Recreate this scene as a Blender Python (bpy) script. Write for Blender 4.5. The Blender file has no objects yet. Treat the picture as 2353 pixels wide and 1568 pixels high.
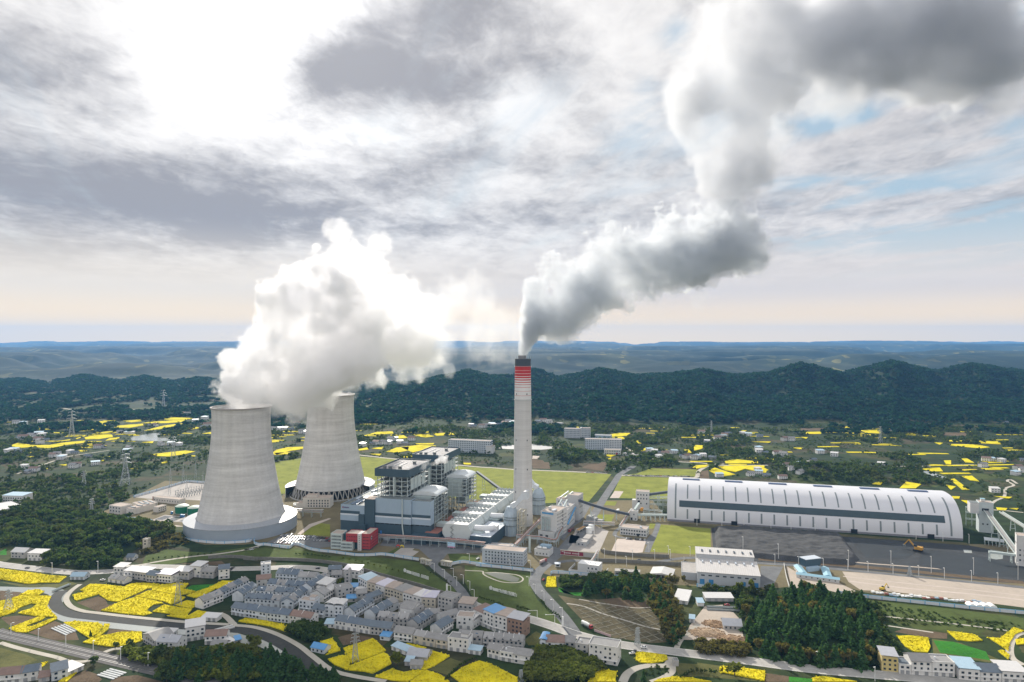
import bpy, math, random
import numpy as np
from mathutils import Vector, Matrix
random.seed(7); RNG = np.random.default_rng(11)
SC = bpy.context.scene; COL = SC.collection
rad = math.radians
# ------------------------------------------------------------------ camera, sun, sky, exposure
CAMH = 226.0; FOC = 1569.0; CX = 1176.5; CY = 784.0     # survey frame 2353 x 1568, focal length in its pixels
cam = bpy.data.cameras.new('camera'); cam.sensor_width = 36; cam.lens = 36*FOC/2353.0
cam.clip_start = 1; cam.clip_end = 200000
camo = bpy.data.objects.new('camera', cam); COL.objects.link(camo)
camo.location = (0, 0, CAMH); camo.rotation_euler = (rad(90), 0, 0); SC.camera = camo
SUN_AZ, SUN_EL = rad(-16), rad(27)
SD = Vector((math.sin(SUN_AZ)*math.cos(SUN_EL), math.cos(SUN_AZ)*math.cos(SUN_EL), math.sin(SUN_EL)))
sl = bpy.data.lights.new('sun', 'SUN'); sl.energy = 5.0; sl.angle = rad(0.6); sl.color = (1, .93, .82)
so = bpy.data.objects.new('sun', sl); COL.objects.link(so)
so.rotation_euler = SD.to_track_quat('Z', 'Y').to_euler(); so.location = (0, 0, 900)
SC.view_settings.view_transform = 'Standard'; SC.view_settings.look = 'None'
SC.view_settings.exposure = 0.32; SC.view_settings.gamma = 1
SC.cycles.max_bounces = 32; SC.cycles.volume_bounces = 28; SC.cycles.diffuse_bounces = 3
SC.cycles.glossy_bounces = 2; SC.cycles.transparent_max_bounces = 12
SC.cycles.use_denoising = True; SC.cycles.volume_step_rate = 2.0; SC.cycles.volume_max_steps = 256
SC.cycles.sample_clamp_indirect = 8

class N:
    """a shader socket with arithmetic"""
    def __init__(s, t, k): s.t = t; s.k = k
    def _m(s, op, *o):
        n = s.t.nodes.new('ShaderNodeMath'); n.operation = op
        for i, v in enumerate((s,)+o):
            if isinstance(v, N): s.t.links.new(v.k, n.inputs[i])
            else: n.inputs[i].default_value = v
        return N(s.t, n.outputs[0])
    def __add__(s, o): return s._m('ADD', o)
    def __sub__(s, o): return s._m('SUBTRACT', o)
    def __mul__(s, o): return s._m('MULTIPLY', o)
    def __truediv__(s, o): return s._m('DIVIDE', o)
    def __rsub__(s, o): return (s*-1.0)+o
    __radd__ = __add__; __rmul__ = __mul__
    def max(s, o): return s._m('MAXIMUM', o)
    def min(s, o): return s._m('MINIMUM', o)
    def pow(s, o): return s._m('POWER', o)
    def gt(s, o): return s._m('GREATER_THAN', o)
    def frac(s): return s._m('FRACT')
    def f(s, op, *o): return s._m(op, *o)
    def ss(s, a, b, c=0.0, d=1.0):
        n = s.t.nodes.new('ShaderNodeMapRange'); n.interpolation_type = 'SMOOTHSTEP'
        s.t.links.new(s.k, n.inputs[0])
        for i, v in zip((1, 2, 3, 4), (a, b, c, d)): n.inputs[i].default_value = v
        return N(s.t, n.outputs[0])
def vec(t, x, y, z):
    n = t.nodes.new('ShaderNodeCombineXYZ')
    for i, v in enumerate((x, y, z)):
        if isinstance(v, N): t.links.new(v.k, n.inputs[i])
        else: n.inputs[i].default_value = v
    return N(t, n.outputs[0])
def sep(v):
    n = v.t.nodes.new('ShaderNodeSeparateXYZ'); v.t.links.new(v.k, n.inputs[0])
    return [N(v.t, o) for o in n.outputs]
def noise(v, scale, detail=4, rough=.55, dist=0.0, color=False):
    n = v.t.nodes.new('ShaderNodeTexNoise'); v.t.links.new(v.k, n.inputs['Vector'])
    n.inputs['Scale'].default_value = scale; n.inputs['Detail'].default_value = detail
    n.inputs['Roughness'].default_value = rough; n.inputs['Distortion'].default_value = dist
    return N(v.t, n.outputs['Color' if color else 'Fac'])
def voro(v, scale, feature='F1', out='Color'):
    n = v.t.nodes.new('ShaderNodeTexVoronoi'); n.feature = feature; v.t.links.new(v.k, n.inputs['Vector'])
    n.inputs['Scale'].default_value = scale
    return N(v.t, n.outputs[out])
def mix(f, a, b, mode='MIX'):
    t = f.t if isinstance(f, N) else (a.t if isinstance(a, N) else b.t)
    n = t.nodes.new('ShaderNodeMix'); n.data_type = 'RGBA'; n.blend_type = mode
    for s, v in ((n.inputs[0], f), (n.inputs[6], a), (n.inputs[7], b)):
        if isinstance(v, N): t.links.new(v.k, s)
        elif isinstance(v, (int, float)): s.default_value = v
        else: s.default_value = (*v, 1) if len(v) == 3 else v
    return N(t, n.outputs[2])
def grey(t, v): return vec(t, v, v, v)

def make_world():
    w = bpy.data.worlds.new('World'); SC.world = w; w.use_nodes = True; t = w.node_tree; t.nodes.clear()
    w.cycles.sampling_method = 'MANUAL'; w.cycles.sample_map_resolution = 512
    out = t.nodes.new('ShaderNodeOutputWorld'); bg = t.nodes.new('ShaderNodeBackground')
    t.links.new(bg.outputs[0], out.inputs[0])
    sky = t.nodes.new('ShaderNodeTexSky'); sky.sky_type = 'NISHITA'; sky.sun_disc = False
    sky.sun_elevation = SUN_EL; sky.sun_rotation = SUN_AZ; sky.air_density = 1.2; sky.dust_density = .8
    tc = t.nodes.new('ShaderNodeTexCoord'); d = N(t, tc.outputs['Generated']); x, y, z = sep(d)
    front = y.gt(.05); ys = y.max(.05)
    u = (x/ys)*front + (1-front)*50.0; w_ = (z/ys)*front
    def spots(lst):
        s = None
        for px, py, sx, sy, a in lst:
            du = (u-(px-CX)/FOC)*(FOC/sx); dw = (w_-(CY-py)/FOC)*(FOC/sy)
            g = (((du*du)+(dw*dw))*-1.0).f('EXPONENT')*a
            s = g if s is None else s+g
        return s
    den = z.max(0.0)+.10
    P = vec(t, x/den, y/den, 0.3)
    # streaks that run toward the sun's azimuth
    ca, sa = math.cos(rad(-22)), math.sin(rad(-22))
    px_, py_ = x/den, y/den
    a1 = px_*ca - py_*sa; b1 = px_*sa + py_*ca
    Q = vec(t, a1*2.6, b1*.55, .7)
    n1 = noise(P, .95, 9, .58, .35); n2 = noise(vec(t, px_*2.3, py_*1.5, 5.0), 1.3, 8, .6, .2)
    n3 = noise(Q, 1.15, 8, .58, .5); n4 = noise(vec(t, px_, py_*.8, 9.0), 3.4, 8, .6, .5); n6 = noise(vec(t, px_, py_*.62, 3.0), 10.5, 7, .62, .6); n5 = noise(vec(t, a1*9.0, b1*3.0, 4.0), 1.0, 6, .65, .4)
    gap = ((n4-.28)*2.6).max(.1).min(1.25)*spots([(1565, 95, 60, 55, .6), (1500, 200, 50, 40, .3), (1830, 285, 90, 32, .6), (1470, 265, 45, 60, .35), (1990, 425, 230, 22, .55), (2330, 300, 60, 40, .3),
                 (2150, 545, 420, 36, .62), (2340, 500, 160, 40, .5), (2330, 40, 45, 90, .5), (1900, 470, 140, 18, .4), (1960, 260, 60, 30, .6), (1420, 330, 60, 40, .25)])
    dark = spots([(60, 400, 420, 75, .75), (330, 470, 330, 80, .72), (620, 520, 190, 65, .60), (60, 570, 260, 40, .5), (90, 180, 240, 100, .66), (20, 60, 160, 60, .3), (860, 120, 200, 90, .75), (1010, 210, 220, 75, .6),
                  (760, 170, 110, 60, .45), (1120, 40, 220, 70, .45), (1290, 170, 110, 100, .45), (960, 415, 110, 70, .5), (900, 330, 200, 50, .35), (1290, 380, 200, 36, .35),
                  (1120, 520, 300, 40, .28), (330, 625, 160, 10, .35), (1250, 470, 220, 40, .25), (2050, 470, 200, 30, .12), (1880, 90, 150, 110, .3), (2100, 90, 200, 120, .75), (2250, 150, 120, 120, .5)])
    lite = spots([(490, 210, 150, 115, .85), (480, 40, 200, 110, .8), (1210, 240, 85, 55, .6), (720, 330, 120, 40, .35), (340, 320, 110, 50, .4), (1400, 60, 120, 90, .3), (700, 450, 160, 18, .2)])
    rightside = u.ss(.22, .60)
    cover = ((n1-.5)*.9 + (n3-.5)*1.3 + .98) - gap*1.5 - rightside*(1-n3*1.35)*.55
    cov = cover.ss(.25, .95)
    shade = ((n1-.5)*1.5 + (n2-.5)*1.3 + (n4-.5)*1.2 + (n5-.5)*.30 + (n6-.5)*.85 + dark*.95 - lite*.80 + .29).ss(-.15, 1.20)
    cl = mix(shade, (.90, .87, .845), (.375, .368, .392))
    cl = mix(rightside*.6, cl, mix(shade, (.86, .81, .80), (.34, .37, .42)))
    sunv = t.nodes.new('ShaderNodeVectorMath'); sunv.operation = 'DOT_PRODUCT'
    t.links.new(d.k, sunv.inputs[0]); sunv.inputs[1].default_value = SD
    sdot = N(t, sunv.outputs['Value']).max(0.0)
    glow = sdot.pow(14)*.34*(1-shade*.92) + sdot.pow(60)*.30*(1-shade*.7)
    # unseen clouds behind the viewer, brightened to fill the backlit tower fronts
    back = y.ss(.1, -.7)*.45
    cl = mix(1.0, cl, grey(t, glow+back), 'ADD')
    skyc = mix(1.0, N(t, sky.outputs[0]), grey(t, N(t, t.nodes.new('ShaderNodeValue').outputs[0])*0+.11), 'MULTIPLY')
    skyc = mix(.75, skyc, (.44, .58, .69))
    c = mix(cov, skyc, cl)
    el = z
    warm = mix(u.ss(-.5, .35), (1.0, .86, .68), (.84, .74, .66))
    warm = mix((noise(vec(t, u*1.2, w_*30.0, 2.0), 1.5, 4)-.3)*.35, warm, (1.08, .98, .84))
    c = mix(el.ss(.17, .055), c, warm)
    c = mix(el.ss(.075, .0)*.85, c, (1.80, 1.13, .28))
    c = mix(el.ss(-.01, -.05), c, (.12, .14, .13))
    t.links.new(c.k, bg.inputs[0]); bg.inputs[1].default_value = .80
make_world()
# ------------------------------------------------------------------ names, labels, objects
def tag(o, label=None, cat=None, group=None, kind=None):
    if label: o['label'] = label
    if cat: o['category'] = cat
    if group: o['group'] = group
    if kind: o['kind'] = kind
    return o
def empty(name, loc, rz=0.0, label=None, cat=None, group=None):
    o = bpy.data.objects.new(name, None); COL.objects.link(o); o.location = loc; o.rotation_euler = (0, 0, rz)
    o.empty_display_size = .5
    return tag(o, label, cat, group)
def link(name, me, parent=None, loc=None, rz=None):
    o = bpy.data.objects.new(name, me); COL.objects.link(o)
    if parent is not None: o.parent = parent
    if loc is not None: o.location = loc
    if rz is not None: o.rotation_euler = (0, 0, rz)
    return o
class MB:
    """collects shapes for ONE mesh"""
    def __init__(s): s.v = []; s.f = []; s.m = []
    def add(s, vs, fs, m=0):
        b = len(s.v); s.v += [tuple(p) for p in vs]
        s.f += [tuple(b+i for i in f) for f in fs]; s.m += [m]*len(fs); return s
    def box(s, x0, x1, y0, y1, z0, z1, m=0):
        return s.add([(x0,y0,z0),(x1,y0,z0),(x1,y1,z0),(x0,y1,z0),(x0,y0,z1),(x1,y0,z1),(x1,y1,z1),(x0,y1,z1)],
                     [(0,3,2,1),(4,5,6,7),(0,1,5,4),(1,2,6,5),(2,3,7,6),(3,0,4,7)], m)
    def prism(s, poly, z0, z1, m=0, mtop=None):
        n = len(poly); a = sum(poly[i][0]*poly[(i+1)%n][1]-poly[(i+1)%n][0]*poly[i][1] for i in range(n))
        if a < 0: poly = poly[::-1]
        b = len(s.v); s.v += [(p[0],p[1],z0) for p in poly]+[(p[0],p[1],z1) for p in poly]
        for i in range(n): s.f.append((b+i, b+(i+1)%n, b+n+(i+1)%n, b+n+i)); s.m.append(m)
        s.f.append(tuple(b+n+i for i in range(n))); s.m.append(m if mtop is None else mtop); return s
    def lathe(s, prof, seg=48, m=0, x=0, y=0, a0=0., a1=2*math.pi, cap=False):
        full = abs(a1-a0-2*math.pi) < 1e-6; k = seg if full else seg+1; b = len(s.v)
        for r, z in prof:
            for i in range(k):
                a = a0+(a1-a0)*i/seg; s.v.append((x+r*math.cos(a), y+r*math.sin(a), z))
        for j in range(len(prof)-1):
            mm = m[j] if isinstance(m, (list, tuple)) else m
            for i in range(seg):
                i2 = (i+1) % k; s.f.append((b+j*k+i, b+j*k+i2, b+(j+1)*k+i2, b+(j+1)*k+i)); s.m.append(mm)
        if cap:
            s.f.append(tuple(b+(len(prof)-1)*k+i for i in range(k))); s.m.append(m if not isinstance(m, (list, tuple)) else m[-1])
        return s
    def beam(s, p, q, w, h=None, m=0):
        p = Vector(p); q = Vector(q); d = (q-p).normalized(); h = h or w
        up = Vector((0,0,1)) if abs(d.z) < .95 else Vector((1,0,0))
        a = d.cross(up).normalized()*w/2; c = a.cross(d).normalized()*h/2
        return s.add([p-a-c, p+a-c, p+a+c, p-a+c, q-a-c, q+a-c, q+a+c, q-a+c], [(0,3,2,1),(4,5,6,7),(0,1,5,4),(1,2,6,5),(2,3,7,6),(3,0,4,7)], m)
    def tube(s, pts, r, seg=8, m=0):
        b = len(s.v); pts = [Vector(p) for p in pts]
        for i, p in enumerate(pts):
            d = (pts[min(i+1, len(pts)-1)]-pts[max(i-1, 0)]).normalized()
            up = Vector((0,0,1)) if abs(d.z) < .95 else Vector((1,0,0))
            a = d.cross(up).normalized(); c = a.cross(d)
            rr = r[i] if isinstance(r, (list, tuple)) else r
            for k in range(seg):
                t = 2*math.pi*k/seg; s.v.append(tuple(p+a*rr*math.cos(t)+c*rr*math.sin(t)))
        for i in range(len(pts)-1):
            for k in range(seg):
                s.f.append((b+i*seg+k, b+i*seg+(k+1)%seg, b+(i+1)*seg+(k+1)%seg, b+(i+1)*seg+k)); s.m.append(m)
        s.f.append(tuple(b+k for k in range(seg))[::-1]); s.m.append(m)
        s.f.append(tuple(b+(len(pts)-1)*seg+k for k in range(seg))); s.m.append(m); return s
    def mesh(s, name, mats, smooth=False):
        me = bpy.data.meshes.new(name); me.from_pydata(s.v, [], s.f)
        for mm in (mats if isinstance(mats, (list, tuple)) else [mats]): me.materials.append(mm)
        me.polygons.foreach_set('material_index', np.array(s.m, dtype=np.int32))
        if smooth:
            me.polygons.foreach_set('use_smooth', np.ones(len(s.f), dtype=bool))
            if smooth is not True: me.set_sharp_from_angle(angle=rad(smooth))
        me.update(); return me
    def build(s, name, mats, parent=None, loc=None, rz=None, smooth=False):
        return link(name, s.mesh(name, mats, smooth), parent, loc, rz)
# ------------------------------------------------------------------ materials
MATS = {}
def newmat(name):
    m = bpy.data.materials.new(name); m.use_nodes = True; t = m.node_tree
    return m, t, t.nodes['Principled BSDF']
def pos(t):
    return N(t, t.nodes.new('ShaderNodeNewGeometry').outputs['Position'])
def opos(t):
    return N(t, t.nodes.new('ShaderNodeTexCoord').outputs['Object'])
def M(name, col, rough=.7, amt=.25, scale=.25, metal=0.0, streak=0.0, spec=.3, fine=0.0):
    """plain surface with mottling, optional rain streaks"""
    if name in MATS: return MATS[name]
    m, t, b = newmat(name); p = pos(t)
    f = (noise(p, scale, 5, .6)-.5)*(2*amt)
    if fine: f = f+(noise(p, scale*9, 3, .6)-.5)*(2*fine)
    if streak:
        x, y, z = sep(p); f = f+(noise(vec(t, x*.9, y*.9, z*.05), 1.3, 4, .65)-.5)*(2*streak)
    c = mix(1.0, col, grey(t, f+1.0), 'MULTIPLY')
    t.links.new(c.k, b.inputs['Base Color']); b.inputs['Roughness'].default_value = rough
    b.inputs['Metallic'].default_value = metal; b.inputs['Specular IOR Level'].default_value = spec
    MATS[name] = m; return m
# ------------------------------------------------------------------ terrain and survey helpers
def vnoise2(x, y, seed=0):
    r = np.random.default_rng(seed).random(65536)
    xi = np.floor(x).astype(np.int64); yi = np.floor(y).astype(np.int64); fx = x-xi; fy = y-yi
    fx = fx*fx*(3-2*fx); fy = fy*fy*(3-2*fy)
    h = lambda a, b: r[((a*73856093) ^ (b*19349663)) & 65535]
    return (h(xi,yi)*(1-fx)+h(xi+1,yi)*fx)*(1-fy)+(h(xi,yi+1)*(1-fx)+h(xi+1,yi+1)*fx)*fy
def fbm2(x, y, oct=4, seed=0):
    s = 0; a = .5; tot = 0
    for i in range(oct):
        s = s+a*vnoise2(x*2**i+17.3*i, y*2**i-9.1*i, seed+i); tot += a; a *= .5
    return s/tot
def S01(t): t = np.clip(t, 0, 1); return t*t*(3-2*t)
CREST_R = [(700,925),(760,915),(812,908),(857,888),(933,873),(1008,860),(1079,849),(1125,858),(1180,858),(1231,847),(1283,861),(1382,846),(1460,858),(1533,855),(1617,848),(1690,858),(1768,853),(1841,837),(1935,854),(2007,842),(2054,834),(2143,851),(2237,838),(2353,851),(2600,845),(3000,860)]
CREST_L = [(-600,880),(0,874),(50,870),(111,878),(191,864),(277,876),(333,866),(398,880),(449,870),(509,874),(580,900),(640,912),(700,930),(800,945)]
def zc(py, Y): return CAMH-(py-CY)/FOC*Y
KNOLLS = []
def height(x, y):
    x = np.asarray(x, float); y = np.asarray(y, float); ym = np.maximum(y, 50.)
    t = x/ym*FOC+CX
    h = np.zeros_like(x)
    rug = fbm2(x/260., y/260., 4, 3); rug2 = fbm2(x/90., y/90., 3, 21)
    # long wooded ridge on the right
    cyR = np.interp(t, [c[0] for c in CREST_R], [c[1] for c in CREST_R])
    dR = 2750+np.sin(t/170.)*90
    zR = zc(850+(cyR-850)*1.45+7, dR); s = S01((y-1830-140*(rug-.5)*4)/(dR-1830))
    up = zR*(.10*S01((y-1780)/200.)+.90*s**1.15)*(1+.55*(rug2-.5)*(1-s))*(1+1.5*(np.abs(2*vnoise2(t/46.+y/900., y/1400., 77)-1)-.45)*(1-s)*s*1.6)
    dn = zR*np.exp(-((y-dR)/520.)**2)
    hr = np.where(y < dR, np.minimum(up, zR*1.0), dn)*S01((t-690)/130.)
    hr = np.where(y < 1750, 0, np.maximum(hr, 0))
    # lower hills on the left
    cyL = np.interp(t, [c[0] for c in CREST_L], [c[1] for c in CREST_L]); dL = 3350+np.sin(t/90.)*130
    zL = np.maximum(zc(870+(cyL-870)*1.3+5, dL), 0); sL = S01((y-2480)/(dL-2480))
    hl = np.where(y < dL, zL*np.clip(sL**1.1*(1+.5*(rug-.5)*(1-sL)*2), 0, 1), zL*np.exp(-((y-dL)/600.)**2))*S01((820-t)/150.)
    hl = np.where(y < 2480, 0, hl)
    h = np.maximum(hr, hl)
    # rolling country to the horizon
    far = S01((y-3600)/1800.)
    roll = fbm2(x/1500., y/900., 5, 8); big = fbm2(x/5200.+3, y/2600., 4, 5)
    h = h + far*(np.clip((roll-.40)*520, -20, 95+np.clip((y-6000)*.006, 0, 60)) + (big-.5)*150*S01((y-6000)/9000.) + 26 + np.clip(y-9000, 0, 30000)*.0022)
    for kx, ky, sx, sy, kh in KNOLLS:
        h = h+kh*np.maximum(np.exp(-((x-kx)/sx)**2-((y-ky)/sy)**2)-.28, 0)/.72
    return h
def PZ(px, py, z=0.0):
    Y = (CAMH-z)*FOC/(py-CY); return Vector(((px-CX)/FOC*Y, Y, z))
KNOLLS += [(*PZ(1868,1462)[:2], 46, 36, 11), (*PZ(1900,1092)[:2], 95, 70, 16), (*PZ(1320,1052)[:2], 60, 60, 10), (*PZ(255,1240)[:2], 90, 50, 12)]
def G(p):
    """where the line of sight through a survey point meets the ground"""
    px, py = p; z = 0.0
    for _ in range(12):
        q = PZ(px, py, z); z2 = float(height(np.array([q.x]), np.array([q.y]))[0])
        if abs(z2-z) < .02: break
        z = z*.5+z2*.5
    return PZ(px, py, z)
def F0(p): return PZ(p[0], p[1], 0.0)
def cropf(x0, y0, k): return lambda x, y: (x0+x*k, y0+y*k)
A = cropf(0, 890, .2521); B = cropf(534, 890, .2521); C = cropf(1068, 890, .2521); D = cropf(1483.2, 890, .3696)
E = cropf(0, 1216.3, .2521); F = cropf(534, 1216.3, .2521); Gc = cropf(1068, 1216.3, .2521); H = cropf(1601.9, 1216.3, .3192)
R = cropf(2076.5, 1115.4, .1211); S = cropf(1305.3, 1127.3, .12607); T = cropf(237.3, 1097.6, .12607); K = cropf(759.4, 1008.6, .1703); Q = cropf(996.7, 1097.6, .15129)
U = lambda x, y: (x, y)
def ipoly(px, py, poly):
    n = len(poly); ins = np.zeros(px.shape, bool); j = n-1
    for i in range(n):
        xi, yi = poly[i]; xj, yj = poly[j]
        c = ((yi > py) != (yj > py)) & (px < (xj-xi)*(py-yi)/((yj-yi) or 1e-9)+xi); ins ^= c; j = i
    return ins
# ------------------------------------------------------------------ ground sheet
def ground_mat():
    m, t, b = newmat('countryside'); p = pos(t); x, y, z = sep(p)
    wob = noise(p, .012, 4, .6, 0, True); wx, wy, wz = sep(wob)
    q = vec(t, x*.010+wx*.55, y*.0125+wy*.55, 0.0)
    cell = sep(voro(q, 1.6))[0]; cell2 = sep(voro(vec(t, x*.004+wx*.3, y*.006+wy*.3, 3.0), 1.3))[1]
    fld = mix(cell.ss(.35, .75), (.030, .050, .017), (.070, .060, .034))
    fld = mix(cell.ss(.72, .95), fld, (.060, .078, .022))
    wood = noise(p, .006, 6, .62).ss(.47, .55)
    c = mix(wood*.85, fld, (.022, .040, .016))
    ter = noise(vec(t, x*.012, y*.075, 1.0), 1.0, 5, .65)
    c = mix(1.0, c, grey(t, (noise(p, .09, 5, .7)-.5)*1.3+(ter-.5)*1.5+1.0), 'MULTIPLY')
    # far country: woods and small bright fields
    farp = vec(t, x*.0021+wx*.25, y*.0011+wy*.25, 0.0)
    fw = noise(vec(t, x*.00105, y*.0007, 0.0), 1.0, 7, .66).ss(.36, .52)
    fs = sep(voro(vec(t, x*.022, y*.011, 0.0), 1.0))[2]
    fc = mix(fw, (.040, .052, .026), (.008, .020, .011))
    fc = mix((fs.ss(.88, .94))*(1-fw*.85)*.8, fc, (.20, .18, .05))
    fc = mix(1.0, fc, grey(t, (noise(vec(t, x*.004, y*.002, 0.0), 1.0, 5, .7)-.5)*1.6+1.0), 'MULTIPLY')
    c = mix(y.ss(3300, 3900), c, fc)
    # earth under the ridge's trees
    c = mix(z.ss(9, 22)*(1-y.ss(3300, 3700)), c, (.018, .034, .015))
    t.links.new(c.k, b.inputs['Base Color']); b.inputs['Roughness'].default_value = .95; b.inputs['Specular IOR Level'].default_value = .1
    return m
def ground():
    ys = np.concatenate([[-1100, -400, 0, 120, 220, 300], np.arange(340, 700, 9), np.arange(700, 1500, 22), np.arange(1500, 3900, 26), np.geomspace(3900, 24000, 130)])
    us = np.concatenate([np.linspace(-1.0, -.8, 12)[:-1], np.linspace(-.8, .8, 360), np.linspace(.8, 1.0, 12)[1:]])
    Y, Uu = np.meshgrid(ys, us, indexing='ij'); X = Uu*np.maximum(Y+900*(Y < 900)*(1-np.clip(Y, 0, 900)/900), 300)
    Z = height(X, Y); Z[Y < 100] = 0
    nr, nc = X.shape; v = np.stack([X, Y, Z], -1).reshape(-1, 3)
    i = np.arange(nr*nc).reshape(nr, nc); f = np.stack([i[:-1, :-1], i[:-1, 1:], i[1:, 1:], i[1:, :-1]], -1).reshape(-1, 4)
    o = npmesh('ground', v, f, [ground_mat()], smooth=True)
    return tag(o, 'farmland and wooded hills reaching to the horizon', 'ground', None, 'structure')
def npmesh(name, v, f, mats, mi=None, smooth=False, parent=None):
    me = bpy.data.meshes.new(name); k = f.shape[1]; n = len(f)
    me.vertices.add(len(v)); me.vertices.foreach_set('co', np.asarray(v, np.float32).ravel())
    me.loops.add(n*k); me.loops.foreach_set('vertex_index', np.asarray(f, np.int32).ravel())
    me.polygons.add(n); me.polygons.foreach_set('loop_start', np.arange(0, n*k, k, dtype=np.int32))
    for mm in mats: me.materials.append(mm)
    if mi is not None: me.polygons.foreach_set('material_index', np.asarray(mi, np.int32))
    if smooth: me.polygons.foreach_set('use_smooth', np.ones(n, bool))
    me.update(calc_edges=True); me.validate()
    return link(name, me, parent)
ground()
# ------------------------------------------------------------------ cooling towers and chimney
def shell_mat():
    m, t, b = newmat('shell_concrete'); p = opos(t); x, y, z = sep(p)
    lift = (z*.72).frac(); line = lift.ss(.0, .10)*(1-lift.ss(.88, 1.0))
    row = noise(vec(t, z*.0, z*.0, (z*.72).f('FLOOR')*3.17), 1.7, 2)
    band = noise(vec(t, x*.012, y*.012, z*.16), 1.0, 6, .7)
    st = noise(vec(t, x*.16, y*.16, z*.008), 1.0, 5, .6)
    pan = noise(vec(t, x*.35, y*.35, (z*.72).f('FLOOR')*2.0), 1.0, 2)
    v = (band-.5)*.95+(row-.5)*.20+(st-.5)*.40+(pan-.5)*.22+(line-.85)*.22+1.0
    c = mix(1.0, (.57, .565, .555), grey(t, v), 'MULTIPLY')
    t.links.new(c.k, b.inputs['Base Color']); b.inputs['Roughness'].default_value = .9; b.inputs['Specular IOR Level'].default_value = .15
    return m
SHELL = shell_mat()
WHITE = M('white_metal', (.72, .73, .74), .45, .08, .2, 0, .06)
CLAD = M('pale_cladding', (.52, .57, .63), .5, .10, .15, 0, .08)
DARKC = M('dark_cladding', (.055, .095, .125), .5, .15, .2, 0, .05)
STEEL = M('painted_steel', (.46, .53, .53), .5, .12, .3)
CONC = M('concrete', (.42, .41, .39), .9, .22, .25, 0, .10, .15)
ROOFG = M('grey_roof', (.40, .38, .36), .85, .3, .2, 0, 0, .2, .1)
DARK = M('dark_opening', (.018, .024, .03), .4, .2, .5)
GLASS = M('window_glass', (.03, .045, .06), .15, .3, .5, 0, 0, .5)
def tower_profile():
    pts = [(1210, 100.5), (1180, 94), (1150, 88), (1100, 77.5), (1050, 69.5), (1000, 64.6), (970, 63.2), (950, 63.4), (935, 65)]
    return [(r/FOC*827*1.0, CAMH-(y-CY)/FOC*827) for y, r in pts]
def smooth_profile(p, n=44):
    z = np.array([q[1] for q in p]); r = np.array([q[0] for q in p]); c = np.polyfit(z, r, 5)
    return [(float(np.polyval(c, k)), float(k)) for k in np.linspace(z.min(), z.max(), n)]
def cooling_tower(px, py, Y, label, open_front):
    x = (px-CX)/FOC*Y; root = empty('cooling_tower', (x, Y, 0), 0, label, 'cooling tower', 'cooling towers')
    pr = smooth_profile(tower_profile()); z0 = 13.0
    pr = [(r, z) for r, z in pr if z > z0]; r0 = pr[0][0]+.6; pr = [(r0, z0)]+pr
    inner = [(r-.9, z) for r, z in pr[::-1]]
    MB().lathe(pr+inner, 128).build('shell', SHELL, root, smooth=60)
    rt, zt = pr[-1]
    MB().lathe([(rt-.95, zt-.9), (rt+1.1, zt-.9), (rt+1.1, zt+.5), (rt-.95, zt+.5), (rt-.95, zt-.9)], 128).build('rim', M('rim_concrete', (.36,.34,.33), .9, .2, .3), root, smooth=30)
    # leaning legs under the shell
    n = 44; rb = r0+4.2
    for i in range(n):
        a = 2*math.pi*i/n; s = math.pi/n*.92
        if not open_front or math.sin(a) < .45:
            m = MB()
            for d in (-s, s): m.beam((rb*math.cos(a), rb*math.sin(a), 0), ((r0-.4)*math.cos(a+d), (r0-.4)*math.sin(a+d), z0+.6), 1.0)
            m.build('leg', CONC, root)
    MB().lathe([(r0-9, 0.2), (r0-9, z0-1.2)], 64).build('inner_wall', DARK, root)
    MB().lathe([(rb+3.5, 0), (rb+3.5, 1.6), (rb+2.6, 1.6), (rb+2.6, .4)], 96).build('basin_wall', CONC, root, smooth=30)
    R2 = 64.0
    m1, t, b = newmat('shroud_panel'); p = opos(t); xx, yy, zz = sep(p)
    ang = yy.f('ARCTAN2', xx); fr = (ang*38.0).frac(); seam = fr.ss(0, .05); fr2 = (zz*.42).frac().ss(0, .08)
    c = mix(1.0, (.33, .38, .44), grey(t, (seam*.18+.82)*(fr2*.10+.90)*((noise(p, .08, 4)-.5)*.25+1)), 'MULTIPLY')
    t.links.new(c.k, b.inputs['Base Color']); b.inputs['Roughness'].default_value = .5
    m2, t, b = newmat('shroud_roof_panel'); p = opos(t); xx, yy, zz = sep(p)
    fr = (yy.f('ARCTAN2', xx)*14.0).frac().ss(0, .10)
    c = mix(1.0, (.36, .38, .41), grey(t, (fr*.30+.70)*((noise(p, .08, 4)-.5)*.2+1)), 'MULTIPLY')
    t.links.new(c.k, b.inputs['Base Color']); b.inputs['Roughness'].default_value = .42
    arcs = [(0, 2*math.pi)] if not open_front else [(rad(-17), rad(207))]
    for a0, a1 in arcs:
        MB().lathe([(R2, 0), (R2, 13.8), (R2-.3, 13.8), (R2-.3, 0)], 120, 0, 0, 0, a0, a1).build('wind_wall', m1, root, smooth=30)
        MB().lathe([(R2+.4, 13.75), (R2+.4, 14.2), (r0-.2, 16.2), (r0-.2, 15.7)], 120, 0, 0, 0, a0, a1).build('shroud_roof', m2, root, smooth=30)
    return root
cooling_tower(555, 1213, 827, 'wide grey concrete cooling tower wrapped at its foot by a pale round wind wall', False)
cooling_tower(760, 1133, 1014, 'cooling tower on exposed slanting legs behind the white pump house', True)
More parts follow.
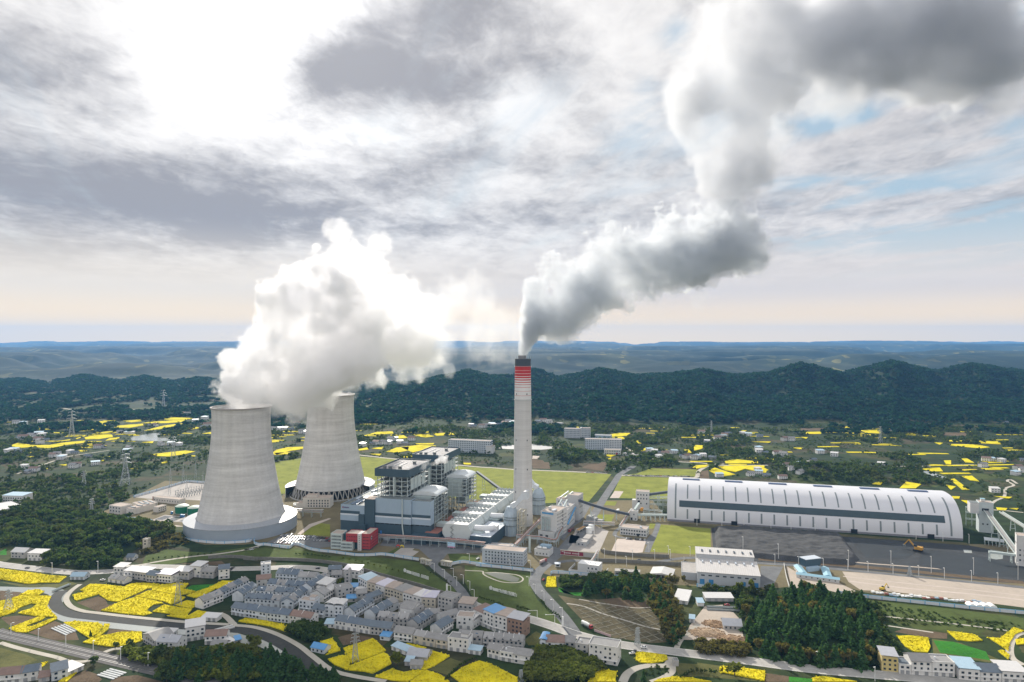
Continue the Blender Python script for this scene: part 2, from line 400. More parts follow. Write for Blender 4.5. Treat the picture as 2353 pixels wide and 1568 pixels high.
def chimney():
    Y = 842; x = (1201.5-CX)/FOC*Y; root = empty('chimney', (x, Y, 0), 0, 'tall concrete chimney with red and white bands and a dark top', 'chimney')
    k = Y/FOC; zt = CAMH-(825-CY)*k; rr = lambda z: 12.3+(9.75-12.3)*(z/zt)**.8
    zz = lambda py: CAMH-(py-CY)*k
    z1 = zz(917)
    m, t, b = newmat('chimney_concrete'); p = opos(t); X, Yy, Zz = sep(p)
    v = (noise(vec(t, X*.02, Yy*.02, Zz*.22), 1, 6, .7)-.5)*.5+(noise(vec(t, X*.3, Yy*.3, Zz*.01), 1, 4)-.5)*.3+(((Zz*.4).frac()).ss(0, .12)-.9)*.12+1
    c = mix(1.0, (.57, .565, .555), grey(t, v), 'MULTIPLY'); t.links.new(c.k, b.inputs['Base Color']); b.inputs['Roughness'].default_value = .9
    MB().lathe([(rr(z), z) for z in np.linspace(0, z1, 24)], 64).build('shaft', m, root, smooth=60)
    red = M('chimney_red', (.50, .030, .028), .6, .12, .1, 0, .12); wh = M('chimney_white', (.72, .71, .71), .6, .10, .1, 0, .10); dk = M('chimney_dark', (.055, .07, .085), .6, .2, .1, 0, .1)
    seq = [('w', 8.5), ('r', .6), ('w', 10), ('r', .6), ('w', 8.5), ('r', .9), ('w', 5), ('r', 1.2), ('w', 4), ('r', 1.9), ('w', 3.4), ('r', 2.6), ('w', 2.6), ('r', 3.6), ('w', 1.3), ('r', 5.4), ('w', .8), ('r', 6.8), ('w', .45), ('r', 10.4)]
    tot = sum(s[1] for s in seq); zred = zz(841); z = z1
    for c_, h in seq:
        h = h*(zred-z1)/tot
        MB().lathe([(rr(z), z), (rr(z+h), z+h)], 64).build('red_band' if c_ == 'r' else 'white_band', red if c_ == 'r' else wh, root, smooth=60); z += h
    MB().lathe([(rr(z), z), (rr(zt), zt), (rr(zt)-1, zt), (rr(zt)-1, zt-4)], 64).build('dark_top', dk, root, smooth=40)
    MB().lathe([(rr(zt)-1, zt-2.5), (0.01, zt-2.5)], 32).build('cap_slab', CONC, root)
    for dx in (-1.7, 1.9):
        MB().lathe([(3.1, zt-2.4), (3.1, zt+4.2), (2.8, zt+4.2), (2.8, zt-2)], 32, 0, dx-1).build('flue', M('flue_steel', (.22,.22,.23), .5, .2, .4), root, smooth=40)
    for py in (905, 1010, 1076, 1128, 1179):
        for a in (-62, -140):
            z = zz(py); r = rr(z); a_ = rad(a); u_ = Vector((math.cos(a_), math.sin(a_), 0)); w_ = Vector((-u_.y, u_.x, 0))
            MB().beam(u_*(r-.3)+Vector((0, 0, z)), u_*(r+.1)+Vector((0, 0, z)), 1.1, 1.9).build('vent_opening', DARK, root)
    m = MB(); z = zz(917)
    for py in (842, 919): 
        z = zz(py); m.lathe([(rr(z), z), (rr(z)+.9, z), (rr(z)+.9, z+.25), (rr(z), z+.25)], 48)
    # lightning rods and ladder
    for a in range(0, 360, 45): m.beam(((rr(zt)-.4)*math.cos(rad(a)), (rr(zt)-.4)*math.sin(rad(a)), zt), ((rr(zt)-.4)*math.cos(rad(a)), (rr(zt)-.4)*math.sin(rad(a)), zt+3), .18)
    m.build('gallery', STEEL, root)
chimney()
# ------------------------------------------------------------------ sheets, roads, fields
CROP = dict(A=A, B=B, C=C, D=D, E=E, F=F, G=Gc, H=H, R=R, S=S, T=T, K=K, Q=Q, U=U)
def pts(s):
    """'E:0,365 250,395' -> survey points"""
    k, r = s.split(':'); return [CROP[k](*map(float, q.split(','))) for q in r.split()]
POLYS = []          # every sheet, so that trees keep off them
def tri_sheet(polys, z, off=0.0):
    v, f = [], []
    for p in polys:
        b = len(v); v += [(q.x, q.y, q.z+z) for q in p]; a = sum(p[i].x*p[(i+1)%len(p)].y-p[(i+1)%len(p)].x*p[i].y for i in range(len(p)))
        ix = list(range(b, b+len(p))); f.append(tuple(ix if a > 0 else ix[::-1]))
    return v, f
def sheet(name, strs, mat, z, label=None, block=True, flat=True, kind='structure'):
    P = [pts(s) for s in strs]
    if block: POLYS.extend(P)
    v, f = tri_sheet([[(F0(p) if flat else G(p))+Vector((0, 0, .0025*i)) for p in q] for i, q in enumerate(P)], z)
    me = bpy.data.meshes.new(name); me.from_pydata(v, [], f); me.materials.append(mat); me.update()
    return tag(link(name, me), label, None, None, kind)
def smooth_path(p, n=6):
    out = []
    for i in range(len(p)-1):
        a, b, c, d = p[max(i-1, 0)], p[i], p[i+1], p[min(i+2, len(p)-1)]
        for k in range(n):
            t = k/n; out.append(.5*((2*b)+(c-a)*t+(2*a-5*b+4*c-d)*t*t+(3*b-a-3*c+d)*t**3))
    return out+[p[-1]]
def path(s, n=6, flat=True):
    q = []
    for w in s.split('|'): q += pts(w.strip())
    return smooth_path([F0(p) if flat else G(p) for p in q], n)
RIBS = []
def strip(p, w, z, off=0.0):
    L_, R_ = [], []
    for i, q in enumerate(p):
        d = p[min(i+1, len(p)-1)]-p[max(i-1, 0)]; d.z = 0; d.normalize(); nn = Vector((-d.y, d.x, 0))
        L_.append(q+nn*(off+w/2)+Vector((0, 0, z))); R_.append(q+nn*(off-w/2)+Vector((0, 0, z)))
    v = [tuple(a) for a in L_]+[tuple(a) for a in R_]; n = len(p)
    return v, [(i+n, i+n+1, i+1, i) for i in range(n-1)]
def ribbon(name, s, w, mat, z, label=None, flat=True, off=0.0, block=True, kind='structure'):
    p = path(s, 6, flat)
    if block:
        for q in p[::2]: RIBS.append((q.x, q.y, w/2+3))
    v, f = strip(p, w, z, off); me = bpy.data.meshes.new(name); me.from_pydata(v, [], f); me.materials.append(mat); me.update()
    return tag(link(name, me), label, None, None, kind), p
def crop_mat(name, col, dark, sc=.9):
    m, t, b = newmat(name); p = pos(t); x, y, z = sep(p)
    n = noise(p, sc, 4, .75); n2 = noise(p, .05, 4, .6); rows = noise(vec(t, x*.9+y*.25, y*.12, 0.0), 1.0, 3, .6)
    c = mix((n*.6+n2*.55+rows*.4).ss(.44, .84), dark, col)
    c = mix(1.0, c, grey(t, (n2-.5)*.7+1.0), 'MULTIPLY')
    t.links.new(c.k, b.inputs['Base Color']); b.inputs['Roughness'].default_value = .95; b.inputs['Specular IOR Level'].default_value = .05
    bp = t.nodes.new('ShaderNodeBump'); bp.inputs['Strength'].default_value = .9; bp.inputs['Distance'].default_value = .7
    t.links.new(n.k, bp.inputs['Height']); t.links.new(bp.outputs[0], b.inputs['Normal']); return m
RAPE = crop_mat('rapeseed_blossom', (.72, .60, .022), (.30, .30, .025))
RAPE2 = crop_mat('rapeseed_flower_heads', (.76, .65, .028), (.52, .48, .03), .5)
LAWN = crop_mat('lawn_grass', (.23, .25, .050), (.135, .165, .036), .22)
SLOPE = crop_mat('slope_grass', (.085, .115, .036), (.055, .066, .026), .3)
SCRUB = crop_mat('rough_grass', (.12, .12, .045), (.055, .07, .028), .25)
SOIL = crop_mat('ploughed_soil', (.14, .105, .07), (.085, .062, .042), .4)
GREENF = crop_mat('green_crop', (.045, .20, .028), (.028, .11, .02), .5)
TARMAC = M('tarmac', (.165, .17, .175), .9, .5, .09, 0, 0, .1, .2)
ROAD = M('worn_concrete_road', (.40, .385, .36), .9, .4, .09, 0, 0, .15, .2)
LANE = M('pale_lane', (.46, .43, .37), .95, .2, .08, 0, 0, .1, .10)
PAD = M('concrete_yard', (.40, .37, .34), .9, .3, .04, 0, 0, .15, .12)
PALEPAD = M('pale_hardstanding', (.52, .45, .40), .95, .25, .05, 0, 0, .1, .12)
SAND = M('bare_sand', (.44, .38, .32), .95, .22, .035, 0, 0, .1, .14)
COAL = M('coal', (.038, .042, .046), .8, .75, .045, 0, 0, .25, .45)
YARD = M('yard_earth', (.17, .145, .085), .95, .45, .03, 0, 0, .1, .2)
sheet('plant_yard', ['U:232,1178 345,1195 405,1215 420,1240 470,1252 560,1252 620,1245 680,1258 790,1268 880,1272 965,1288 1040,1296 1108,1302 1225,1310 1270,1325 1400,1330 1560,1345 1605,1347 1750,1356 1900,1338 1990,1362 2353,1395 2400,1400 2400,1255 2215,1250 1535,1195 1500,1150 1380,1150 1350,1160 1230,1165 1100,1142 960,1130 880,1110 660,1125 640,1150 480,1110 380,1105 310,1140'], YARD, .03, 'bare earth and worn grass between the plant buildings')
sheet('lawn', ['U:622,1064 695,1053 830,1050 930,1056 1068,1073 1180,1079 1405,1090 1353,1153 1240,1157 1130,1150 960,1140 880,1120 640,1136', 'C:1425,812 1880,826 1855,1020 1330,1010', 'C:1450,800 2110,815 2120,750 1700,740 1560,790', 'C:1760,1250 1900,1262 2240,1290 2243,1470 2150,1529 1690,1500 1695,1460', 'S:460,440 850,440 780,600 640,560 520,480', 'C:1240,1040 1390,1042 1370,1080 1260,1075', 'C:1690,1240 1740,1245 1720,1290 1670,1290', 'B:640,1345 720,1270 800,1240 890,1250 890,1360'], LAWN, .06, 'smooth yellow green lawn around the plant')
sheet('grass_slope', ['F:-480,330 -120,265 0,215 300,175 560,180 900,243 1380,262 1700,302 1780,370 2050,560 1960,600 1560,510 1160,340 900,290 560,270 0,262', 'G:0,330 620,400 596,520 660,640 950,900 880,912 560,800 150,690 60,600 0,480', 'E:1290,330 1330,240 1500,180 1700,205 1900,215 2353,150 2353,260 1900,270 1500,330', 'F:1380,235 1500,170 1660,190 1640,260', 'F:1960,215 2260,240 2250,300 2000,320', 'H:1180,505 1500,530 2353,640 2353,760 2200,735 1800,690 1320,640'], SLOPE, .045, 'dark grass slope below the plant fence')
sheet('tarmac_yard', ['F:1340,150 1400,80 1800,120 2290,180 2290,215 1960,225 1900,300 1830,300 1700,180', 'F:280,140 470,45 760,70 900,90 900,160 700,182 560,140', 'C:640,1300 690,1420 900,1480 860,1529 700,1529', 'S:-60,200 200,200 420,260 250,560 0,720 -130,700', 'C:700,1270 1000,1060 1110,1060 1050,1200 900,1400', 'H:455,265 620,270 545,410 455,420', 'C:1420,1400 1650,1395 1700,1340 1740,1370 1700,1440'], TARMAC, .07, 'dark tarmac around the plant buildings')
sheet('concrete_apron', ['S:-60,1090 40,930 150,690 480,640 740,740 620,1010 560,1130 300,1115', 'T:565,360 1520,95 1900,115 1830,425 1500,405 820,388', 'T:880,780 1120,680 1700,740 1640,830 1500,820', 'F:1440,245 1540,170 1660,175 1640,190 1700,205 1640,250'], PAD, .08, 'concrete apron in the plant yard')
sheet('pale_hardstanding', ['S:785,1115 850,970 900,885 1060,885 1420,925 1360,1130 1200,1145', 'S:760,140 850,10 1010,20 930,140', 'T:1030,870 1130,845 1500,895 1440,970 1310,950', 'B:590,1340 700,1250 880,1195 900,1200 720,1275 620,1345', 'C:620,625 755,632 750,655 610,652'], PALEPAD, .10, 'pale hardstanding')
sheet('coal_yard', ['U:1634,1208 1700,1212 2060,1236 2215,1252 2400,1285 2400,1345 2250,1335 2000,1312 1800,1298 1640,1280'], COAL, .09, 'black coal dust ground in front of the long shed')
sheet('sand_yard', ['H:1045,305 1500,335 2353,430 2500,450 2500,590 2353,565 1900,505 1350,445 1180,440 1090,380', 'H:640,265 700,300 1030,392 1150,450 1190,480 1030,462 900,430 680,425', 'H:0,640 120,560 262,600 300,640 345,820 290,850 0,805', 'G:2000,1010 2050,880 2190,700 2353,690 2353,1005'], SAND, .05, 'bare sandy ground')
sheet('ploughed_field', ['E:700,670 900,612 960,640 985,690 1060,685 900,755', 'E:0,805 170,787 360,802 160,880 80,872', 'E:260,945 500,838 570,862 680,912 720,1010 500,1015', 'E:650,1345 780,1287 880,1320 930,1370 900,1395 620,1395', 'E:1040,1350 1250,1330 1500,1395 1000,1395', 'E:1000,910 1290,930 1080,942 960,980', 'F:960,985 1080,955 1290,990 1150,1035 1010,1060', 'H:490,1035 660,1060 660,1100 490,1100', 'H:1420,740 1500,710 1800,750 1800,790 1690,785', 'C:600,655 760,660 780,745 620,742', 'C:1070,735 1200,660 1310,690 1260,765', 'C:2140,770 2220,755 2230,835 2140,830', 'D:960,255 1110,255 1100,272 970,270', 'D:1850,282 1990,282 2000,305 1850,300', 'E:0,560 190,575 180,610 0,650', 'D:560,225 690,212 680,230 540,238', 'G:1250,640 1600,610 1680,720 1350,720', 'F:-480,315 -100,290 -50,330 -300,330'], SOIL, .035, 'brown ploughed earth')
sheet('stony_slope', ['G:850,600 1040,640 1640,640 1800,850 1800,925 1850,1030 1700,1040 1350,990 1100,860'], crop_mat('slope_earth', (.135, .115, .07), (.07, .068, .036), .2), .04, 'brown cut slope beside the entrance road')
sheet('meadow', ['E:0,1080 260,1150 345,1195 180,1260 0,1300', 'E:0,480 240,505 560,500 640,470 700,500 540,540 200,530', 'F:1780,1275 1990,1175 2100,1215 1960,1330', 'H:0,960 170,985 165,1040 490,1100 0,1060', 'H:1690,790 1900,820 2200,950 2100,960 1700,895', 'G:1900,1215 2353,1250 2353,1340 1950,1345', 'G:540,1010 650,930 700,960 670,1055 580,1060'], SCRUB, .036, 'rough green meadow')
sheet('green_crop', ['E:1660,558 1750,512 1960,500 1890,540 1780,565', 'H:1700,800 1850,812 2080,882 2110,945 1900,912 1750,890', 'H:660,1062 830,1078 830,1102 660,1100', 'G:850,530 900,545 900,580 1090,575 1080,610 1000,605 860,570', 'A:0,1500 60,1470 60,1529 0,1529'], GREENF, .05, 'bright green young crop', kind='stuff')
RP = '''E:0,365 250,395 450,425 608,437 540,490 390,490 250,502 100,475 0,460;E:190,600 250,565 350,553 405,572 350,608;E:0,660 100,640 180,610 465,615 440,680 430,710 470,760 520,805 330,795 175,770 190,755 280,730 340,690 290,680 180,720 140,755 70,780 0,800;E:80,910 230,850 370,797 410,810 385,830 250,880 240,895 300,890 440,830 510,810 520,820 400,880 240,945 150,940;E:580,855 700,845 900,860 940,885 900,945 820,1000 690,920;E:955,868 1000,875 985,920 900,985 845,1000 920,940;E:755,1035 850,990 1000,965 1080,945 1290,940 1295,1020 1150,1070 1000,1075 850,1050
E:730,560 820,505 950,510 1130,530 1330,555 1200,610 1080,665 990,655 940,625 880,580 780,570;E:670,600 780,575 870,573 895,598 700,655 678,645;E:1140,525 1200,500 1300,495 1455,505 1400,535 1320,552;E:1385,545 1450,515 1600,497 1720,500 1690,535 1650,545 1780,570 1750,585 1640,605 1500,580 1385,560;E:1240,615 1350,565 1480,585 1690,625 1660,650 1560,690 1490,660 1380,640;E:920,745 1100,665 1240,622 1370,648 1490,680 1400,690 1330,745 1390,770 1310,790 1100,770;E:1390,755 1450,720 1500,693 1600,715 1750,735 1700,790 1600,780;E:1600,695 1700,655 1835,675 1740,730;E:1700,610 1800,570 1905,537 1960,550 1850,610 1790,630;E:1905,535 2030,475 2175,480 2080,550 1950,545;E:1520,792 1600,787 1720,792 1800,745 1960,775 1900,800 1840,805 1830,830 1700,820;E:340,1245 380,1225 440,1212 400,1250 345,1285;E:530,1395 620,1340 720,1290 680,1330 610,1395
F:55,845 120,815 300,840 450,870 600,890 560,915 480,935 350,890 200,865;F:800,1030 910,1000 940,1040 985,1110 850,1150 880,1130;F:1010,1090 1150,1045 1270,1005 1310,1020 1400,1110 1250,1170 1080,1225 1050,1150;F:870,1190 1000,1155 1060,1160 1075,1210 1055,1290 930,1240;F:1070,1250 1200,1200 1380,1130 1420,1150 1450,1230 1280,1320 1200,1300 1060,1290;F:1490,1080 1600,1045 1770,1085 1720,1110 1640,1135 1570,1110;F:1720,1125 1790,1105 1980,1160 1860,1240 1750,1290 1690,1260 1690,1215 1790,1165;F:1300,1350 1450,1280 1560,1310 1700,1288 1760,1297 1600,1395 1450,1380;F:1620,1395 1770,1292 1900,1335 1980,1395 1900,1440 1700,1440;F:1990,1340 2110,1260 2250,1205 2353,1235 2600,1360 2600,1420 2100,1420
G:740,530 750,440 830,435 835,530;G:1120,1395 1180,1320 1260,1285 1385,1305 1370,1395;G:1555,1195 1565,1135 1620,1125 1840,1155 1850,1190 1810,1210 1700,1225 1600,1220;G:1720,1395 1800,1365 1920,1350 2050,1360 2250,1395;G:2320,1270 2353,1250 2353,1310 2330,1320;H:165,1030 175,990 300,1000 490,1025 485,1095 300,1060;H:1440,775 1520,770 1660,785 1680,850 1660,890 1560,885 1500,850;H:1800,740 1880,745 2000,765 2055,805 1960,810 1870,800;H:2095,785 2180,790 2240,745 2280,710 2353,735 2290,760 2250,820 2240,880 2170,830;H:2165,880 2200,875 2250,910 2240,940;H:830,1075 900,1065 1000,1080 1150,1102 830,1102;H:2290,800 2353,790 2353,830 2300,835
A:845,325 900,312 975,312 960,333 850,337;A:850,345 1010,342 950,362 860,355;A:760,385 860,383 850,393 770,393;A:80,540 160,510 300,530 450,530 560,510 650,500 780,490 760,510 600,530 500,550 420,560 300,545 200,555;A:770,460 860,440 1020,435 1030,455 900,475 780,478;A:870,412 1030,402 1020,415 890,425;A:960,490 1000,465 1090,460 1080,475;A:1010,370 1100,350 1300,335 1310,350 1180,372;A:1120,310 1280,298 1290,312 1200,322;A:1290,330 1400,315 1560,305 1690,300 1650,320 1500,330;A:1470,290 1570,275 1780,285 1700,298 1540,300;A:1310,400 1400,375 1500,350 1680,330 1600,355 1450,385;A:1670,380 1790,365 1830,375 1740,388;A:1840,345 1950,338 1950,350;A:1840,425 1950,408 1955,430;A:1300,625 1500,600 1690,580 1780,588 1700,610 1540,635;A:1690,630 1780,625 1780,635;A:1470,690 1530,670 1525,690 1480,700;A:1170,745 1290,740 1290,750;A:940,640 1020,630 1000,650;A:890,670 950,665 945,678;A:1290,505 1400,495 1390,512;A:180,500 230,490 240,505;A:200,640 310,632 300,642;A:540,710 610,705 600,718;A:690,588 770,578 770,590;A:690,470 780,440 770,450 700,475;A:1925,600 1955,592 1950,612;A:280,158 330,155 320,162;A:380,160 425,157 420,165;A:400,745 440,738 430,750;A:500,495 640,478 640,486 520,500
B:350,610 400,575 500,550 655,545 650,565 540,580 470,600 400,620;B:410,385 480,365 570,370 540,390;B:335,495 430,485 430,500 340,508;B:620,462 690,452 690,465;B:1210,440 1320,410 1460,405 1470,425 1380,430 1280,435;B:1440,455 1560,440 1600,465 1480,472;B:1660,445 1760,430 1840,450 1760,460;B:1830,425 1940,418 1940,440 1860,445;B:1950,420 2030,415 2030,435 1960,440;B:1400,590 1500,552 1610,545 1600,580 1500,600;B:1530,548 1700,530 1850,535 1870,550 1750,570 1640,598 1615,585;B:1670,515 1840,512 1830,525 1680,525;B:1140,570 1230,550 1240,570 1160,580;B:1270,560 1380,545 1360,570;B:1250,610 1360,610 1340,625;B:1545,635 1650,627 1650,642 1560,645;B:2280,310 2320,297 2350,325 2290,335;B:2100,690 2175,695 2175,708 2110,705;B:380,602 470,597 530,597 520,612 400,618;B:1680,410 1800,405 1790,420
C:605,300 720,288 725,298 640,308;C:970,362 1040,362 1075,375 1030,385;C:1290,438 1400,420 1510,420 1480,445 1330,455;C:1340,462 1430,453 1470,473 1400,478;C:1540,495 1580,490 1610,515 1570,515;C:1595,585 1640,558 1740,560 1660,575;C:2080,560 2100,530 2190,535 2160,565 2090,580;C:2075,735 2110,715 2220,710 2200,730 2110,745;C:1280,625 1300,613 1380,620 1330,637;C:1300,655 1335,645 1330,662;C:2170,430 2290,432 2280,443;C:1780,572 1850,572 1840,582
D:395,520 430,502 560,545 490,555 450,550;D:450,495 540,490 740,490 740,505 770,515 770,530 700,530 620,510 560,530 500,520;D:490,460 570,450 700,465 700,475 500,475;D:240,390 270,390 290,410 260,410;D:355,293 440,293 430,304;D:560,272 630,270 610,282;D:990,280 1100,278 1090,292 1000,292;D:1195,245 1280,247 1260,257;D:1335,270 1470,265 1460,290 1370,285;D:1870,330 2030,335 2000,342 1890,340;D:1880,355 2060,358 2140,375 2080,382 1900,365;D:2070,335 2210,338 2210,357 2090,350;D:1455,540 1500,530 1545,545 1540,580 1500,570;D:1410,605 1440,585 1480,590 1460,610;D:1580,630 1620,590 1715,605 1680,630;D:1700,508 1830,502 1850,525 1780,525;D:1895,575 1920,570 2015,640 1970,640;D:1965,555 2030,553 2075,588 2020,580;D:1965,445 2000,445 2045,472 1990,470;D:1855,458 1900,457 1900,482 1870,480;D:1905,680 1955,682 1950,695 1915,695;D:1965,705 2025,710 2020,735;D:2165,680 2280,685 2260,695;D:2180,750 2250,755 2240,768 2190,765;D:2260,755 2320,755 2310,765;D:710,446 830,448 820,456;D:910,378 980,378 970,388;D:965,312 1010,312 1000,322;D:1795,345 1850,348 1830,358;D:1870,610 1930,620 1900,640;D:660,340 780,340 770,347'''
TUFT = []
def proj0(v): return CX+FOC*v.x/v.y, CY+FOC*CAMH/v.y
def rapeseed():
    m = MB()
    for s in RP.replace('\n', ';').split(';'):
        P = pts(s); POLYS.append(P); q = [G(p) for p in P]; z = np.mean([a.z for a in q]) if q[0].z < 3 else None
        if z is None: continue
        q = [(a.x, a.y) for a in q]; m.prism(q, z-.4, z+.75)
        if min(b for a, b in q) < 760:
            xs = [a for a, b in q]; ys = [b for a, b in q]; ar = (max(xs)-min(xs))*(max(ys)-min(ys)); nn = int(ar/1.1)
            X = RNG.uniform(min(xs)-.5, max(xs)+.5, nn); Y = RNG.uniform(min(ys)-.5, max(ys)+.5, nn); i = ipoly(X+RNG.normal(0, .5, nn), Y+RNG.normal(0, .5, nn), q); TUFT.append(np.stack([X[i], Y[i], np.full(i.sum(), z+.75)], 1))
    # thin terrace strips of the valley behind the plant
    rg_ = random.Random(17)
    for cx, cy, sx, sy, cnt in ((240, 985, 150, 26, 46), (120, 1020, 120, 18, 18), (640, 1010, 60, 22, 10), (930, 1000, 90, 16, 16), (1700, 1060, 110, 16, 12), (1980, 1010, 120, 26, 18), (2230, 1060, 110, 40, 22), (2180, 1000, 120, 14, 12), (1640, 1000, 90, 14, 8), (1500, 990, 80, 10, 6)):
        for _ in range(cnt):
            px, py = cx+rg_.gauss(0, .6)*sx, cy+rg_.gauss(0, .6)*sy; p = PZ(px, py); L_ = rg_.uniform(20, 60); w_ = rg_.uniform(7, 13); a_ = rg_.gauss(0, .12)
            if float(height(np.array([p.x]), np.array([p.y]))[0]) > .3 or p.y > 2300: continue
            c = Vector((math.cos(a_), math.sin(a_), 0)); e = Vector((-c.y, c.x, 0)); bend = rg_.uniform(-3, 3)
            q = [p-c*L_/2, p-e*bend*.5, p+c*L_/2, p+c*L_/2+e*w_*.7, p+e*(w_-bend*.5), p-c*L_/2+e*w_]
            P = [proj0(v) for v in q]
            if any(ipoly(np.array([u_[0]]), np.array([u_[1]]), PP)[0] for u_ in P for PP in POLYS): continue
            POLYS.append(P); m.prism([(v.x, v.y) for v in q], -.3, .75)
    return tag(m.build('rapeseed_crop', RAPE), 'yellow rapeseed in blossom on the patchwork fields', 'rapeseed', None, 'stuff')
rapeseed()
def tufts():
    P = np.concatenate(TUFT); n = len(P); s = RNG.uniform(.35, .8, n)[:, None]; a = RNG.normal(size=(n, 3)); a[:, 2] *= .5; a /= np.linalg.norm(a, axis=1)[:, None]; b = np.cross(a, RNG.normal(size=(n, 3))); b /= np.linalg.norm(b, axis=1)[:, None]
    P[:, 2] += RNG.uniform(-.3, .35, n); v = np.stack([P-a*s-b*s*.6, P+a*s-b*s*.6, P+a*s*.7+b*s*.6, P-a*s*.7+b*s*.6], 1).reshape(-1, 3)
    o = npmesh('rapeseed_heads', v, np.arange(n*4).reshape(-1, 4), [RAPE2]); tag(o, 'loose yellow flower heads standing above the near rapeseed fields', 'rapeseed', None, 'stuff')
tufts()
# ---- roads
MAIN = 'E:-60,310 0,322 250,352 500,380 700,396 860,392 1000,385 1080,372 | E:1200,345 | E:1450,342 1800,352 2100,362 | F:0,362 300,356 500,347 700,352 850,372 1000,402 1300,462 1600,545 1860,610 2050,662 | G:0,660 200,735 560,812 800,885 1000,955 1250,1020 1500,1065 1900,1115 2353,1172 | H:400,952 800,1004 1200,1040 1600,1074 2000,1120 2500,1170'
ribbon('highway', MAIN, 13, ROAD, .10, 'pale two lane road passing the village')
ribbon('entrance_road', 'F:2140,655 2085,560 1990,460 1890,380 1835,330 1850,290 1890,235', 9, TARMAC, .11, 'curved entrance road to the gatehouses')
ribbon('truck_road', 'G:1010,965 900,810 770,660 680,560 640,480 665,400 760,310 850,230 910,160 1000,60 | C:1000,1420 1120,1250 1210,1110 1290,980 1370,860 1410,800 1470,760 1540,720', 11, TARMAC, .115, 'grey truck road running between the plant halls')
ribbon('yard_road', 'G:760,320 950,290 1200,290 1500,300 1750,300 1900,275 2150,262 | H:450,245 750,265 1100,297 1500,335 1900,375 2353,420', 7, TARMAC, .12, 'narrow yard road below the coal yard')
ribbon('side_road', 'S:1000,660 900,720 850,790 880,840 1040,870', 5, TARMAC, .12, 'small yard lane round the two storey office')
ribbon('side_road', 'S:1440,1130 1490,1000 1560,850 1620,700 1640,610 1600,590', 6, TARMAC, .12, 'yard lane beside the big lawn')
ribbon('back_road', 'B:1150,618 1300,635 1480,655 | C:60,722 250,735 445,750 700,760 1000,772 1300,788', 7, LANE, .12, 'pale road along the far edge of the lawn')
ribbon('back_road', 'C:1430,805 1700,812 2000,822 2110,822 2130,770 2180,735 2260,705 2353,700 | D:450,485 600,487 760,485', 7, LANE, .12, 'pale road behind the coal shed')
ribbon('hill_road', 'C:2230,705 2150,690 1950,680 1750,660 1620,630 1520,580 1440,535', 6, LANE, .12, 'pale lane climbing to the school')
ribbon('lane', 'D:835,445 870,470 900,495 960,480 1010,470', 5, LANE, .12, 'village lane beyond the shed')
ribbon('lane', 'D:1490,492 1700,492 1850,487 2000,483 2150,485', 5, LANE, .12, 'lane through the right hand hamlet')
ribbon('lane', 'D:2310,600 2270,575 2250,585 2290,610 2240,630 2230,680 2170,710 2120,760', 4, LANE, .12, 'winding lane past the farmhouse')
ribbon('lane', 'D:2350,780 2200,765 2100,765', 4, LANE, .12, 'thin field lane at the right edge')
ribbon('lane', 'A:160,790 260,750 400,705 530,660 640,630 760,610 900,590 1000,575', 4, LANE, .12, 'straight lane across the fields')
ribbon('lane', 'A:1165,198 1260,215 1310,240 1415,247', 12, LANE, .3, 'bright bend of a far road')
ribbon('lane', 'A:570,193 650,203 720,206', 9, LANE, .3, 'far pale track')
ribbon('lane', 'C:720,235 760,262 775,285 745,320 800,345 860,360 930,380', 6, LANE, .3, 'track climbing past the pine knoll')
ribbon('lane', 'E:730,505 660,555 615,605 605,650 650,710 760,750 900,768 1200,803 1500,832 1700,850 1900,862 2090,873 | F:0,878 200,897 400,957 600,1060 740,1168 900,1285 1100,1342 1400,1392', 4.5, LANE, .35, 'pale lane on top of the river embankment')
ribbon('lane', 'E:0,1035 150,1080 350,1130 520,1170 620,1205 720,1210 800,1200 880,1170 960,1120 1060,1090 1200,1090', 4, LANE, .12, 'pale lane beside the railway')
ribbon('lane', 'G:1440,1395 1480,1320 1560,1270 1680,1245 1830,1245 1870,1210 1880,1165', 6, LANE, .12, 'lane leaving the highway near the white block')
ribbon('lane', 'G:1885,1165 1890,1260 1880,1310 1800,1360 1700,1395', 5, LANE, .125, 'lane bending round the small meadow')
ribbon('lane', 'G:1930,1085 1970,1010 2060,920 2130,870', 4, LANE, .12, 'track into the timber yard')
ribbon('lane', 'H:2353,745 2300,760 2265,800 2250,870 2270,930 2353,980', 5, LANE, .12, 'looping lane at the right corner')
ribbon('lane', 'E:1140,330 1250,330 1420,300 1600,270 1800,245 2000,225 2200,195 2353,165 | F:120,190 250,150', 4, LANE, .12, 'pale path climbing the slope to the fence')
ribbon('lane', 'E:2000,770 2060,800 2110,850 2130,880 2060,920 2000,950', 5, LANE, .37, 'lane from the village to the river bridge')
ribbon('path', 'G:0,375 60,380 160,385 170,410 220,440 330,480 440,490 510,480 530,450 480,420 380,405 280,395 180,400', 1.6, LANE, .12, 'footpath looping on the lawn')
ribbon('path', 'H:1310,625 1600,655 2000,700 2230,730', 2.2, LANE, .12, 'thin terrace path')
ribbon('path', 'H:1330,690 1500,715 1700,745', 2, LANE, .12, 'second terrace path')
ribbon('path', 'T:1430,1090 1410,1020 1450,950 1540,900', 5, LANE, .12, 'path round the cooling tower')
ribbon('coal_kerb', 'H:440,190 700,200 1000,225 1200,245 1600,275 2000,310 2353,345', 3, SAND, .14, 'pale kerb of the coal yard')
ribbon('yard_verge', 'H:440,215 700,235 1100,265 1500,300 2000,350 2353,385', 9, SOIL, .10, 'brown verge beside the yard road')
ribbon('yard_stripe', 'H:1050,340 1400,380 1900,430 2353,480', 2, PALEPAD, .09, 'pale strip across the sand')
ribbon('yard_stripe', 'H:1100,375 1500,425 2000,470 2353,512', 3, PALEPAD, .09, 'second pale strip across the sand')
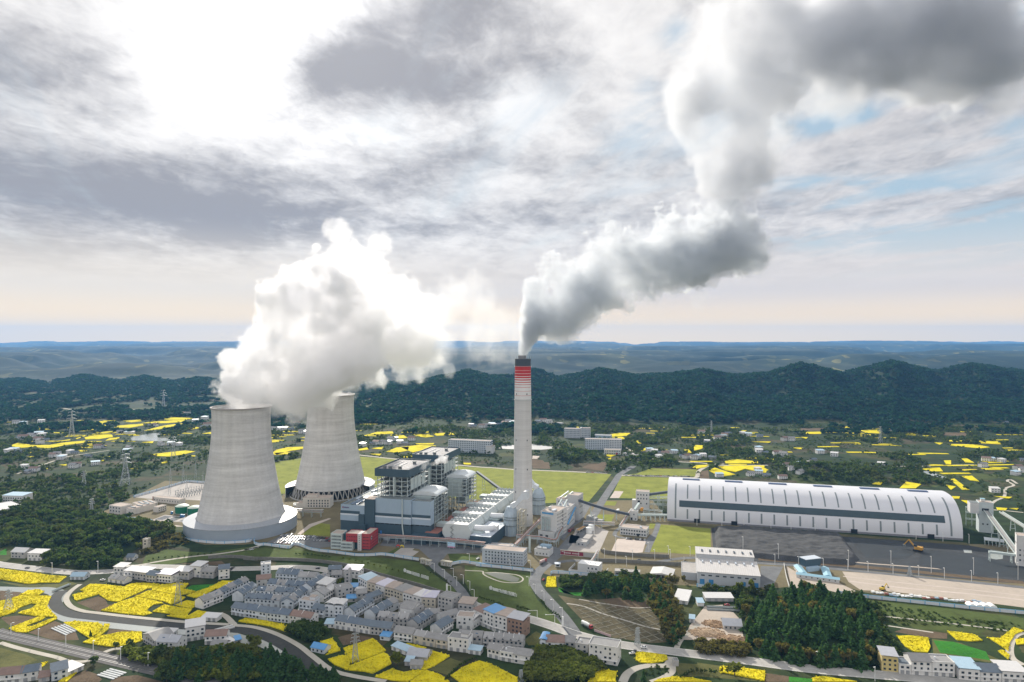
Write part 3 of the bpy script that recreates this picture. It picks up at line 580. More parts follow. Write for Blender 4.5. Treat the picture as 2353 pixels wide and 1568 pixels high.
ribbon('shed_verge', 'U:1536,1204 1700,1215 1900,1228 2100,1242 2225,1251', 11, crop_mat('brown_verge', (.115, .105, .055), (.065, .07, .035), .3), .13, 'brown grass verge along the foot of the long shed', block=False)
sheet('coal_patch', ['U:1948,1236 2060,1243 2120,1262 2080,1285 1990,1282', 'U:2120,1262 2230,1275 2360,1300 2360,1330 2200,1318 2110,1296'], M('wet_coal', (.018, .024, .028), .55, .6, .06, 0, 0, .4, .4), .14, 'wet black coal patches', block=False)
# lane markings
LINE = M('road_paint', (.75, .74, .70), .7, .15, .3)
_, hp = ribbon('road_line', MAIN, .35, LINE, .13, 'white edge line of the highway', off=5.6, block=False)
ribbon('road_line', MAIN, .35, LINE, .13, 'white edge line of the highway, village side', off=-5.6, block=False)
# ---- river, embankment, railway
def river():
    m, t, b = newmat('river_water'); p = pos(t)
    b.inputs['Base Color'].default_value = (.34, .36, .33, 1); b.inputs['Roughness'].default_value = .16; b.inputs['Specular IOR Level'].default_value = .9  # pale base colour carries the silver sun glint and sky reflection
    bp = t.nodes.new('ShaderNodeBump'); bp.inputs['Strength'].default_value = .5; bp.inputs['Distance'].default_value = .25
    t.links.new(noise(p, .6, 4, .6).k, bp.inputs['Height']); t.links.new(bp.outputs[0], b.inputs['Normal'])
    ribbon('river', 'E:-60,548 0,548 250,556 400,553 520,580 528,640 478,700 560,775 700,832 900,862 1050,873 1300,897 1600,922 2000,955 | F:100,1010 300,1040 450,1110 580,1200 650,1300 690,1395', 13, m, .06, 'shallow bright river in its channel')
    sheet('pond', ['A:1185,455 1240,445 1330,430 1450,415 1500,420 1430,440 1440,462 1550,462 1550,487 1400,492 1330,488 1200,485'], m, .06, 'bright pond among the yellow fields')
    sheet('pond', ['T:935,765 1125,697 1265,712 1080,775', 'T:1150,775 1320,715 1455,730 1290,800', 'T:1370,800 1530,740 1640,760 1530,810'], M('basin_water', (.012, .016, .02), .25, .3, .3), .12, 'black settling basins beside the cooling tower')
    sheet('pond', ['G:190,405 270,393 400,410 500,450 480,480 430,482 300,450'], M('murky_water', (.05, .065, .045), .4, .3, .1), .10, 'murky pond in the lawn')
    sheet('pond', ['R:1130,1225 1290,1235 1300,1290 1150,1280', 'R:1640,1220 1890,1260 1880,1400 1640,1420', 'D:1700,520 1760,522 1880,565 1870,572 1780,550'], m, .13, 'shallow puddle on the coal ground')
    sheet('pond', ['C:260,555 330,535 600,520 690,530 880,555 700,570 400,565'], M('pale_basin', (.42, .42, .41), .5, .2, .1), .1, 'pale reservoir behind the chimney')
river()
def embankment():
    m, t, b = newmat('embankment_stone'); p = pos(t)
    c = mix(noise(p, .35, 5, .7), (.022, .025, .024), (.065, .065, .058)); c = mix(1.0, c, grey(t, (noise(p, .03, 4)-.5)*.8+1.0), 'MULTIPLY')
    t.links.new(c.k, b.inputs['Base Color']); b.inputs['Roughness'].default_value = .95
    for s, w, off in (('E:650,555 600,605 590,650 635,710 740,752 900,772 1200,806 1500,836 1700,854 1900,866 2085,878', 12, -8), ('F:0,880 200,900 400,960 600,1065 740,1175 850,1250', 12, -8)):
        p = path(s); n = len(p); v = []; f = []
        for i, q in enumerate(p):
            d = p[min(i+1, n-1)]-p[max(i-1, 0)]; d.z = 0; d.normalize(); r = Vector((d.y, -d.x, 0))
            if r.y > 0: r = -r
            for k, (o, z) in enumerate(((2.2, .32), (3.0, .32), (12.0, .10))): v.append(tuple(q+r*o+Vector((0, 0, z))))
        for i in range(n-1):
            for k in range(2): f.append((i*3+k, i*3+k+1, i*3+k+4, i*3+k+3))
        me = bpy.data.meshes.new('embankment'); me.from_pydata(v, [], f); me.materials.append(m); me.update()
        tag(link('embankment', me), 'dark stone river embankment', None, None, 'structure')
embankment()
def railway():
    s = 'E:-60,930 0,952 250,1010 500,1068 800,1138 1100,1210 1450,1290 1750,1355 2000,1400'
    ribbon('railway', s, 13, M('ballast', (.14, .135, .13), .95, .3, .2, 0, 0, .1, .2), .14, 'dark ballast bed of the double track railway')
    steel = M('rail_steel', (.45, .44, .43), .35, .2, .4, .8)
    for off in (-3.4, -1.9, 1.9, 3.4):
        v, f = strip(path(s), .35, .38, off); me = bpy.data.meshes.new('rail'); me.from_pydata(v, [], f); me.materials.append(steel); me.update()
        tag(link('rail', me), 'steel rail of the double track', None, None, 'structure')
railway()
def coal_heap():
    """low spread heaps of coal with a bulldozed face"""
    P = pts('U:1640,1212 1700,1214 1880,1226 1935,1232 1948,1250 1975,1285 1960,1300 1800,1290 1645,1272'); q = [F0(p) for p in P]
    xs = np.arange(min(a.x for a in q), max(a.x for a in q), 1.6); ys = np.arange(min(a.y for a in q), max(a.y for a in q), 1.6)
    X, Y = np.meshgrid(xs, ys, indexing='ij'); ins = ipoly(X, Y, [(a.x, a.y) for a in q])
    d = np.full(X.shape, 99.)
    for i in range(len(q)):
        a, b = q[i], q[(i+1) % len(q)]; ab = b-a; t = np.clip(((X-a.x)*ab.x+(Y-a.y)*ab.y)/(ab.x**2+ab.y**2), 0, 1)
        d = np.minimum(d, np.hypot(X-a.x-t*ab.x, Y-a.y-t*ab.y))
    Z = np.where(ins, S01(d/6)*(2.0+3.4*fbm2(X/9, Y/7, 4, 4)+1.6*fbm2(X/30, Y/22, 2, 40)), -.5)
    nr, nc = X.shape; i = np.arange(nr*nc).reshape(nr, nc); f = np.stack([i[:-1, :-1], i[1:, :-1], i[1:, 1:], i[:-1, 1:]], -1).reshape(-1, 4)
    keep = ins.ravel()[f].any(1)
    o = npmesh('coal_heap', np.stack([X, Y, Z], -1).reshape(-1, 3), f[keep], [M('coal_grey', (.072, .073, .075), .9, .7, .09, 0, 0, .15, .5)])
    tag(o, 'broad low grey heap of coal in front of the long white shed', 'coal heap')
coal_heap()
def lattice():
    """concrete beams gridding the cut slope"""
    P = pts('G:1000,690 1290,680 1420,700 1700,740 1800,850 1795,915 1840,1020 1700,1030 1350,985 1110,860'); q = [F0(p) for p in P]; poly = [(a.x, a.y) for a in q]
    m = MB(); cx = sum(a.x for a in q)/len(q); cy = sum(a.y for a in q)/len(q)
    for ang in (28, 118):
        d = Vector((math.cos(rad(ang)), math.sin(rad(ang)), 0)); nn = Vector((-d.y, d.x, 0))
        for k in range(-12, 13):
            base = Vector((cx, cy, 0))+nn*k*7.5
            for j in range(-24, 24):
                a = base+d*j*3.75; b = a+d*3.75; mid = (a+b)/2
                if ipoly(np.array([mid.x]), np.array([mid.y]), poly)[0] and random.random() < .84: m.beam(a+Vector((0, 0, .2)), b+Vector((0, 0, .2)), .42, .4)
    tag(m.build('slope_lattice', M('old_concrete', (.29, .27, .20), .95, .35, .3)), 'pale concrete lattice gridding the brown slope', None, None, 'structure')
    ribbon('bench', 'G:930,680 1080,705 1250,770 1450,830 1650,890 1790,918', 2.0, LANE, .22, 'pale bench path across the lattice slope', block=False)
    ribbon('bench', 'G:1040,640 1200,670 1400,700 1560,720 1690,715', 1.4, LANE, .22, 'upper bench path across the slope', block=False)
lattice()
# ------------------------------------------------------------------ building helpers
def site(a, b, name=None, label=None, cat=None, group=None):
    """local frame on the near base edge a -> b (survey points): x along it, y away from the viewer"""
    p, q = F0(a), F0(b); d = q-p; rz = math.atan2(d.y, d.x)
    o = empty(name, p, rz, label, cat, group) if name else None
    return o, d.length
UNIT = {}
def unit(mat):
    if mat.name not in UNIT:
        UNIT[mat.name] = MB().box(-.5, .5, -.5, .5, -.5, .5).mesh('pane_'+mat.name, mat)
    return UNIT[mat.name]
def win(root, x, y, z, w, h, side='f', name='window', mat=None):
    o = link(name, unit(mat or GLASS), root, (x, y, z)); t = .24
    o.scale = (w, t, h) if side in 'fb' else (t, w, h); return o
def winrow(root, x0, x1, n, y, zs, w, h, side='f', mat=None, skip=0.0):
    for z in zs:
        for i in range(n):
            if random.random() < skip: continue
            c = x0+(x1-x0)*(i+.5)/n
            if side in 'fb': win(root, c, y, z, w, h, side, mat=mat)
            else: win(root, y, c, z, w, h, side, mat=mat)
def flat_block(root, x0, x1, y0, y1, z0, z1, wall, roof, par=.6, wname='wall', rname='roof'):
    MB().box(x0, x1, y0, y1, z0, z1).build(wname, wall, root)
    m = MB(); m.box(x0+.35, x1-.35, y0+.35, y1-.35, z1, z1+.15)
    m.build(rname, roof, root)
    if par:
        m = MB(); t = .3
        m.box(x0, x1, y0-.05, y0+t, z1, z1+par); m.box(x0, x1, y1-t, y1+.05, z1, z1+par)
        m.box(x0, x0+t, y0+t+.01, y1-t-.01, z1, z1+par); m.box(x1-t, x1, y0+t+.01, y1-t-.01, z1, z1+par)
        m.build('parapet', wall, root)
def lattice_frame(m, xs, ys, zs, w=.55, skipx=0.0, brace=True):
    """steel columns and beams round the outside of a grid"""
    z0, z1 = zs[0], zs[-1]
    edge = [(x, y) for x in xs for y in ys if x in (xs[0], xs[-1]) or y in (ys[0], ys[-1])]
    for x, y in edge: m.box(x-w/2, x+w/2, y-w/2, y+w/2, z0, z1)
    for z in zs[1:]:
        for y in (ys[0], ys[-1]): m.box(xs[0]-w, xs[-1]+w, y-w*.62, y+w*.62, z-.32, z+.32)
        for x in (xs[0], xs[-1]): m.box(x-w*.62, x+w*.62, ys[0]-w, ys[-1]+w, z-.30, z+.30)
    if brace:
        for k in range(len(zs)-1):
            for i in range(0, len(ys)-1, 2):
                a, b = (ys[i], ys[i+1]) if k % 2 == 0 else (ys[i+1], ys[i])
                m.beam((xs[-1], a, zs[k]), (xs[-1], b, zs[k+1]), .32); m.beam((xs[0], a, zs[k]), (xs[0], b, zs[k+1]), .32)
            if len(xs) > 2:
                i = 1 if k % 2 == 0 else max(0, len(xs)-3)
                m.beam((xs[i], ys[0], zs[k]), (xs[i+1], ys[0], zs[k+1]), .32)
BLUEG = M('blue_cladding', (.34, .44, .54), .5, .08, .15, 0, .05)
STRIPE = M('pale_stripe', (.62, .68, .75), .5, .06, .2)
DECK = M('steel_deck', (.17, .19, .19), .7, .4, .4)
PANEL = M('pale_green_panel', (.48, .55, .54), .5, .15, .25, 0, .08)
TANROOF = M('tan_roof', (.44, .37, .32), .9, .25, .12, 0, 0, .15, .1)
SOLAR = M('solar_glass', (.10, .17, .27), .2, .15, .4, 0, 0, .6)
OFFW = M('off_white_wall', (.60, .60, .59), .7, .10, .2, 0, .10)
WARMW = M('warm_white_wall', (.62, .58, .53), .75, .12, .2, 0, .12)
REDP = M('red_panel', (.40, .055, .065), .55, .12, .3, 0, .05)
LETTER = M('letter_white', (.80, .80, .78), .6, .05, .5)
FONT = None
def text(root, name, body, x, y, z, size, mat, ext=.06, align='CENTER'):
    cu = bpy.data.curves.new(name, 'FONT'); cu.body = body; cu.size = size; cu.extrude = ext; cu.align_x = align; cu.align_y = 'BOTTOM_BASELINE'
    cu.resolution_u = 2; cu.materials.append(mat)
    o = bpy.data.objects.new(name, cu); COL.objects.link(o)
    if root is not None: o.parent = root
    o.location = (x, y, z); o.rotation_euler = (rad(90), 0, 0); return o
# ------------------------------------------------------------------ turbine hall with its bunker bay
HA, HB = (783, 1232), (988, 1248)
def turbine_hall():
    r, W = site(HA, HB, 'turbine_hall', 'long turbine hall with blue grey cladding above a dark base and a dark stair tower', 'turbine hall')
    flat_block(r, 0, 30, .3, 180, 0, 36, BLUEG, DECK, 1.0, 'hall_wall', 'hall_roof')
    MB().box(0-.2, 24, 0, .29, 0, 18.6).build('dark_base', DARKC, r)
    def band(x0, x1, y, name='facade'):
        MB().box(x0, x1, y-.5, y, 18.8, 26.8-1.8).build('lower_cladding', BLUEG, r)
        MB().box(x0, x1, y-.55, y, 25.02, 26.8).build('white_stripe', STRIPE, r)
        MB().box(x0, x1, y-.45, y, 26.82, 30).build('dark_stripe', DARKC, r)
    band(-.2, 24, 0)
    MB().box(2.2, 3.6, -.3, -.02, 32.8, 34.6).build('emblem', M('letter_red', (.30, .10, .16), .6), r)
    for i in range(7): MB().box(4.1+i*.95, 4.75+i*.95, -.25, -.02, 33, 34.2).build('character', M('letter_plum', (.16, .13, .22), .6), r)
    MB().box(31, 43.5, -2, 14, 0, 45).build('stair_tower', DARKC, r)
    MB().box(31.2, 43.3, -1.8, 13.8, 45, 45.3).build('stair_roof', TANROOF, r)
    MB().box(24.2, 30.9, -3.5, 10, 0, 27).build('lift_block', DARKC, r)
    MB().box(26, 34, -7, -3.6, 0, 17).build('porch_block', DARKC, r)
    MB().box(43.6, 87.4, 0, 13, 0, 18.7).build('bunker_base', DARKC, r)
    MB().box(43.6, 87.4, 0.1, 13, 18.75, 46.6).build('bunker_wall', BLUEG, r); band(43.6, 87.4, 0)
    MB().box(87.6, 110, 2.2, 13, 0, 18.7).build('bunker_base', DARKC, r)
    MB().box(87.6, 110, 2.3, 13, 18.75, 45.4).build('bunker_wall', BLUEG, r); band(87.6, 110, 2.2)
    MB().box(43.8, 87.2, .4, 12.8, 46.6, 46.8).build('bunker_roof', DECK, r)
    MB().box(87.8, 109.8, 2.6, 12.8, 45.4, 45.6).build('bunker_roof', DECK, r)
    m = MB()
    for x in range(44, 110, 6): m.box(x, x+4.5, (-.06 if x < 87 else 2.14), .3 if x < 87 else 2.5, 17.4, 18.6)
    m.build('louvre_strip', DARK, r)
    MB().box(40, 62, -3, -.5, 0, 3.6).build('loading_canopy', CLAD, r)
    MB().box(90, 108, -8, 2, 0, 9.5).build('dark_annex', DARKC, r)
    for i, (x, y) in enumerate([(12, 8), (17, 8), (12, 20), (17, 20), (13, 40), (18, 40), (14, 58), (19, 58), (14, 84), (19, 84)]):
        MB().box(-2, 2, -5, 5, 0, .35).build('solar_panel', SOLAR, r, (x, y, 37.2)).rotation_euler = (rad(4), 0, 0)
    for y in (30, 70, 105, 130, 150):
        MB().box(4, 8, y, y+10, 36.2, 37.8).build('roof_vent', CLAD, r)
    # pale discharge pipe down the face with its vessel
    m = MB(); m.tube([(77.2, -1.2, 47), (77.2, -1.2, 18), (77.8, -1.6, 14), (79, -2.5, 9), (79.2, -2.8, 5)], .75, 10)
    m.lathe([(1.6, 1.5), (1.8, 2), (1.8, 6.5), (1.2, 7.2), (.3, 7.4)], 16, 0, 79.2, -2.8); m.box(78, 80.4, -4, -1.6, 0, 1.5)
    m.build('drain_pipe', PANEL, r, smooth=40)
    m = MB()
    for k in range(7): m.box(48+k*1.1, 48.5+k*1.1, -5, -1.2, 0, 6.5)
    m.box(47.5, 56, -4.6, -1.4, 6.5, 7); m.build('equipment_rack', DECK, r)
    MB().lathe([(1.0, 7), (1.1, 7.4), (1.1, 10), (.5, 10.6)], 12, 0, 52, -3).build('blue_vessel', M('blue_paint', (.04, .16, .42), .5, .1, .3), r)
turbine_hall()
# ------------------------------------------------------------------ boiler houses
def boiler_house(dx, dy, label):
    r, W = site(HA, HB); p, q = F0(HA), F0(HB); d = (q-p).normalized(); n = Vector((-d.y, d.x, 0)); base = p+d*(39+dx)+n*(14+dy)
    r = empty('boiler_house', base, math.atan2(d.y, d.x), label, 'boiler house', 'twin boiler houses')
    Wd, L, Hh = 39, 66, 77.5
    MB().box(-1.5, Wd+1.5, -1.5, L+1.5, 69, 69.8).build('roof_underside', DARKC, r)
    m = MB(); t = .5
    m.box(-2, Wd+2, -2, -2+t, 69.2, Hh+.6); m.box(-2, Wd+2, L+2-t, L+2, 69.2, Hh+.6); m.box(-2, -2+t, -1.49, L+1.49, 69.2, Hh+.6); m.box(Wd+2-t, Wd+2, -1.49, L+1.49, 69.2, Hh+.6)
    m.build('fascia', DARKC, r)
    MB().box(-1.4, Wd+1.4, -1.4, L+1.4, 76.4, 76.8).build('roof', M('boiler_roof', (.17, .17, .185), .7, .25, .08, 0, 0, .3, .08), r)
    for x, y in ((6, 3), (13, 3), (24, 6), (28, 40)):
        m = MB().box(x, x+3.2, y, y+3.2, 76.8, 79.6); m.box(x-.5, x+3.7, y-.5, y+3.7, 79.6, 80.1); m.build('roof_fan', DECK, r)
    for x, y0, y1 in ((10, 24, 52), (18, 18, 46)): MB().box(x, x+.7, y0, y1, 76.8, 77.5).build('roof_rail', LETTER, r)
    m = MB(); xs = [1, 8.5, 16, 23.5, 31, 38]; ys = [0, 10, 20, 30, 41, 52, 65]; zs = [0, 20, 26, 31.5, 36.5, 42, 47.5, 53, 58.5, 64, 69.3]
    lattice_frame(m, xs, ys, zs, .75)
    for z in zs[1:-1]:
        m.box(-4.5, 1, -3, -2.2, z-.25, z+.25)
        for k in range(3): m.box(-4.4+k*1.9, -4.1+k*1.9, -2.9, -2.6, z, z+1.3)
    m.build('steel_frame', STEEL, r)
    m = MB()
    for z in zs[1:-1]:
        m.box(1.4, 37.6, 0.6, 64.4, z-.16, z+.02)
    m.build('floor_deck', DECK, r)
    MB().box(9, 31, 14, 40, 24, 68).build('furnace_casing', M('furnace_grey', (.30, .35, .36), .6, .3, .12, 0, .1), r)
    MB().box(9.5, 30.5, 41, 60, 30, 66).build('rear_pass_casing', M('rear_pass_grey', (.34, .39, .39), .6, .3, .12, 0, .1), r)
    for k in range(6):
        x = 4+k*6; MB().lathe([(1.6, 27), (1.8, 29), (1.8, 36), (1.2, 37.5)], 12, 0, x, 5).build('coal_hopper', CLAD, r)
    for y0 in (8, 19, 30, 43): MB().box(38.5, 38.8, y0, y0+9.4, 52, 66).build('side_panel', PANEL, r)
    for y0 in (19, 30, 43): MB().box(38.5, 38.8, y0, y0+9.4, 38, 48).build('side_panel', PANEL, r)
    MB().box(21, 22.8, -2.2, -.6, 30, 68.9).build('riser_duct', PANEL, r)
    for k in range(12):
        z = 27+k*3.3; MB().beam((32, -1.6, z), (37, -1.6, z+2.6) if k % 2 == 0 else (27, -1.6, z+2.6), .8, .3).build('stair_flight', STEEL, r)
    # catalytic reactor beside the boiler under an arched roof
    x0, x1, y0, y1 = 43, 71, 2, 44
    m = MB(); n = 10; prof = [(x0-1+(x1-x0+2)*(1-math.cos(math.pi*i/n))/2, 48+4.6*math.sin(math.pi*i/n)**.8) for i in range(n+1)]
    v = [(a, y0+4, z) for a, z in prof]+[(a, y1-2, z) for a, z in prof]; k = n+1
    m.add(v, [(i, i+1, k+i+1, k+i) for i in range(n)]+[tuple(range(k))[::-1], tuple(range(k, 2*k))])
    m.build('reactor_roof', M('reactor_roof_white', (.60, .64, .66), .4, .12, .12), r, smooth=30)
    MB().box(x0+1, x1-7, y0+5, y1-4, 24, 47.9).build('reactor_casing', PANEL, r)
    m = MB(); lattice_frame(m, [x0, x0+9, x0+18, x1], [y0, y0+10, y0+21, y0+32, y1], [0, 12, 19, 25, 30, 35, 39.5, 44, 47.4], .65); m.build('reactor_frame', STEEL, r)
    m = MB()
    for z in (25, 30, 35, 39.5, 44): m.box(x1-6.6, x1+1.0, y0+.6, y1-.6, z-.1, z+.05)
    m.build('reactor_deck', DECK, r)
    m = MB(); m.box(x0+4, x0+16, y1-10, y1+2, 8, 24); m.box(x0+6, x0+14, y1+2, y1+14, 8, 16); m.build('flue_duct', PANEL, r)
    return r
boiler_house(0, 0, 'boiler house on open steel framing, nearer one, right behind the blue grey facade')
boiler_house(3.3, 104, 'farther boiler house whose dark roof rises behind the first boiler roof')
# ------------------------------------------------------------------ precipitators on their dark plinth
PA, PB = F0((1016, 1251)), None
def plant_dir(deg=17):
    return Vector((math.cos(rad(-deg)), math.sin(rad(-deg)), 0)), Vector((math.sin(rad(deg)), math.cos(rad(deg)), 0))
UX, UY = plant_dir(17)
def precipitators():
    o = Vector((-79, 762, 0)); rz = rad(-17)
    pl = empty('plinth_building', o+UX*(-1)+UY*1, rz, 'dark clad plinth building under the row of white precipitators', 'plinth building')
    MB().box(-17, -1, -6, 150, 0, 12).build('side_wing', DARKC, pl)
    MB().box(-.5, 36, -1, 196, 0, 6.4).build('plinth_wall', DARKC, pl)
    MB().box(36.2, 60, -4, 60, 0, 12.5).build('fan_house', DARKC, pl)
    MB().box(36.4, 59.8, -3.8, 59.8, 12.5, 12.8).build('fan_house_roof', CLAD, pl)
    MB().box(-16.8, -1.2, -5.8, 149.8, 12, 12.3).build('side_wing_roof', M('rust_roof', (.30, .13, .10), .8, .3, .2), pl)
    for k, nm in enumerate(('nearest of four white octagonal precipitators, with a zigzag stair on its face', 'second of four white octagonal precipitators behind the zigzag stair', 'third of four white octagonal precipitators, beside the absorber duct', 'farthest of four white octagonal precipitators, next to the green lawn')):
        b = o+UY*(2+k*49)
        r = empty('precipitator', b, rz, nm, 'precipitator', 'row of four precipitators'); L = 45
        prof = [(4, 5.8), (31, 5.8), (34.5, 11), (34.5, 16), (31, 21.8), (4, 21.8), (.5, 16), (.5, 11)]
        m = MB(); v = [(x, 0, z) for x, z in prof]+[(x, L, z) for x, z in prof]
        m.add(v, [tuple(range(8)), tuple(range(8, 16))[::-1]]+[(i, 8+i, 8+(i+1) % 8, (i+1) % 8) for i in range(8)])
        m.build('casing', M('precipitator_white', (.56, .60, .60), .5, .14, .12, 0, .10), r)
        m = MB()
        for y in np.arange(2, L, 4.2):
            for i in (1, 2, 3): 
                a, c = prof[i], prof[i+1]; m.beam((a[0]+.15, y, a[1]), (c[0]+.15, y, c[1]), .3)
        m.build('casing_rib', STEEL, r)
        MB().box(4.5, 30.5, .4, L-.4, 21.9, 22.4).build('roof_deck', LETTER, r)
        for yy in (12, 20, 31, 38):
            for x in (7, 12, 17, 22, 27):
                mm = MB(); mm.lathe([(1.25, 22.4), (1.25, 24.0), (.5, 24.6), (.3, 25.6)], 10, 0, x, yy); mm.box(x-1.8, x+1.8, yy-.25, yy+.25, 22.4, 23.2)
                mm.build('transformer', M('transformer_grey', (.33, .36, .37), .5, .25, .4), r)
            MB().box(5, 30, yy+2.0, yy+2.25, 23.2, 23.4).build('roof_pipe', STEEL, r)
            MB().box(5, 30, yy+2.0, yy+2.1, 22.4, 23.2).build('handrail', STEEL, r)
        for sx in (1,):
            m = MB(); m.lathe([(4.6, 0), (4.6, 9), (3.8, 11), (2, 11.5)], 20); ob = m.build('inlet_duct', PANEL, r, (-5, 22, 12), smooth=40); ob.rotation_euler = (0, rad(90), 0)
            MB().box(-14, -1, 16, 28, 13, 17).build('inlet_box', PANEL, r)
        if k == 0:
            m = MB()
            for i in range(6): m.beam((10.5 if i % 2 else 14, -.6, 6+i*2.5), (14 if i % 2 else 10.5, -.6, 8.5+i*2.5), .7, .25)
            m.build('zigzag_stair', DECK, r)
            for x0 in (5.5, 18): MB().box(x0, x0+11, -.35, -.05, 5.4, 6.8).build('red_banner', REDP, r)
    for k in range(2):                                    # outlet ducts bending to the fans
        b = o+UY*(8+k*56)+UX*36
        r = empty('outlet_duct', b, rz, ('white elbow duct curling over the dark fan house', 'second white elbow duct beside the bluish absorber')[k], 'duct', 'outlet ducts')
        m = MB(); pth = [(0, 5, 17), (6, 4, 17.5), (12, 5, 17.5), (17, 9, 17), (18.5, 15, 16.5)]
        m.tube(pth, [3.2, 3.1, 3.1, 3.0, 2.8], 16); m.build('elbow', WHITE, r, smooth=40)
        MB().box(-2, 10, -1, 8, 12.9, 14.6).build('support', STEEL, r)
        MB().box(12, 22, 14, 22, 12.9, 18).build('fan_casing', WHITE, r)
precipitators()
def absorber(px, py, Y, label, mirror=1, tilt=0):
    x = (px-CX)/FOC*Y; r = empty('absorber_tower', (x, Y, 0), rad(-17), label, 'absorber tower', 'absorber towers')
    vm = M('absorber_steel', (.36, .43, .49), .45, .35, .15, 0, .25, .5)
    m = MB(); m.lathe([(8.7, 0), (8.7, 12), (8.75, 12.2), (8.7, 12.4), (8.7, 24), (5.2, 32.5), (4.6, 33)], 48, cap=True); m.build('vessel', vm, r, smooth=35)
    for z in (12, 18.5, 21.5):
        m = MB(); m.lathe([(8.7, z), (9.9, z), (9.9, z+.25), (8.7, z+.25)], 40)
        for a in range(0, 360, 12): m.box(9.75*math.cos(rad(a))-.08, 9.75*math.cos(rad(a))+.08, 9.75*math.sin(rad(a))-.08, 9.75*math.sin(rad(a))+.08, z, z+1.2)
        m.build('gallery', DECK, r)
    m = MB(); rng = random.Random(3)
    for i in range(7):
        a = rad(-150+i*28); R_ = 9.1; m.tube([(R_*math.cos(a), R_*math.sin(a), .5), (R_*math.cos(a), R_*math.sin(a), rng.uniform(8, 19)), (8.6*math.cos(a+.2), 8.6*math.sin(a+.2), 20)], .35, 6)
    m.build('spray_pipe', STEEL, r)
    m = MB(); s = mirror
    w = 4.4; prof = [(s*0, 29.5, 36.5), (s*6, 33, 39.5), (s*11, 38.5, 46), (s*16, 43, 52), (s*21, 43.5, 53)]
    v = []
    for x_, zb, zt in prof: v += [(x_, -w, zb), (x_, w, zb), (x_, w, zt), (x_, -w, zt)]
    f = [(0, 3, 2, 1)]
    for i in range(len(prof)-1):
        for k in range(4): f.append((i*4+k, i*4+(k+1) % 4, (i+1)*4+(k+1) % 4, (i+1)*4+k))
    f.append(tuple(len(v)-4+k for k in range(4))); m.add(v, f); m.build('flue_duct', M('duct_white', (.62, .66, .70), .45, .12, .2, 0, .1), r)
    m = MB(); x0, x1 = (9.8, 16) if s > 0 else (-16, -9.8)
    lattice_frame(m, [x0, (x0+x1)/2, x1], [-7, 0, 7], [0, 8, 15, 22, 29], .8, brace=False); m.build('concrete_frame', M('cream_concrete', (.50, .47, .38), .85, .15, .3), r)
    return r
absorber(1174.5, 1229, 797, 'bluish absorber vessel with cone top and box duct on the near side of the chimney')
absorber(1237, 1180, 895, 'half hidden absorber vessel behind the chimney with its duct turned left', -1)
def silver_tank():
    x, y, _ = PZ(1147, 1231); r = empty('storage_tank', (x, y, 0), 0, 'silver ribbed round tank with flat roof between precipitator and absorber', 'tank')
    m = MB(); m.lathe([(6.7, 0), (6.7, 4.1), (6.8, 4.2), (6.7, 4.3), (6.7, 12.4), (.05, 13.4)], 40); m.build('shell', M('tank_steel', (.42, .48, .54), .4, .18, .2, .3, .15), r, smooth=30)
    m = MB()
    for k in range(-5, 6): m.beam((k*1.15, -math.sqrt(45-(k*1.15)**2), 12.7), (k*1.15, math.sqrt(45-(k*1.15)**2), 12.9+.3), .2)
    m.build('roof_rib', STEEL, r)
    m = MB(); m.beam((-6.9, -1, 0), (-6.9, -1, 13.5), .5); m.build('ladder', STEEL, r)
silver_tank()
# ------------------------------------------------------------------ pipe racks
def pipe_rack(s, h, label, gap=9.0, pipes=4, w=4.0, col=None):
    p = path(s, 4); a = p[0]; r = empty('pipe_rack', a, 0, label, 'pipe rack', 'steel pipe racks'); acc = 0; nxt = 0
    q = [v-a for v in p]
    for lvl in (h-2.6, h-.2):
        m = MB()
        for i in range(len(q)-1):
            d = (q[i+1]-q[i]).normalized(); n = Vector((-d.y, d.x, 0))
            for o in (-w/2, w/2): m.beam(q[i]+n*o+Vector((0, 0, lvl)), q[i+1]+n*o+Vector((0, 0, lvl)), .4)
        m.build('longitudinal_beam', STEEL, r)
    pm = [M('pipe_silver', (.50, .52, .53), .35, .15, .4, .4), M('pipe_rust', (.34, .14, .09), .6, .2, .4), M('pipe_pale', (.60, .60, .56), .5, .15, .4)]
    for k in range(pipes):
        for lvl in (h-2.3, h+.15):
            m = MB(); o = -w/2+.6+k*(w-1.2)/max(1, pipes-1); pts_ = []
            for i, v in enumerate(q):
                d = (q[min(i+1, len(q)-1)]-q[max(i-1, 0)]).normalized(); pts_.append(v+Vector((-d.y, d.x, 0))*o+Vector((0, 0, lvl+.3)))
            m.tube(pts_, .22+.12*((k*7+int(lvl)) % 3), 6); m.build('pipe', pm[(k+(lvl > h-1)) % 3], r)
    for i in range(len(q)-1):
        d = q[i+1]-q[i]; L = d.length; dn = d.normalized(); n = Vector((-dn.y, dn.x, 0))
        while nxt <= acc+L:
            c = q[i]+dn*(nxt-acc); m = MB()
            for o in (-w/2, w/2): m.beam(c+n*o, c+n*o+Vector((0, 0, h)), .45)
            for z in (h-2.6, h-.2): m.beam(c-n*w/2+Vector((0, 0, z-.2)), c+n*w/2+Vector((0, 0, z-.2)), .4)
            m.build('trestle', STEEL, r); nxt += gap
        acc += L
    return r
pipe_rack('U:872,1247 930,1250 985,1254 1060,1260 1115,1266', 8.6, 'long pipe rack running along the foot of the dark facade', 10, 5, 4.5)
pipe_rack('U:1184,1270 1214,1238 1246,1205', 8.5, 'diagonal pipe rack climbing from the grey office past the chimney', 9, 4, 3.6)
pipe_rack('U:1187,1246 1245,1251 1275,1257 1283,1242 1292,1228', 8.0, 'pipe rack wrapping the front of the white process tower', 8, 3, 3)
pipe_rack('S:280,665 560,675 850,690', 6.5, 'pale pipe bridge crossing the yard by the two white tanks', 22, 3, 3)
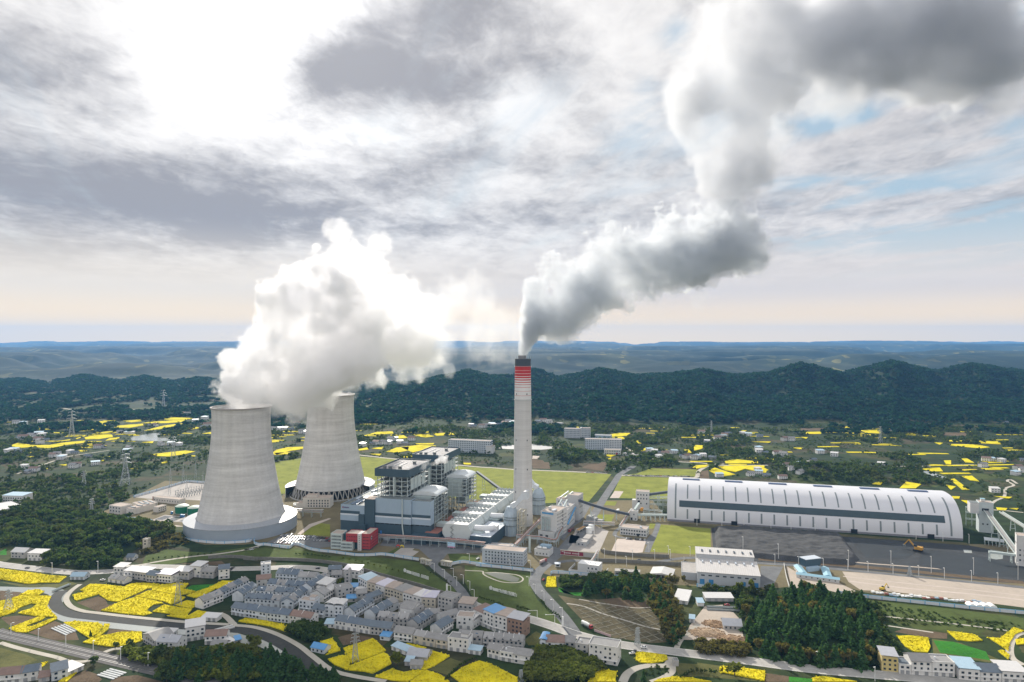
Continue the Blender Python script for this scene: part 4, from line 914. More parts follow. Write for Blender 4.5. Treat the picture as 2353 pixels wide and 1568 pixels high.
pipe_rack('S:945,720 1010,620 1160,400', 5, 'pipe rack rising beside the two storey white office', 9, 3, 2.4)
pipe_rack('S:380,1445 470,1330 540,1200', 6, 'short pipe bridge beside the walled pump yard', 8, 3, 2.4)
pipe_rack('B:490,1170 640,1180 830,1185', 9, 'pipe rack at the foot of the near cooling tower', 12, 3, 3.5)
# ------------------------------------------------------------------ offices and process buildings
def red_office():
    r, W = site((760, 1261), (856, 1266), 'office_block', 'red and white office block with tan roof beside the car park', 'office')
    GW = M('grey_green_wall', (.55, .62, .60), .6, .08, .3, 0, .05)
    flat_block(r, 0, 12.6, 0, 15, 0, 16, GW, TANROOF, .7, 'west_wing', 'west_roof')
    flat_block(r, 12.7, 26, -3, 6, 0, 8.6, GW, TANROOF, .7, 'low_wing', 'low_roof')
    MB().box(12.8, 31, 4, 14, 0, 15.5).build('glass_bay', M('teal_glass', (.04, .10, .12), .2, .2, .3), r)
    flat_block(r, 18, 31.4, -1, 14, 8.6, 17.4, REDP, TANROOF, .5, 'red_upper_block', 'red_upper_roof')
    MB().box(31.5, 35.5, -2, 10, 0, 18).build('white_fin', OFFW, r)
    flat_block(r, 35.6, 45, 0, 24, 1.4, 17.4, REDP, TANROOF, .5, 'red_block', 'red_roof')
    MB().box(36, 44.6, .5, 23.5, 0, 1.35).build('dark_plinth', DARKC, r)
    for z in (3, 6.6, 10.2, 13.6): winrow(r, .8, 12, 8, -.02, (z,), .75, 2.0)
    for z in (3, 6.4): winrow(r, 13.5, 25.4, 8, -3.02, (z,), .8, 2.0)
    for z in (10.6, 14.4): winrow(r, 19, 30.8, 6, -1.02, (z,), .9, .9)
    for z in (4, 7.2, 10.6, 14): winrow(r, 36.4, 44.4, 5, -.02, (z,), .9, .9)
    for z in (4, 7.2, 10.6, 14): winrow(r, 1, 23, 8, 45.0, (z,), .9, .9, 's')
    win(r, 45.05, 4, 13, 3.4, 3.2, 's', 'white_frame', OFFW); win(r, 45.2, 4, 13, 2.2, 2.0, 's')
    for z in range(1, 17, 2): win(r, 33.5, -2.05, z, 1.2, .5)
red_office()
def grey_office():
    r, W = site((1108, 1293), (1203, 1302), 'grey_office', 'long four storey grey office with a flat pinkish roof behind the white fence', 'office')
    w = M('blue_grey_wall', (.46, .50, .54), .7, .08, .2, 0, .08)
    flat_block(r, 0, W, 0, 15, 0, 14.0, w, TANROOF, .6)
    for z in (2.2, 5.4, 8.6, 11.6):
        winrow(r, 2.5, W-8, 10, -.02, (z,), 1.4, 1.5); winrow(r, W-7.5, W-.5, 3, -.02, (z,), 1.3, .8); winrow(r, 2, 13, 3, W+.02, (z,), 1.0, 1.3, 's')
    for z in (4.0, 7.2): MB().box(1, W-1, -.5, 0, z-.15, z).build('ledge', CONC, r)
    r, W = site((1118, 1268), (1176, 1272), 'low_annex', 'low flat annex behind the long grey office, a pale wedge of roof in sun', 'annex')
    flat_block(r, 0, W, 0, 14, 0, 5.5, w, ROOFG, .6); MB().box(10, 24, 3, 10, 5.7, 6.2).build('sunlit_roof_patch', PALEPAD, r)  # raised pale slab paints the sunlit wedge onto the roof
grey_office()
def desulf():
    r, W = site((1236.5, 1236), (1273.6, 1241.5), 'process_tower', 'tall white process building with a tan roof and tall dark window strip', 'process building')
    flat_block(r, 0, W, 0, 14, 0, 8, OFFW, ROOFG, .5, 'front_block', 'front_roof')
    for x in (4, 11): win(r, x, -.05, 2.2, 3.2, 4.4, name='dark_door', mat=DARK)
    flat_block(r, 1, W, 5, 36, 8.2, 29.5, OFFW, TANROOF, .8, 'tower_wall', 'tower_roof')
    MB().box(1, W, 14, 36, 0, 8.1).build('rear_wall', OFFW, r)
    m = MB(); lattice_frame(m, [3.5, 8.5, 13], [3, 4.8], [8.6, 13, 17, 21, 24], .35); m.build('stair_frame', STEEL, r)
    for x in (5, 10): MB().lathe([(.9, 8.6), (.9, 22)], 10, 0, x, 4).build('riser_pipe', STEEL, r)
    winrow(r, 8, 22, 4, W+.02, (3, 7, 11, 15, 19, 23, 26.5), 1.0, 1.5, 's'); winrow(r, 26, 35, 3, W+.02, (3, 7, 11, 15, 19, 23), 1.0, 1.3, 's')
    for z in (9, 13.5, 18, 22.5, 27): win(r, W+.04, 24.2, z, 2.2, 3.0, 's', 'stair_window', DARK)
    MB().box(6, 9, 15, 18, 30, 33).build('roof_cabin', OFFW, r); MB().box(13, 16.5, 8, 16, 30, 31.6).build('roof_unit', CLAD, r)
    MB().box(2.6, 17, 4.7, 4.95, 27, 29).build('blue_sign', M('blue_trim', (.10, .30, .55), .5), r)
    r2, W2 = site((1273, 1214), (1304, 1217), 'silo_block', 'white silo block with pipes on its roof behind the process tower', 'process building')
    flat_block(r2, 0, W2, 0, 34, 0, 23.5, OFFW, ROOFG, .5)
    for i in range(5):
        m = MB(); m.lathe([(1.4, 23.7), (1.4, 26), (.5, 27)], 12, 0, 4+(i % 2)*7, 4+i*6); m.build('roof_filter', CLAD, r2)
    for k in range(2):
        m = MB(); m.beam((3+k*7, 2, 24), (3+k*7, 24, 30), 1.5); m.build('roof_conveyor', PANEL, r2)
    winrow(r2, 2, 32, 6, W2+.02, (5, 11, 17), 1.2, 1.6, 's')
    m = MB(); m.beam((W2+2, -6, 8), (W2+2, 30, 20), 1.6, 1.2); m.build('blue_stair', M('blue_trim', (.10, .30, .55), .5), r2)
    r3, W3 = site((1303, 1194), (1330, 1197), 'transfer_tower', 'square grey transfer tower where the black belt bridge ends', 'transfer tower', 'transfer towers')
    flat_block(r3, 0, W3, 0, 18, 0, 31, M('transfer_grey', (.50, .51, .52), .7, .1, .2, 0, .1), TANROOF, .7)
    MB().box(-14, -.1, -2, 10, 0, 26).build('low_wing', OFFW, r3); MB().box(-13.8, -.2, -1.8, 9.8, 26, 26.2).build('low_roof', TANROOF, r3)
    win(r3, -10, -2.05, 22, 1.6, 2.4); winrow(r3, 3, 15, 3, W3+.02, (8, 16, 26), 1.4, 1.8, 's')
    for k in range(2): MB().beam((-9+k*6, 0, 27), (-2+k*6, 12, 33), 1.6).build('roof_conveyor', PANEL, r3)
desulf()
BELT = M('belt_gallery_dark', (.07, .085, .11), .55, .2, .3, 0, .05)
def gallery(a, b, z0, z1, w, h, label, legs, mat=BELT, sag=0.0, deck=None):
    """inclined belt gallery between two ground points"""
    p, q = F0(a), F0(b); r = empty('conveyor_gallery', p, 0, label, 'conveyor', 'coal belt galleries'); d = q-p; P = []
    for i in range(9):
        t = i/8; P.append(d*t+Vector((0, 0, z0+(z1-z0)*t-sag*4*t*(1-t))))
    dn = d.normalized(); n = Vector((-dn.y, dn.x, 0)); v = []; f = []
    for c in P:
        v += [tuple(c+n*w/2), tuple(c-n*w/2), tuple(c-n*w/2+Vector((0, 0, h))), tuple(c+n*w/2+Vector((0, 0, h)))]
    for i in range(8):
        for k in range(4): f.append((i*4+k, i*4+(k+1) % 4, i*4+4+(k+1) % 4, i*4+4+k))
    f += [(0, 1, 2, 3)[::-1], (32, 33, 34, 35)]
    MB().add(v, f).build('gallery', mat, r)
    if deck:
        for o in (-w/2+.2, w/2-.2):
            m = MB()
            for i in range(8): m.beam(P[i]+n*o+Vector((0, 0, h+.5)), P[i+1]+n*o+Vector((0, 0, h+.5)), .5, 1.0)
            m.build('side_girder', deck, r)
    for t in legs:
        c = d*t; z = z0+(z1-z0)*t-sag*4*t*(1-t); m = MB()
        if z < 2: continue
        for s in (-1, 1):
            m.beam(c+n*s*(w/2+.8), c+n*s*(w/2-.3)+Vector((0, 0, z)), .6)
        for k in range(1, int(z/5)+1): m.beam(c-n*(w/2+.5)+Vector((0, 0, k*5-2)), c+n*(w/2+.5)+Vector((0, 0, k*5-2)), .4)
        m.build('trestle', STEEL, r)
    return r
gallery((1328, 1196), (1446, 1196), 24, 6, 4, 3, 'black sloping belt gallery bridging the truck road', (.25, .5, .75), sag=1.2)
gallery((1490, 1168), (1536, 1158), 17, 15, 3.5, 3, 'short dark belt gallery running into the long shed', (.5,))
gallery((1096, 1120), (1150, 1150), 22, 14, 3.5, 3, 'dark belt gallery seen behind the boiler frames', (.3, .7))
def shed_side():
    r, W = site((1461, 1170), (1491, 1172), 'transfer_tower', 'white transfer tower with dark square windows beside the long shed', 'transfer tower', 'transfer towers')
    flat_block(r, 0, W, 0, 12, 0, 23.5, OFFW, TANROOF, .6)
    winrow(r, 1, W-1, 4, -.02, (8, 14.5, 19.5), 1.5, 1.9, skip=.15); MB().box(-5, -.1, 0, 8, 0, 12).build('side_wing', OFFW, r)
    win(r, 4, -.1, 10, 3, 3.4, name='gallery_mouth', mat=DARK)
    r2, W2 = site((1447.5, 1195.6), (1464, 1197), 'sampling_house', 'small white sampling house below the transfer tower', 'sampling house')
    flat_block(r2, 0, W2, 0, 12, 0, 11.5, OFFW, ROOFG, .5); win(r2, 5, -.05, 7.5, 1.3, 1.7); win(r2, 2, -.05, 2, 2.4, 3, mat=DARK); win(r2, 7, -.05, 2, 1.2, 1.6)
    MB().beam((5, 6, 12), (7, 30, 15), 2.6, 2.4).build('link_gallery', PANEL, r2)
    r3, W3 = site((1478, 1186), (1520, 1190), 'steel_gantry', 'pale open steel gantry with an orange drum by the shed end', 'gantry')
    m = MB(); lattice_frame(m, [0, 7, 14, W3], [0, 6], [0, 4, 8], .4, brace=False); m.build('frame', STEEL, r3)
    m = MB(); m.lathe([(2.2, -2), (2.2, 2)], 16, cap=True); o = m.build('orange_drum', M('orange_paint', (.55, .26, .04), .5), r3, (-2, 2, 8)); o.rotation_euler = (rad(90), 0, 0)
    r4, W4 = site((1492, 1170), (1535, 1172), 'post_gantry', 'grey two level frame of posts between transfer tower and shed', 'gantry')
    m = MB(); lattice_frame(m, [0, 6, 12, 18, W4], [0, 7], [0, 6, 12, 16], .5, brace=False); m.build('frame', STEEL, r4)
    gallery((1463, 1196), (1534, 1196), 6, 5.5, 3, 2.2, 'low pale belt gallery on posts feeding the shed', (.15, .3, .45, .6, .75, .9), PANEL)
shed_side()
def yard_buildings():
    r, W = site((1424.4, 1228.5), (1486, 1235), 'two_storey_office', 'two storey white office with a flat pink roof and cars parked in front', 'office')
    flat_block(r, 0, W, 0, 15, 0, 8.4, OFFW, TANROOF, .6); winrow(r, .6, W-.6, 10, -.02, (2.2, 6.0), 1.7, 1.7); winrow(r, 1, 14, 4, W+.02, (2.2, 6), 1.3, 1.4, 's'); win(r, W*.68, -.06, 1.6, 2.6, 3, name='entrance', mat=DARK)
    MB().box(22, 24.4, 5, 7.5, 8.6, 10.2).build('roof_unit', CLAD, r)
    MB().box(3, 20, 15.1, 24, 0, 7).build('rear_wing', OFFW, r); MB().box(3.2, 19.8, 15.3, 23.8, 7, 7.2).build('rear_roof', TANROOF, r)
    for i, (px, py, lb) in enumerate(((1353.5, 1226, 'nearer of two plump white tanks in the concrete yard'), (1358.5, 1219.5, 'farther of two plump white tanks in the concrete yard'))):
        x, y, _ = PZ(px, py); o = empty('white_tank', (x, y, 0), 0, lb, 'tank', 'white yard tanks')
        MB().lathe([(3.4, .4), (3.4, 6.6), (2.5, 7.2), (.05, 7.5)], 28).build('shell', LETTER, o, smooth=35); MB().lathe([(3.8, 0), (3.8, .4), (.1, .4)], 24).build('footing', CONC, o)
        m = MB(); m.lathe([(3.45, 6.6), (3.7, 6.6), (3.7, 6.8), (3.45, 6.8)], 24)
        m.build('top_rail', STEEL, o)
    r, W = site((1324, 1254), (1347, 1256.5), 'pump_house', 'small grey pump house with two dark openings in the tank yard', 'pump house')
    flat_block(r, 0, W, 0, 12, 0, 4.4, M('pump_grey', (.42, .43, .43), .8, .15, .2, 0, .1), ROOFG, .4); win(r, 3, -.05, 2, 1.8, 1.3, mat=DARK); win(r, 7, -.05, 1.8, 1.3, 1.4, mat=DARK); MB().box(4, 12, 12.1, 30, 0, 5.2).build('rear_wing', CONC, r); MB().box(4.2, 11.8, 12.3, 29.8, 5.2, 5.4).build('rear_roof', ROOFG, r)
    r, W = site((1331, 1225), (1346, 1216), 'timber_rack', 'orange brown pipe stack rack left of the white tanks', 'rack')
    m = MB(); lattice_frame(m, [0, W/2, W], [0, 4], [0, 2.6], .35, brace=False); m.build('frame', M('cream_concrete', (.5, .47, .38)), r); MB().box(.4, W-.4, .3, 3.7, 2.9, 3.3).build('load', M('orange_wood', (.46, .27, .12), .8, .3, .5), r)
    r, W = site((1347, 1198), (1383, 1203), 'settling_block', 'weathered concrete settling block on the small green lawn', 'settling block')
    for x0, x1, y1, z in ((0, 7, 9, 6.5), (7.3, 13, 7, 5), (14.5, W, 6, 3.6)): MB().box(x0, x1, 0, y1, 0, z).build('block', M('stained_concrete', (.40, .41, .40), .9, .35, .2, 0, .25), r)
    r, W = site((1288, 1275), (1340, 1280), 'slogan_wall', 'dark red slogan banner wall with pale lettering at the road fork', 'slogan wall')
    MB().box(0, W, 0, .6, .6, 4.6).build('wall', M('banner_red', (.26, .035, .06), .6, .15, .3), r); MB().box(-.3, W+14, -.1, .8, 4.6, 5.4).build('coping', M('cream_concrete', (.5, .47, .38)), r); MB().box(-.3, W, -.1, .7, 0, .6).build('base', PALEPAD, r); MB().box(W+.1, W+13.5, .1, .6, 0, 4.6).build('plain_wall', CONC, r)
    for i in range(15):
        if i != 7:
            c = W*.17+i*W*.046; m = MB(); m.box(c-.42, c+.42, -.1, -.01, 2.9, 3.08); m.box(c-.42, c+.42, -.1, -.01, 2.3, 2.45); m.box(c-.08, c+.08, -.12, -.01, 1.9, 3.3); m.box(c-.4, c-.2, -.11, -.01, 1.9, 3.0); m.build('character', LETTER, r)
    for x in (4.2, W-5): MB().box(x, x+.3, -.12, -.01, .6, 4.6).build('divider', LETTER, r)
    MB().box(1.2, 3.4, -.1, -.01, 3.5, 3.9).build('emblem', LETTER, r)
    r, W = site((1326, 1315), (1375, 1321.5), 'pump_station', 'white flat roofed pump station inside its low walled yard', 'pump station')
    flat_block(r, 0, W, 2, 15, 0, 7.6, OFFW, LETTER, .5); winrow(r, 9, W-1, 6, 1.98, (1.4,), .9, 1.1); winrow(r, 9, W-1, 3, 1.98, (4.6,), 1.3, 1.6)
    for k in range(4): MB().lathe([(.4, 7.7), (.4, 8.8)], 8, 0, 9+k*2.4, 8).build('roof_vent', CLAD, r)
    m = MB(); m.box(-8, W+6, -2, -1.6, 0, 2.6); m.box(-8, -7.6, -1.59, 19, 0, 2.6); m.box(W+5.6, W+6, -1.59, 15, 0, 2.6); m.build('yard_wall', OFFW, r)
    r, W = site((1412, 1322), (1471, 1326), 'low_shed', 'low grey workshop with dark window openings behind the pines', 'workshop')
    flat_block(r, 0, W, 0, 8, 0, 4, M('workshop_grey', (.36, .36, .34), .85, .2, .2, 0, .1), ROOFG, .3); winrow(r, .6, W-.6, 7, -.02, (2.0,), 2.0, 1.1)
    r, W = site((1494, 1329), (1544.5, 1335), 'open_shed', 'open sided shed under a pale pitched roof beside the warehouse', 'open shed')
    m = MB(); D_ = 20; m.add([(-.5, -.5, 4.6), (W+.5, -.5, 4.6), (W+.5, D_+.5, 4.6), (-.5, D_+.5, 4.6), (W/2, -.5, 6.2), (W/2, D_+.5, 6.2), (-.5, -.5, 4.4), (W+.5, -.5, 4.4), (W+.5, D_+.5, 4.4), (-.5, D_+.5, 4.4)], [(0, 4, 5, 3), (4, 1, 2, 5), (0, 6, 7, 1, 4), (2, 8, 9, 3, 5), (6, 9, 8, 7), (0, 3, 9, 6), (1, 7, 8, 2)]); m.build('roof', M('shed_roof_pale', (.55, .54, .52), .5, .15, .15), r)
    for x in np.linspace(.2, W-.2, 5):
        for y in (.2, D_-.2): MB().box(x-.2, x+.2, y-.2, y+.2, 0, 4.4).build('post', STEEL, r)
    MB().box(1, W-1, D_-3, D_-.5, 0, 3).build('stored_goods', DARKC, r)
    r, W = site((1602, 1341), (1747, 1352.5), 'warehouse', 'big two step warehouse with white ribbed roofs and blue doors', 'warehouse')
    ww = M('warehouse_wall', (.46, .48, .50), .6, .06, .2, 0, .08)
    mr, t, b = newmat('ribbed_roof'); p = opos(t); x, y, z = sep(p)
    c = mix(1.0, (.56, .54, .52), grey(t, ((x*.55).frac().ss(0, .25)*.22+.80)*((noise(vec(t, x*.5, y*.06, 0.0), 1.2, 4, .7)-.5)*.45+1)), 'MULTIPLY'); t.links.new(c.k, b.inputs['Base Color']); b.inputs['Roughness'].default_value = .42
    MB().box(0, W, 0, 32, 0, 11).build('front_wall', ww, r)
    MB().add([(-.5, -.6, 10.9), (W+.5, -.6, 10.9), (W+.5, 32, 14), (-.5, 32, 14), (-.5, -.6, 11.3), (W+.5, -.6, 11.3), (W+.5, 32, 14.4), (-.5, 32, 14.4)], [(0, 3, 2, 1), (4, 5, 6, 7), (0, 1, 5, 4), (1, 2, 6, 5), (2, 3, 7, 6), (3, 0, 4, 7)]).build('front_roof', mr, r)
    MB().box(0, W-2, 32.1, 52, 0, 18).build('rear_wall', ww, r)
    MB().add([(-.5, 31.6, 18), (W-1.5, 31.6, 18), (W-1.5, 52, 19), (-.5, 52, 19), (-.5, 31.6, 18.4), (W-1.5, 31.6, 18.4), (W-1.5, 52, 19.4), (-.5, 52, 19.4)], [(0, 3, 2, 1), (4, 5, 6, 7), (0, 1, 5, 4), (1, 2, 6, 5), (2, 3, 7, 6), (3, 0, 4, 7)]).build('rear_roof', mr, r)
    for i in range(7): MB().box(5+i*7.6, 6.6+i*7.6, 38, 44, 19, 19.6).build('skylight', GLASS, r); MB().box(5+i*7.6, 6.4+i*7.6, 21, 27, 13.6, 14.6).build('skylight', CLAD, r)
    winrow(r, 2, W-2, 8, -.02, (8.2,), 3.2, 1.1); bl = M('blue_door_paint', (.05, .22, .45), .5)
    for x in (4.5, 12.5, 41, 52): win(r, x, -.06, 2.3, 4.2, 4.6, name='door', mat=bl)
    flat_block(r, -14, -.1, 8, 40, 0, 6.5, ww, ROOFG, .6, 'side_annex', 'annex_roof')
    r, W = site((1852, 1313), (1886, 1309), 'belt_house', 'tall dark belt house with a light blue lower storey behind the blue roofed camp', 'belt house')
    MB().box(0, W-4, -3, 0, 0, 4.4).build('lower_wall', M('pale_blue_wall', (.42, .55, .66), .6, .1, .3), r); MB().box(0, W, .1, 9, 4, 11).build('upper_wall', DARKC, r); MB().box(-.5, W+.5, -.4, 9.5, 11, 11.5).build('roof', CLAD, r)
    for x in (.5, W-.5): MB().box(x-.2, x+.2, .2, .6, 0, 4).build('post', STEEL, r)
    br = M('light_blue_roof', (.30, .50, .60), .5, .12, .3); 
    for a, b, lb in (((1830, 1327), (1929, 1340.5), 'long front bar of the blue roofed site camp'), ((1824, 1306), (1838, 1324), 'left wing of the blue roofed site camp'), ((1911, 1332), (1903, 1312), 'right wing of the blue roofed site camp')):
        r, W = site(a, b, 'site_cabin', lb, 'site cabin', 'blue roofed site cabins'); MB().box(0, W, 0, 6.5, 0, 3).build('wall', OFFW, r)
        MB().add([(-.4, -.5, 3), (W+.4, -.5, 3), (W+.4, 7, 3), (-.4, 7, 3), (-.4, 3.2, 4.3), (W+.4, 3.2, 4.3)], [(0, 1, 5, 4), (2, 3, 4, 5), (1, 2, 5), (3, 0, 4), (0, 3, 2, 1)]).build('roof', br, r); winrow(r, 1, W-1, int(W/5), -.02, (1.6,), 1.1, 1.0)
    r, W = site((1228, 1276), (1262, 1280), 'compressor_house', 'little process house with a blue roof and white vessels beside the rack', 'process building')
    flat_block(r, 0, W, 0, 14, 0, 6.5, OFFW, ROOFG, .4); winrow(r, 1, W-1, 4, -.02, (2.5,), 1.1, 1.4)
    MB().box(4, W-1, 6, 13, 7, 9.4).build('roof_house', M('blue_sheet', (.28, .40, .50), .5, .15, .3), r)
    for k in range(2): 
        m = MB(); m.lathe([(.1, -2.4), (1.1, -2), (1.1, 2), (.1, 2.4)], 14); o = m.build('white_vessel', LETTER, r, (5+k*5.5, 2.5, 8), smooth=40); o.rotation_euler = (0, rad(90), 0)
    x, y, _ = PZ(1217, 1270); o = empty('vent_stack', (x, y, 0), 0, 'slim pale vent stack beside the blue roofed process house', 'stack'); MB().lathe([(1.3, 0), (1.1, 17), (1.0, 17)], 16).build('shaft', PANEL, o, smooth=40); MB().lathe([(1.9, 0), (1.9, 1), (.2, 1)], 16).build('footing', CONC, o)
yard_buildings()
# ------------------------------------------------------------------ the long coal shed
def coal_shed():
    r, L = site((1533, 1197), (2213, 1242.5), 'coal_shed', 'very long white barrel vaulted shed with dark slits and a long dark band', 'coal shed')
    Wd, Hh, n = 104, 43, 40
    wm, t, b = newmat('vault_sheet'); p = opos(t); x, y, z = sep(p)
    c = mix(1.0, (.66, .665, .70), grey(t, ((x*.11).frac().ss(0, .03)*.06+.94)*((noise(vec(t, x*.02, y*.01, 0.0), 1, 4)-.5)*.10+1)), 'MULTIPLY'); t.links.new(c.k, b.inputs['Base Color']); b.inputs['Roughness'].default_value = .42; b.inputs['Specular IOR Level'].default_value = .4
    slit = M('translucent_slit', (.20, .23, .24), .35, .2, .2); band = M('dark_vent_band', (.055, .085, .10), .6, .2, .15)
    def P(a, off=0.0):
        y = Wd/2-(Wd/2+off)*math.copysign(abs(math.cos(a))**.80, math.cos(a)); return y, 2.2+(Hh-2.2+off)*math.sin(a)**.88
    pr = [P(math.pi*i/n) for i in range(n+1)]
    m = MB(); v = [(0, y, z) for y, z in pr]+[(L, y, z) for y, z in pr]; k = n+1
    m.add(v, [(i+1, i, k+i, k+i+1) for i in range(n)]+[tuple(range(k)), tuple(range(k, 2*k))[::-1]]); m.build('vault', wm, r, smooth=30)
    def patch(x0, x1, a0, a1, name, mat, off):
        m = MB(); s = 10; e = [P(a0+(a1-a0)*i/s, off) for i in range(s+1)]; g = [P(a0+(a1-a0)*i/s, -.3) for i in range(s+1)]; q = s+1
        v = [(x0, y, z) for y, z in e]+[(x1, y, z) for y, z in e]+[(x0, y, z) for y, z in g]+[(x1, y, z) for y, z in g]
        f = [(i+1, i, q+i, q+i+1) for i in range(s)]+[(i, i+1, 2*q+i+1, 2*q+i) for i in range(s)]+[(q+i+1, q+i, 3*q+i, 3*q+i+1) for i in range(s)]+[(0, q, 3*q, 2*q)[::-1], (s, q+s, 3*q+s, 2*q+s)]
        m.add(v, f); m.build(name, mat, r)
    n_s = 22
    for i in range(n_s):
        x = L*(.031+i*(.965-.031)/(n_s-1))
        if i in (0, n_s-1): patch(x-1.0, x+1.0, .03, 1.25, 'light_slit', slit, .10)
        else:
            patch(x-.95, x+.95, .03, .29, 'light_slit', slit, .10); patch(x-.8, x+.8, .62, 1.22, 'light_slit', slit, .10)
    patch(L*.045, L*.948, .345, .55, 'vent_band', band, .16)
    for i in range(6):
        x0 = L*(.055+i*.163); MB().box(x0, x0+L*.066, Wd/2-3, Wd/2+3, Hh-.3, Hh+1.0).build('ridge_vent', M('solar_blue', (.06, .10, .20), .3), r)
    MB().box(0, L, -.4, .2, 0, 2.3).build('base_wall', M('shed_base_grey', (.22, .22, .24), .8, .2, .2), r)
    for f in (.235, .645, .89, .10): MB().box(L*f, L*f+7, -.9, -.41, 0, 5).build('dark_gate', DARK, r)
coal_shed()
def transfer_right():
    r, W = site((2249.5, 1223), (2283, 1226), 'transfer_house', 'tall pale transfer house with an overhanging head at the far end of the long shed', 'transfer tower')
    flat_block(r, 0, W, 0, 14, 0, 35, M('transfer_pale', (.50, .56, .57), .7, .1, .2, 0, .1), TANROOF, .6, 'tower_wall', 'tower_roof')
    MB().box(-9, -.1, -1, 13, 22, 34).build('overhang', OFFW, r); MB().box(-8.8, -.2, -.8, 12.8, 34, 34.2).build('overhang_roof', DECK, r)
    win(r, 4, -.05, 10, 1.6, 1.6); win(r, 8.5, -.05, 10, 1.6, 1.6); win(r, 6.5, -.3, 27, 7, 3, name='belt_mouth', mat=DARK)
    MB().box(3, 7, 5, 9, 35.4, 38.4).build('roof_cabin', OFFW, r); MB().box(2.6, 7.4, 4.6, 9.4, 38.4, 38.8).build('cabin_roof', M('light_blue_roof', (.30, .50, .60)), r)
    p = [R(1480, 870), R(2150, 1500)]
    gallery((2266, 1225), (2340, 1290), 25.5, 6, 5.5, .8, 'long sloping open conveyor with pale side girders at the right edge', (.3, .55, .8), M('conveyor_deck', (.36, .35, .33), .8, .2, .3), 0, PANEL)
    gallery((2300, 1205), (2400, 1262), 14, 10, 4, 1.2, 'second conveyor crossing the right edge behind the first', (.3, .6), M('conveyor_deck', (.36, .35, .33)), 0, PANEL)
    gallery((2272, 1289), (2352, 1296), 8, 7, 3, 2.2, 'short pipe bridge on a brown column in the coal yard', (.02, .65), PANEL)
    r, W = site((2336, 1300), (2380, 1306), 'junction_house', 'white junction house cut by the right edge of the view', 'junction house')
    flat_block(r, 0, W, 0, 14, 0, 30, OFFW, TANROOF, .6); winrow(r, 1, 12, 3, -.02, (6, 11, 16), 1.3, 1.6); winrow(r, 2, 12, 2, -.12, (22,), 1.2, 1.5, 's')
    r, W = site((2262, 1252), (2308, 1258), 'yard_canopy', 'pale flat canopy on posts below the sloping conveyor', 'canopy')
    MB().box(0, W, -1, 12, 5.2, 5.8).build('roof', M('canopy_pale', (.56, .60, .62), .5, .1, .2), r)
    for x in np.linspace(.5, W-.5, 6): MB().box(x-.25, x+.25, -.6, -.1, 0, 5.2).build('post', STEEL, r); MB().box(x-.25, x+.25, 11, 11.5, 0, 5.2).build('post', STEEL, r)
    r, W = site((2220, 1208), (2246, 1211), 'cable_frame', 'skeletal steel frame between the shed end and the transfer house', 'gantry')
    m = MB(); lattice_frame(m, [0, 6, W], [0, 6], [0, 8, 16, 22], .4, brace=False); m.build('frame', STEEL, r)
transfer_right()
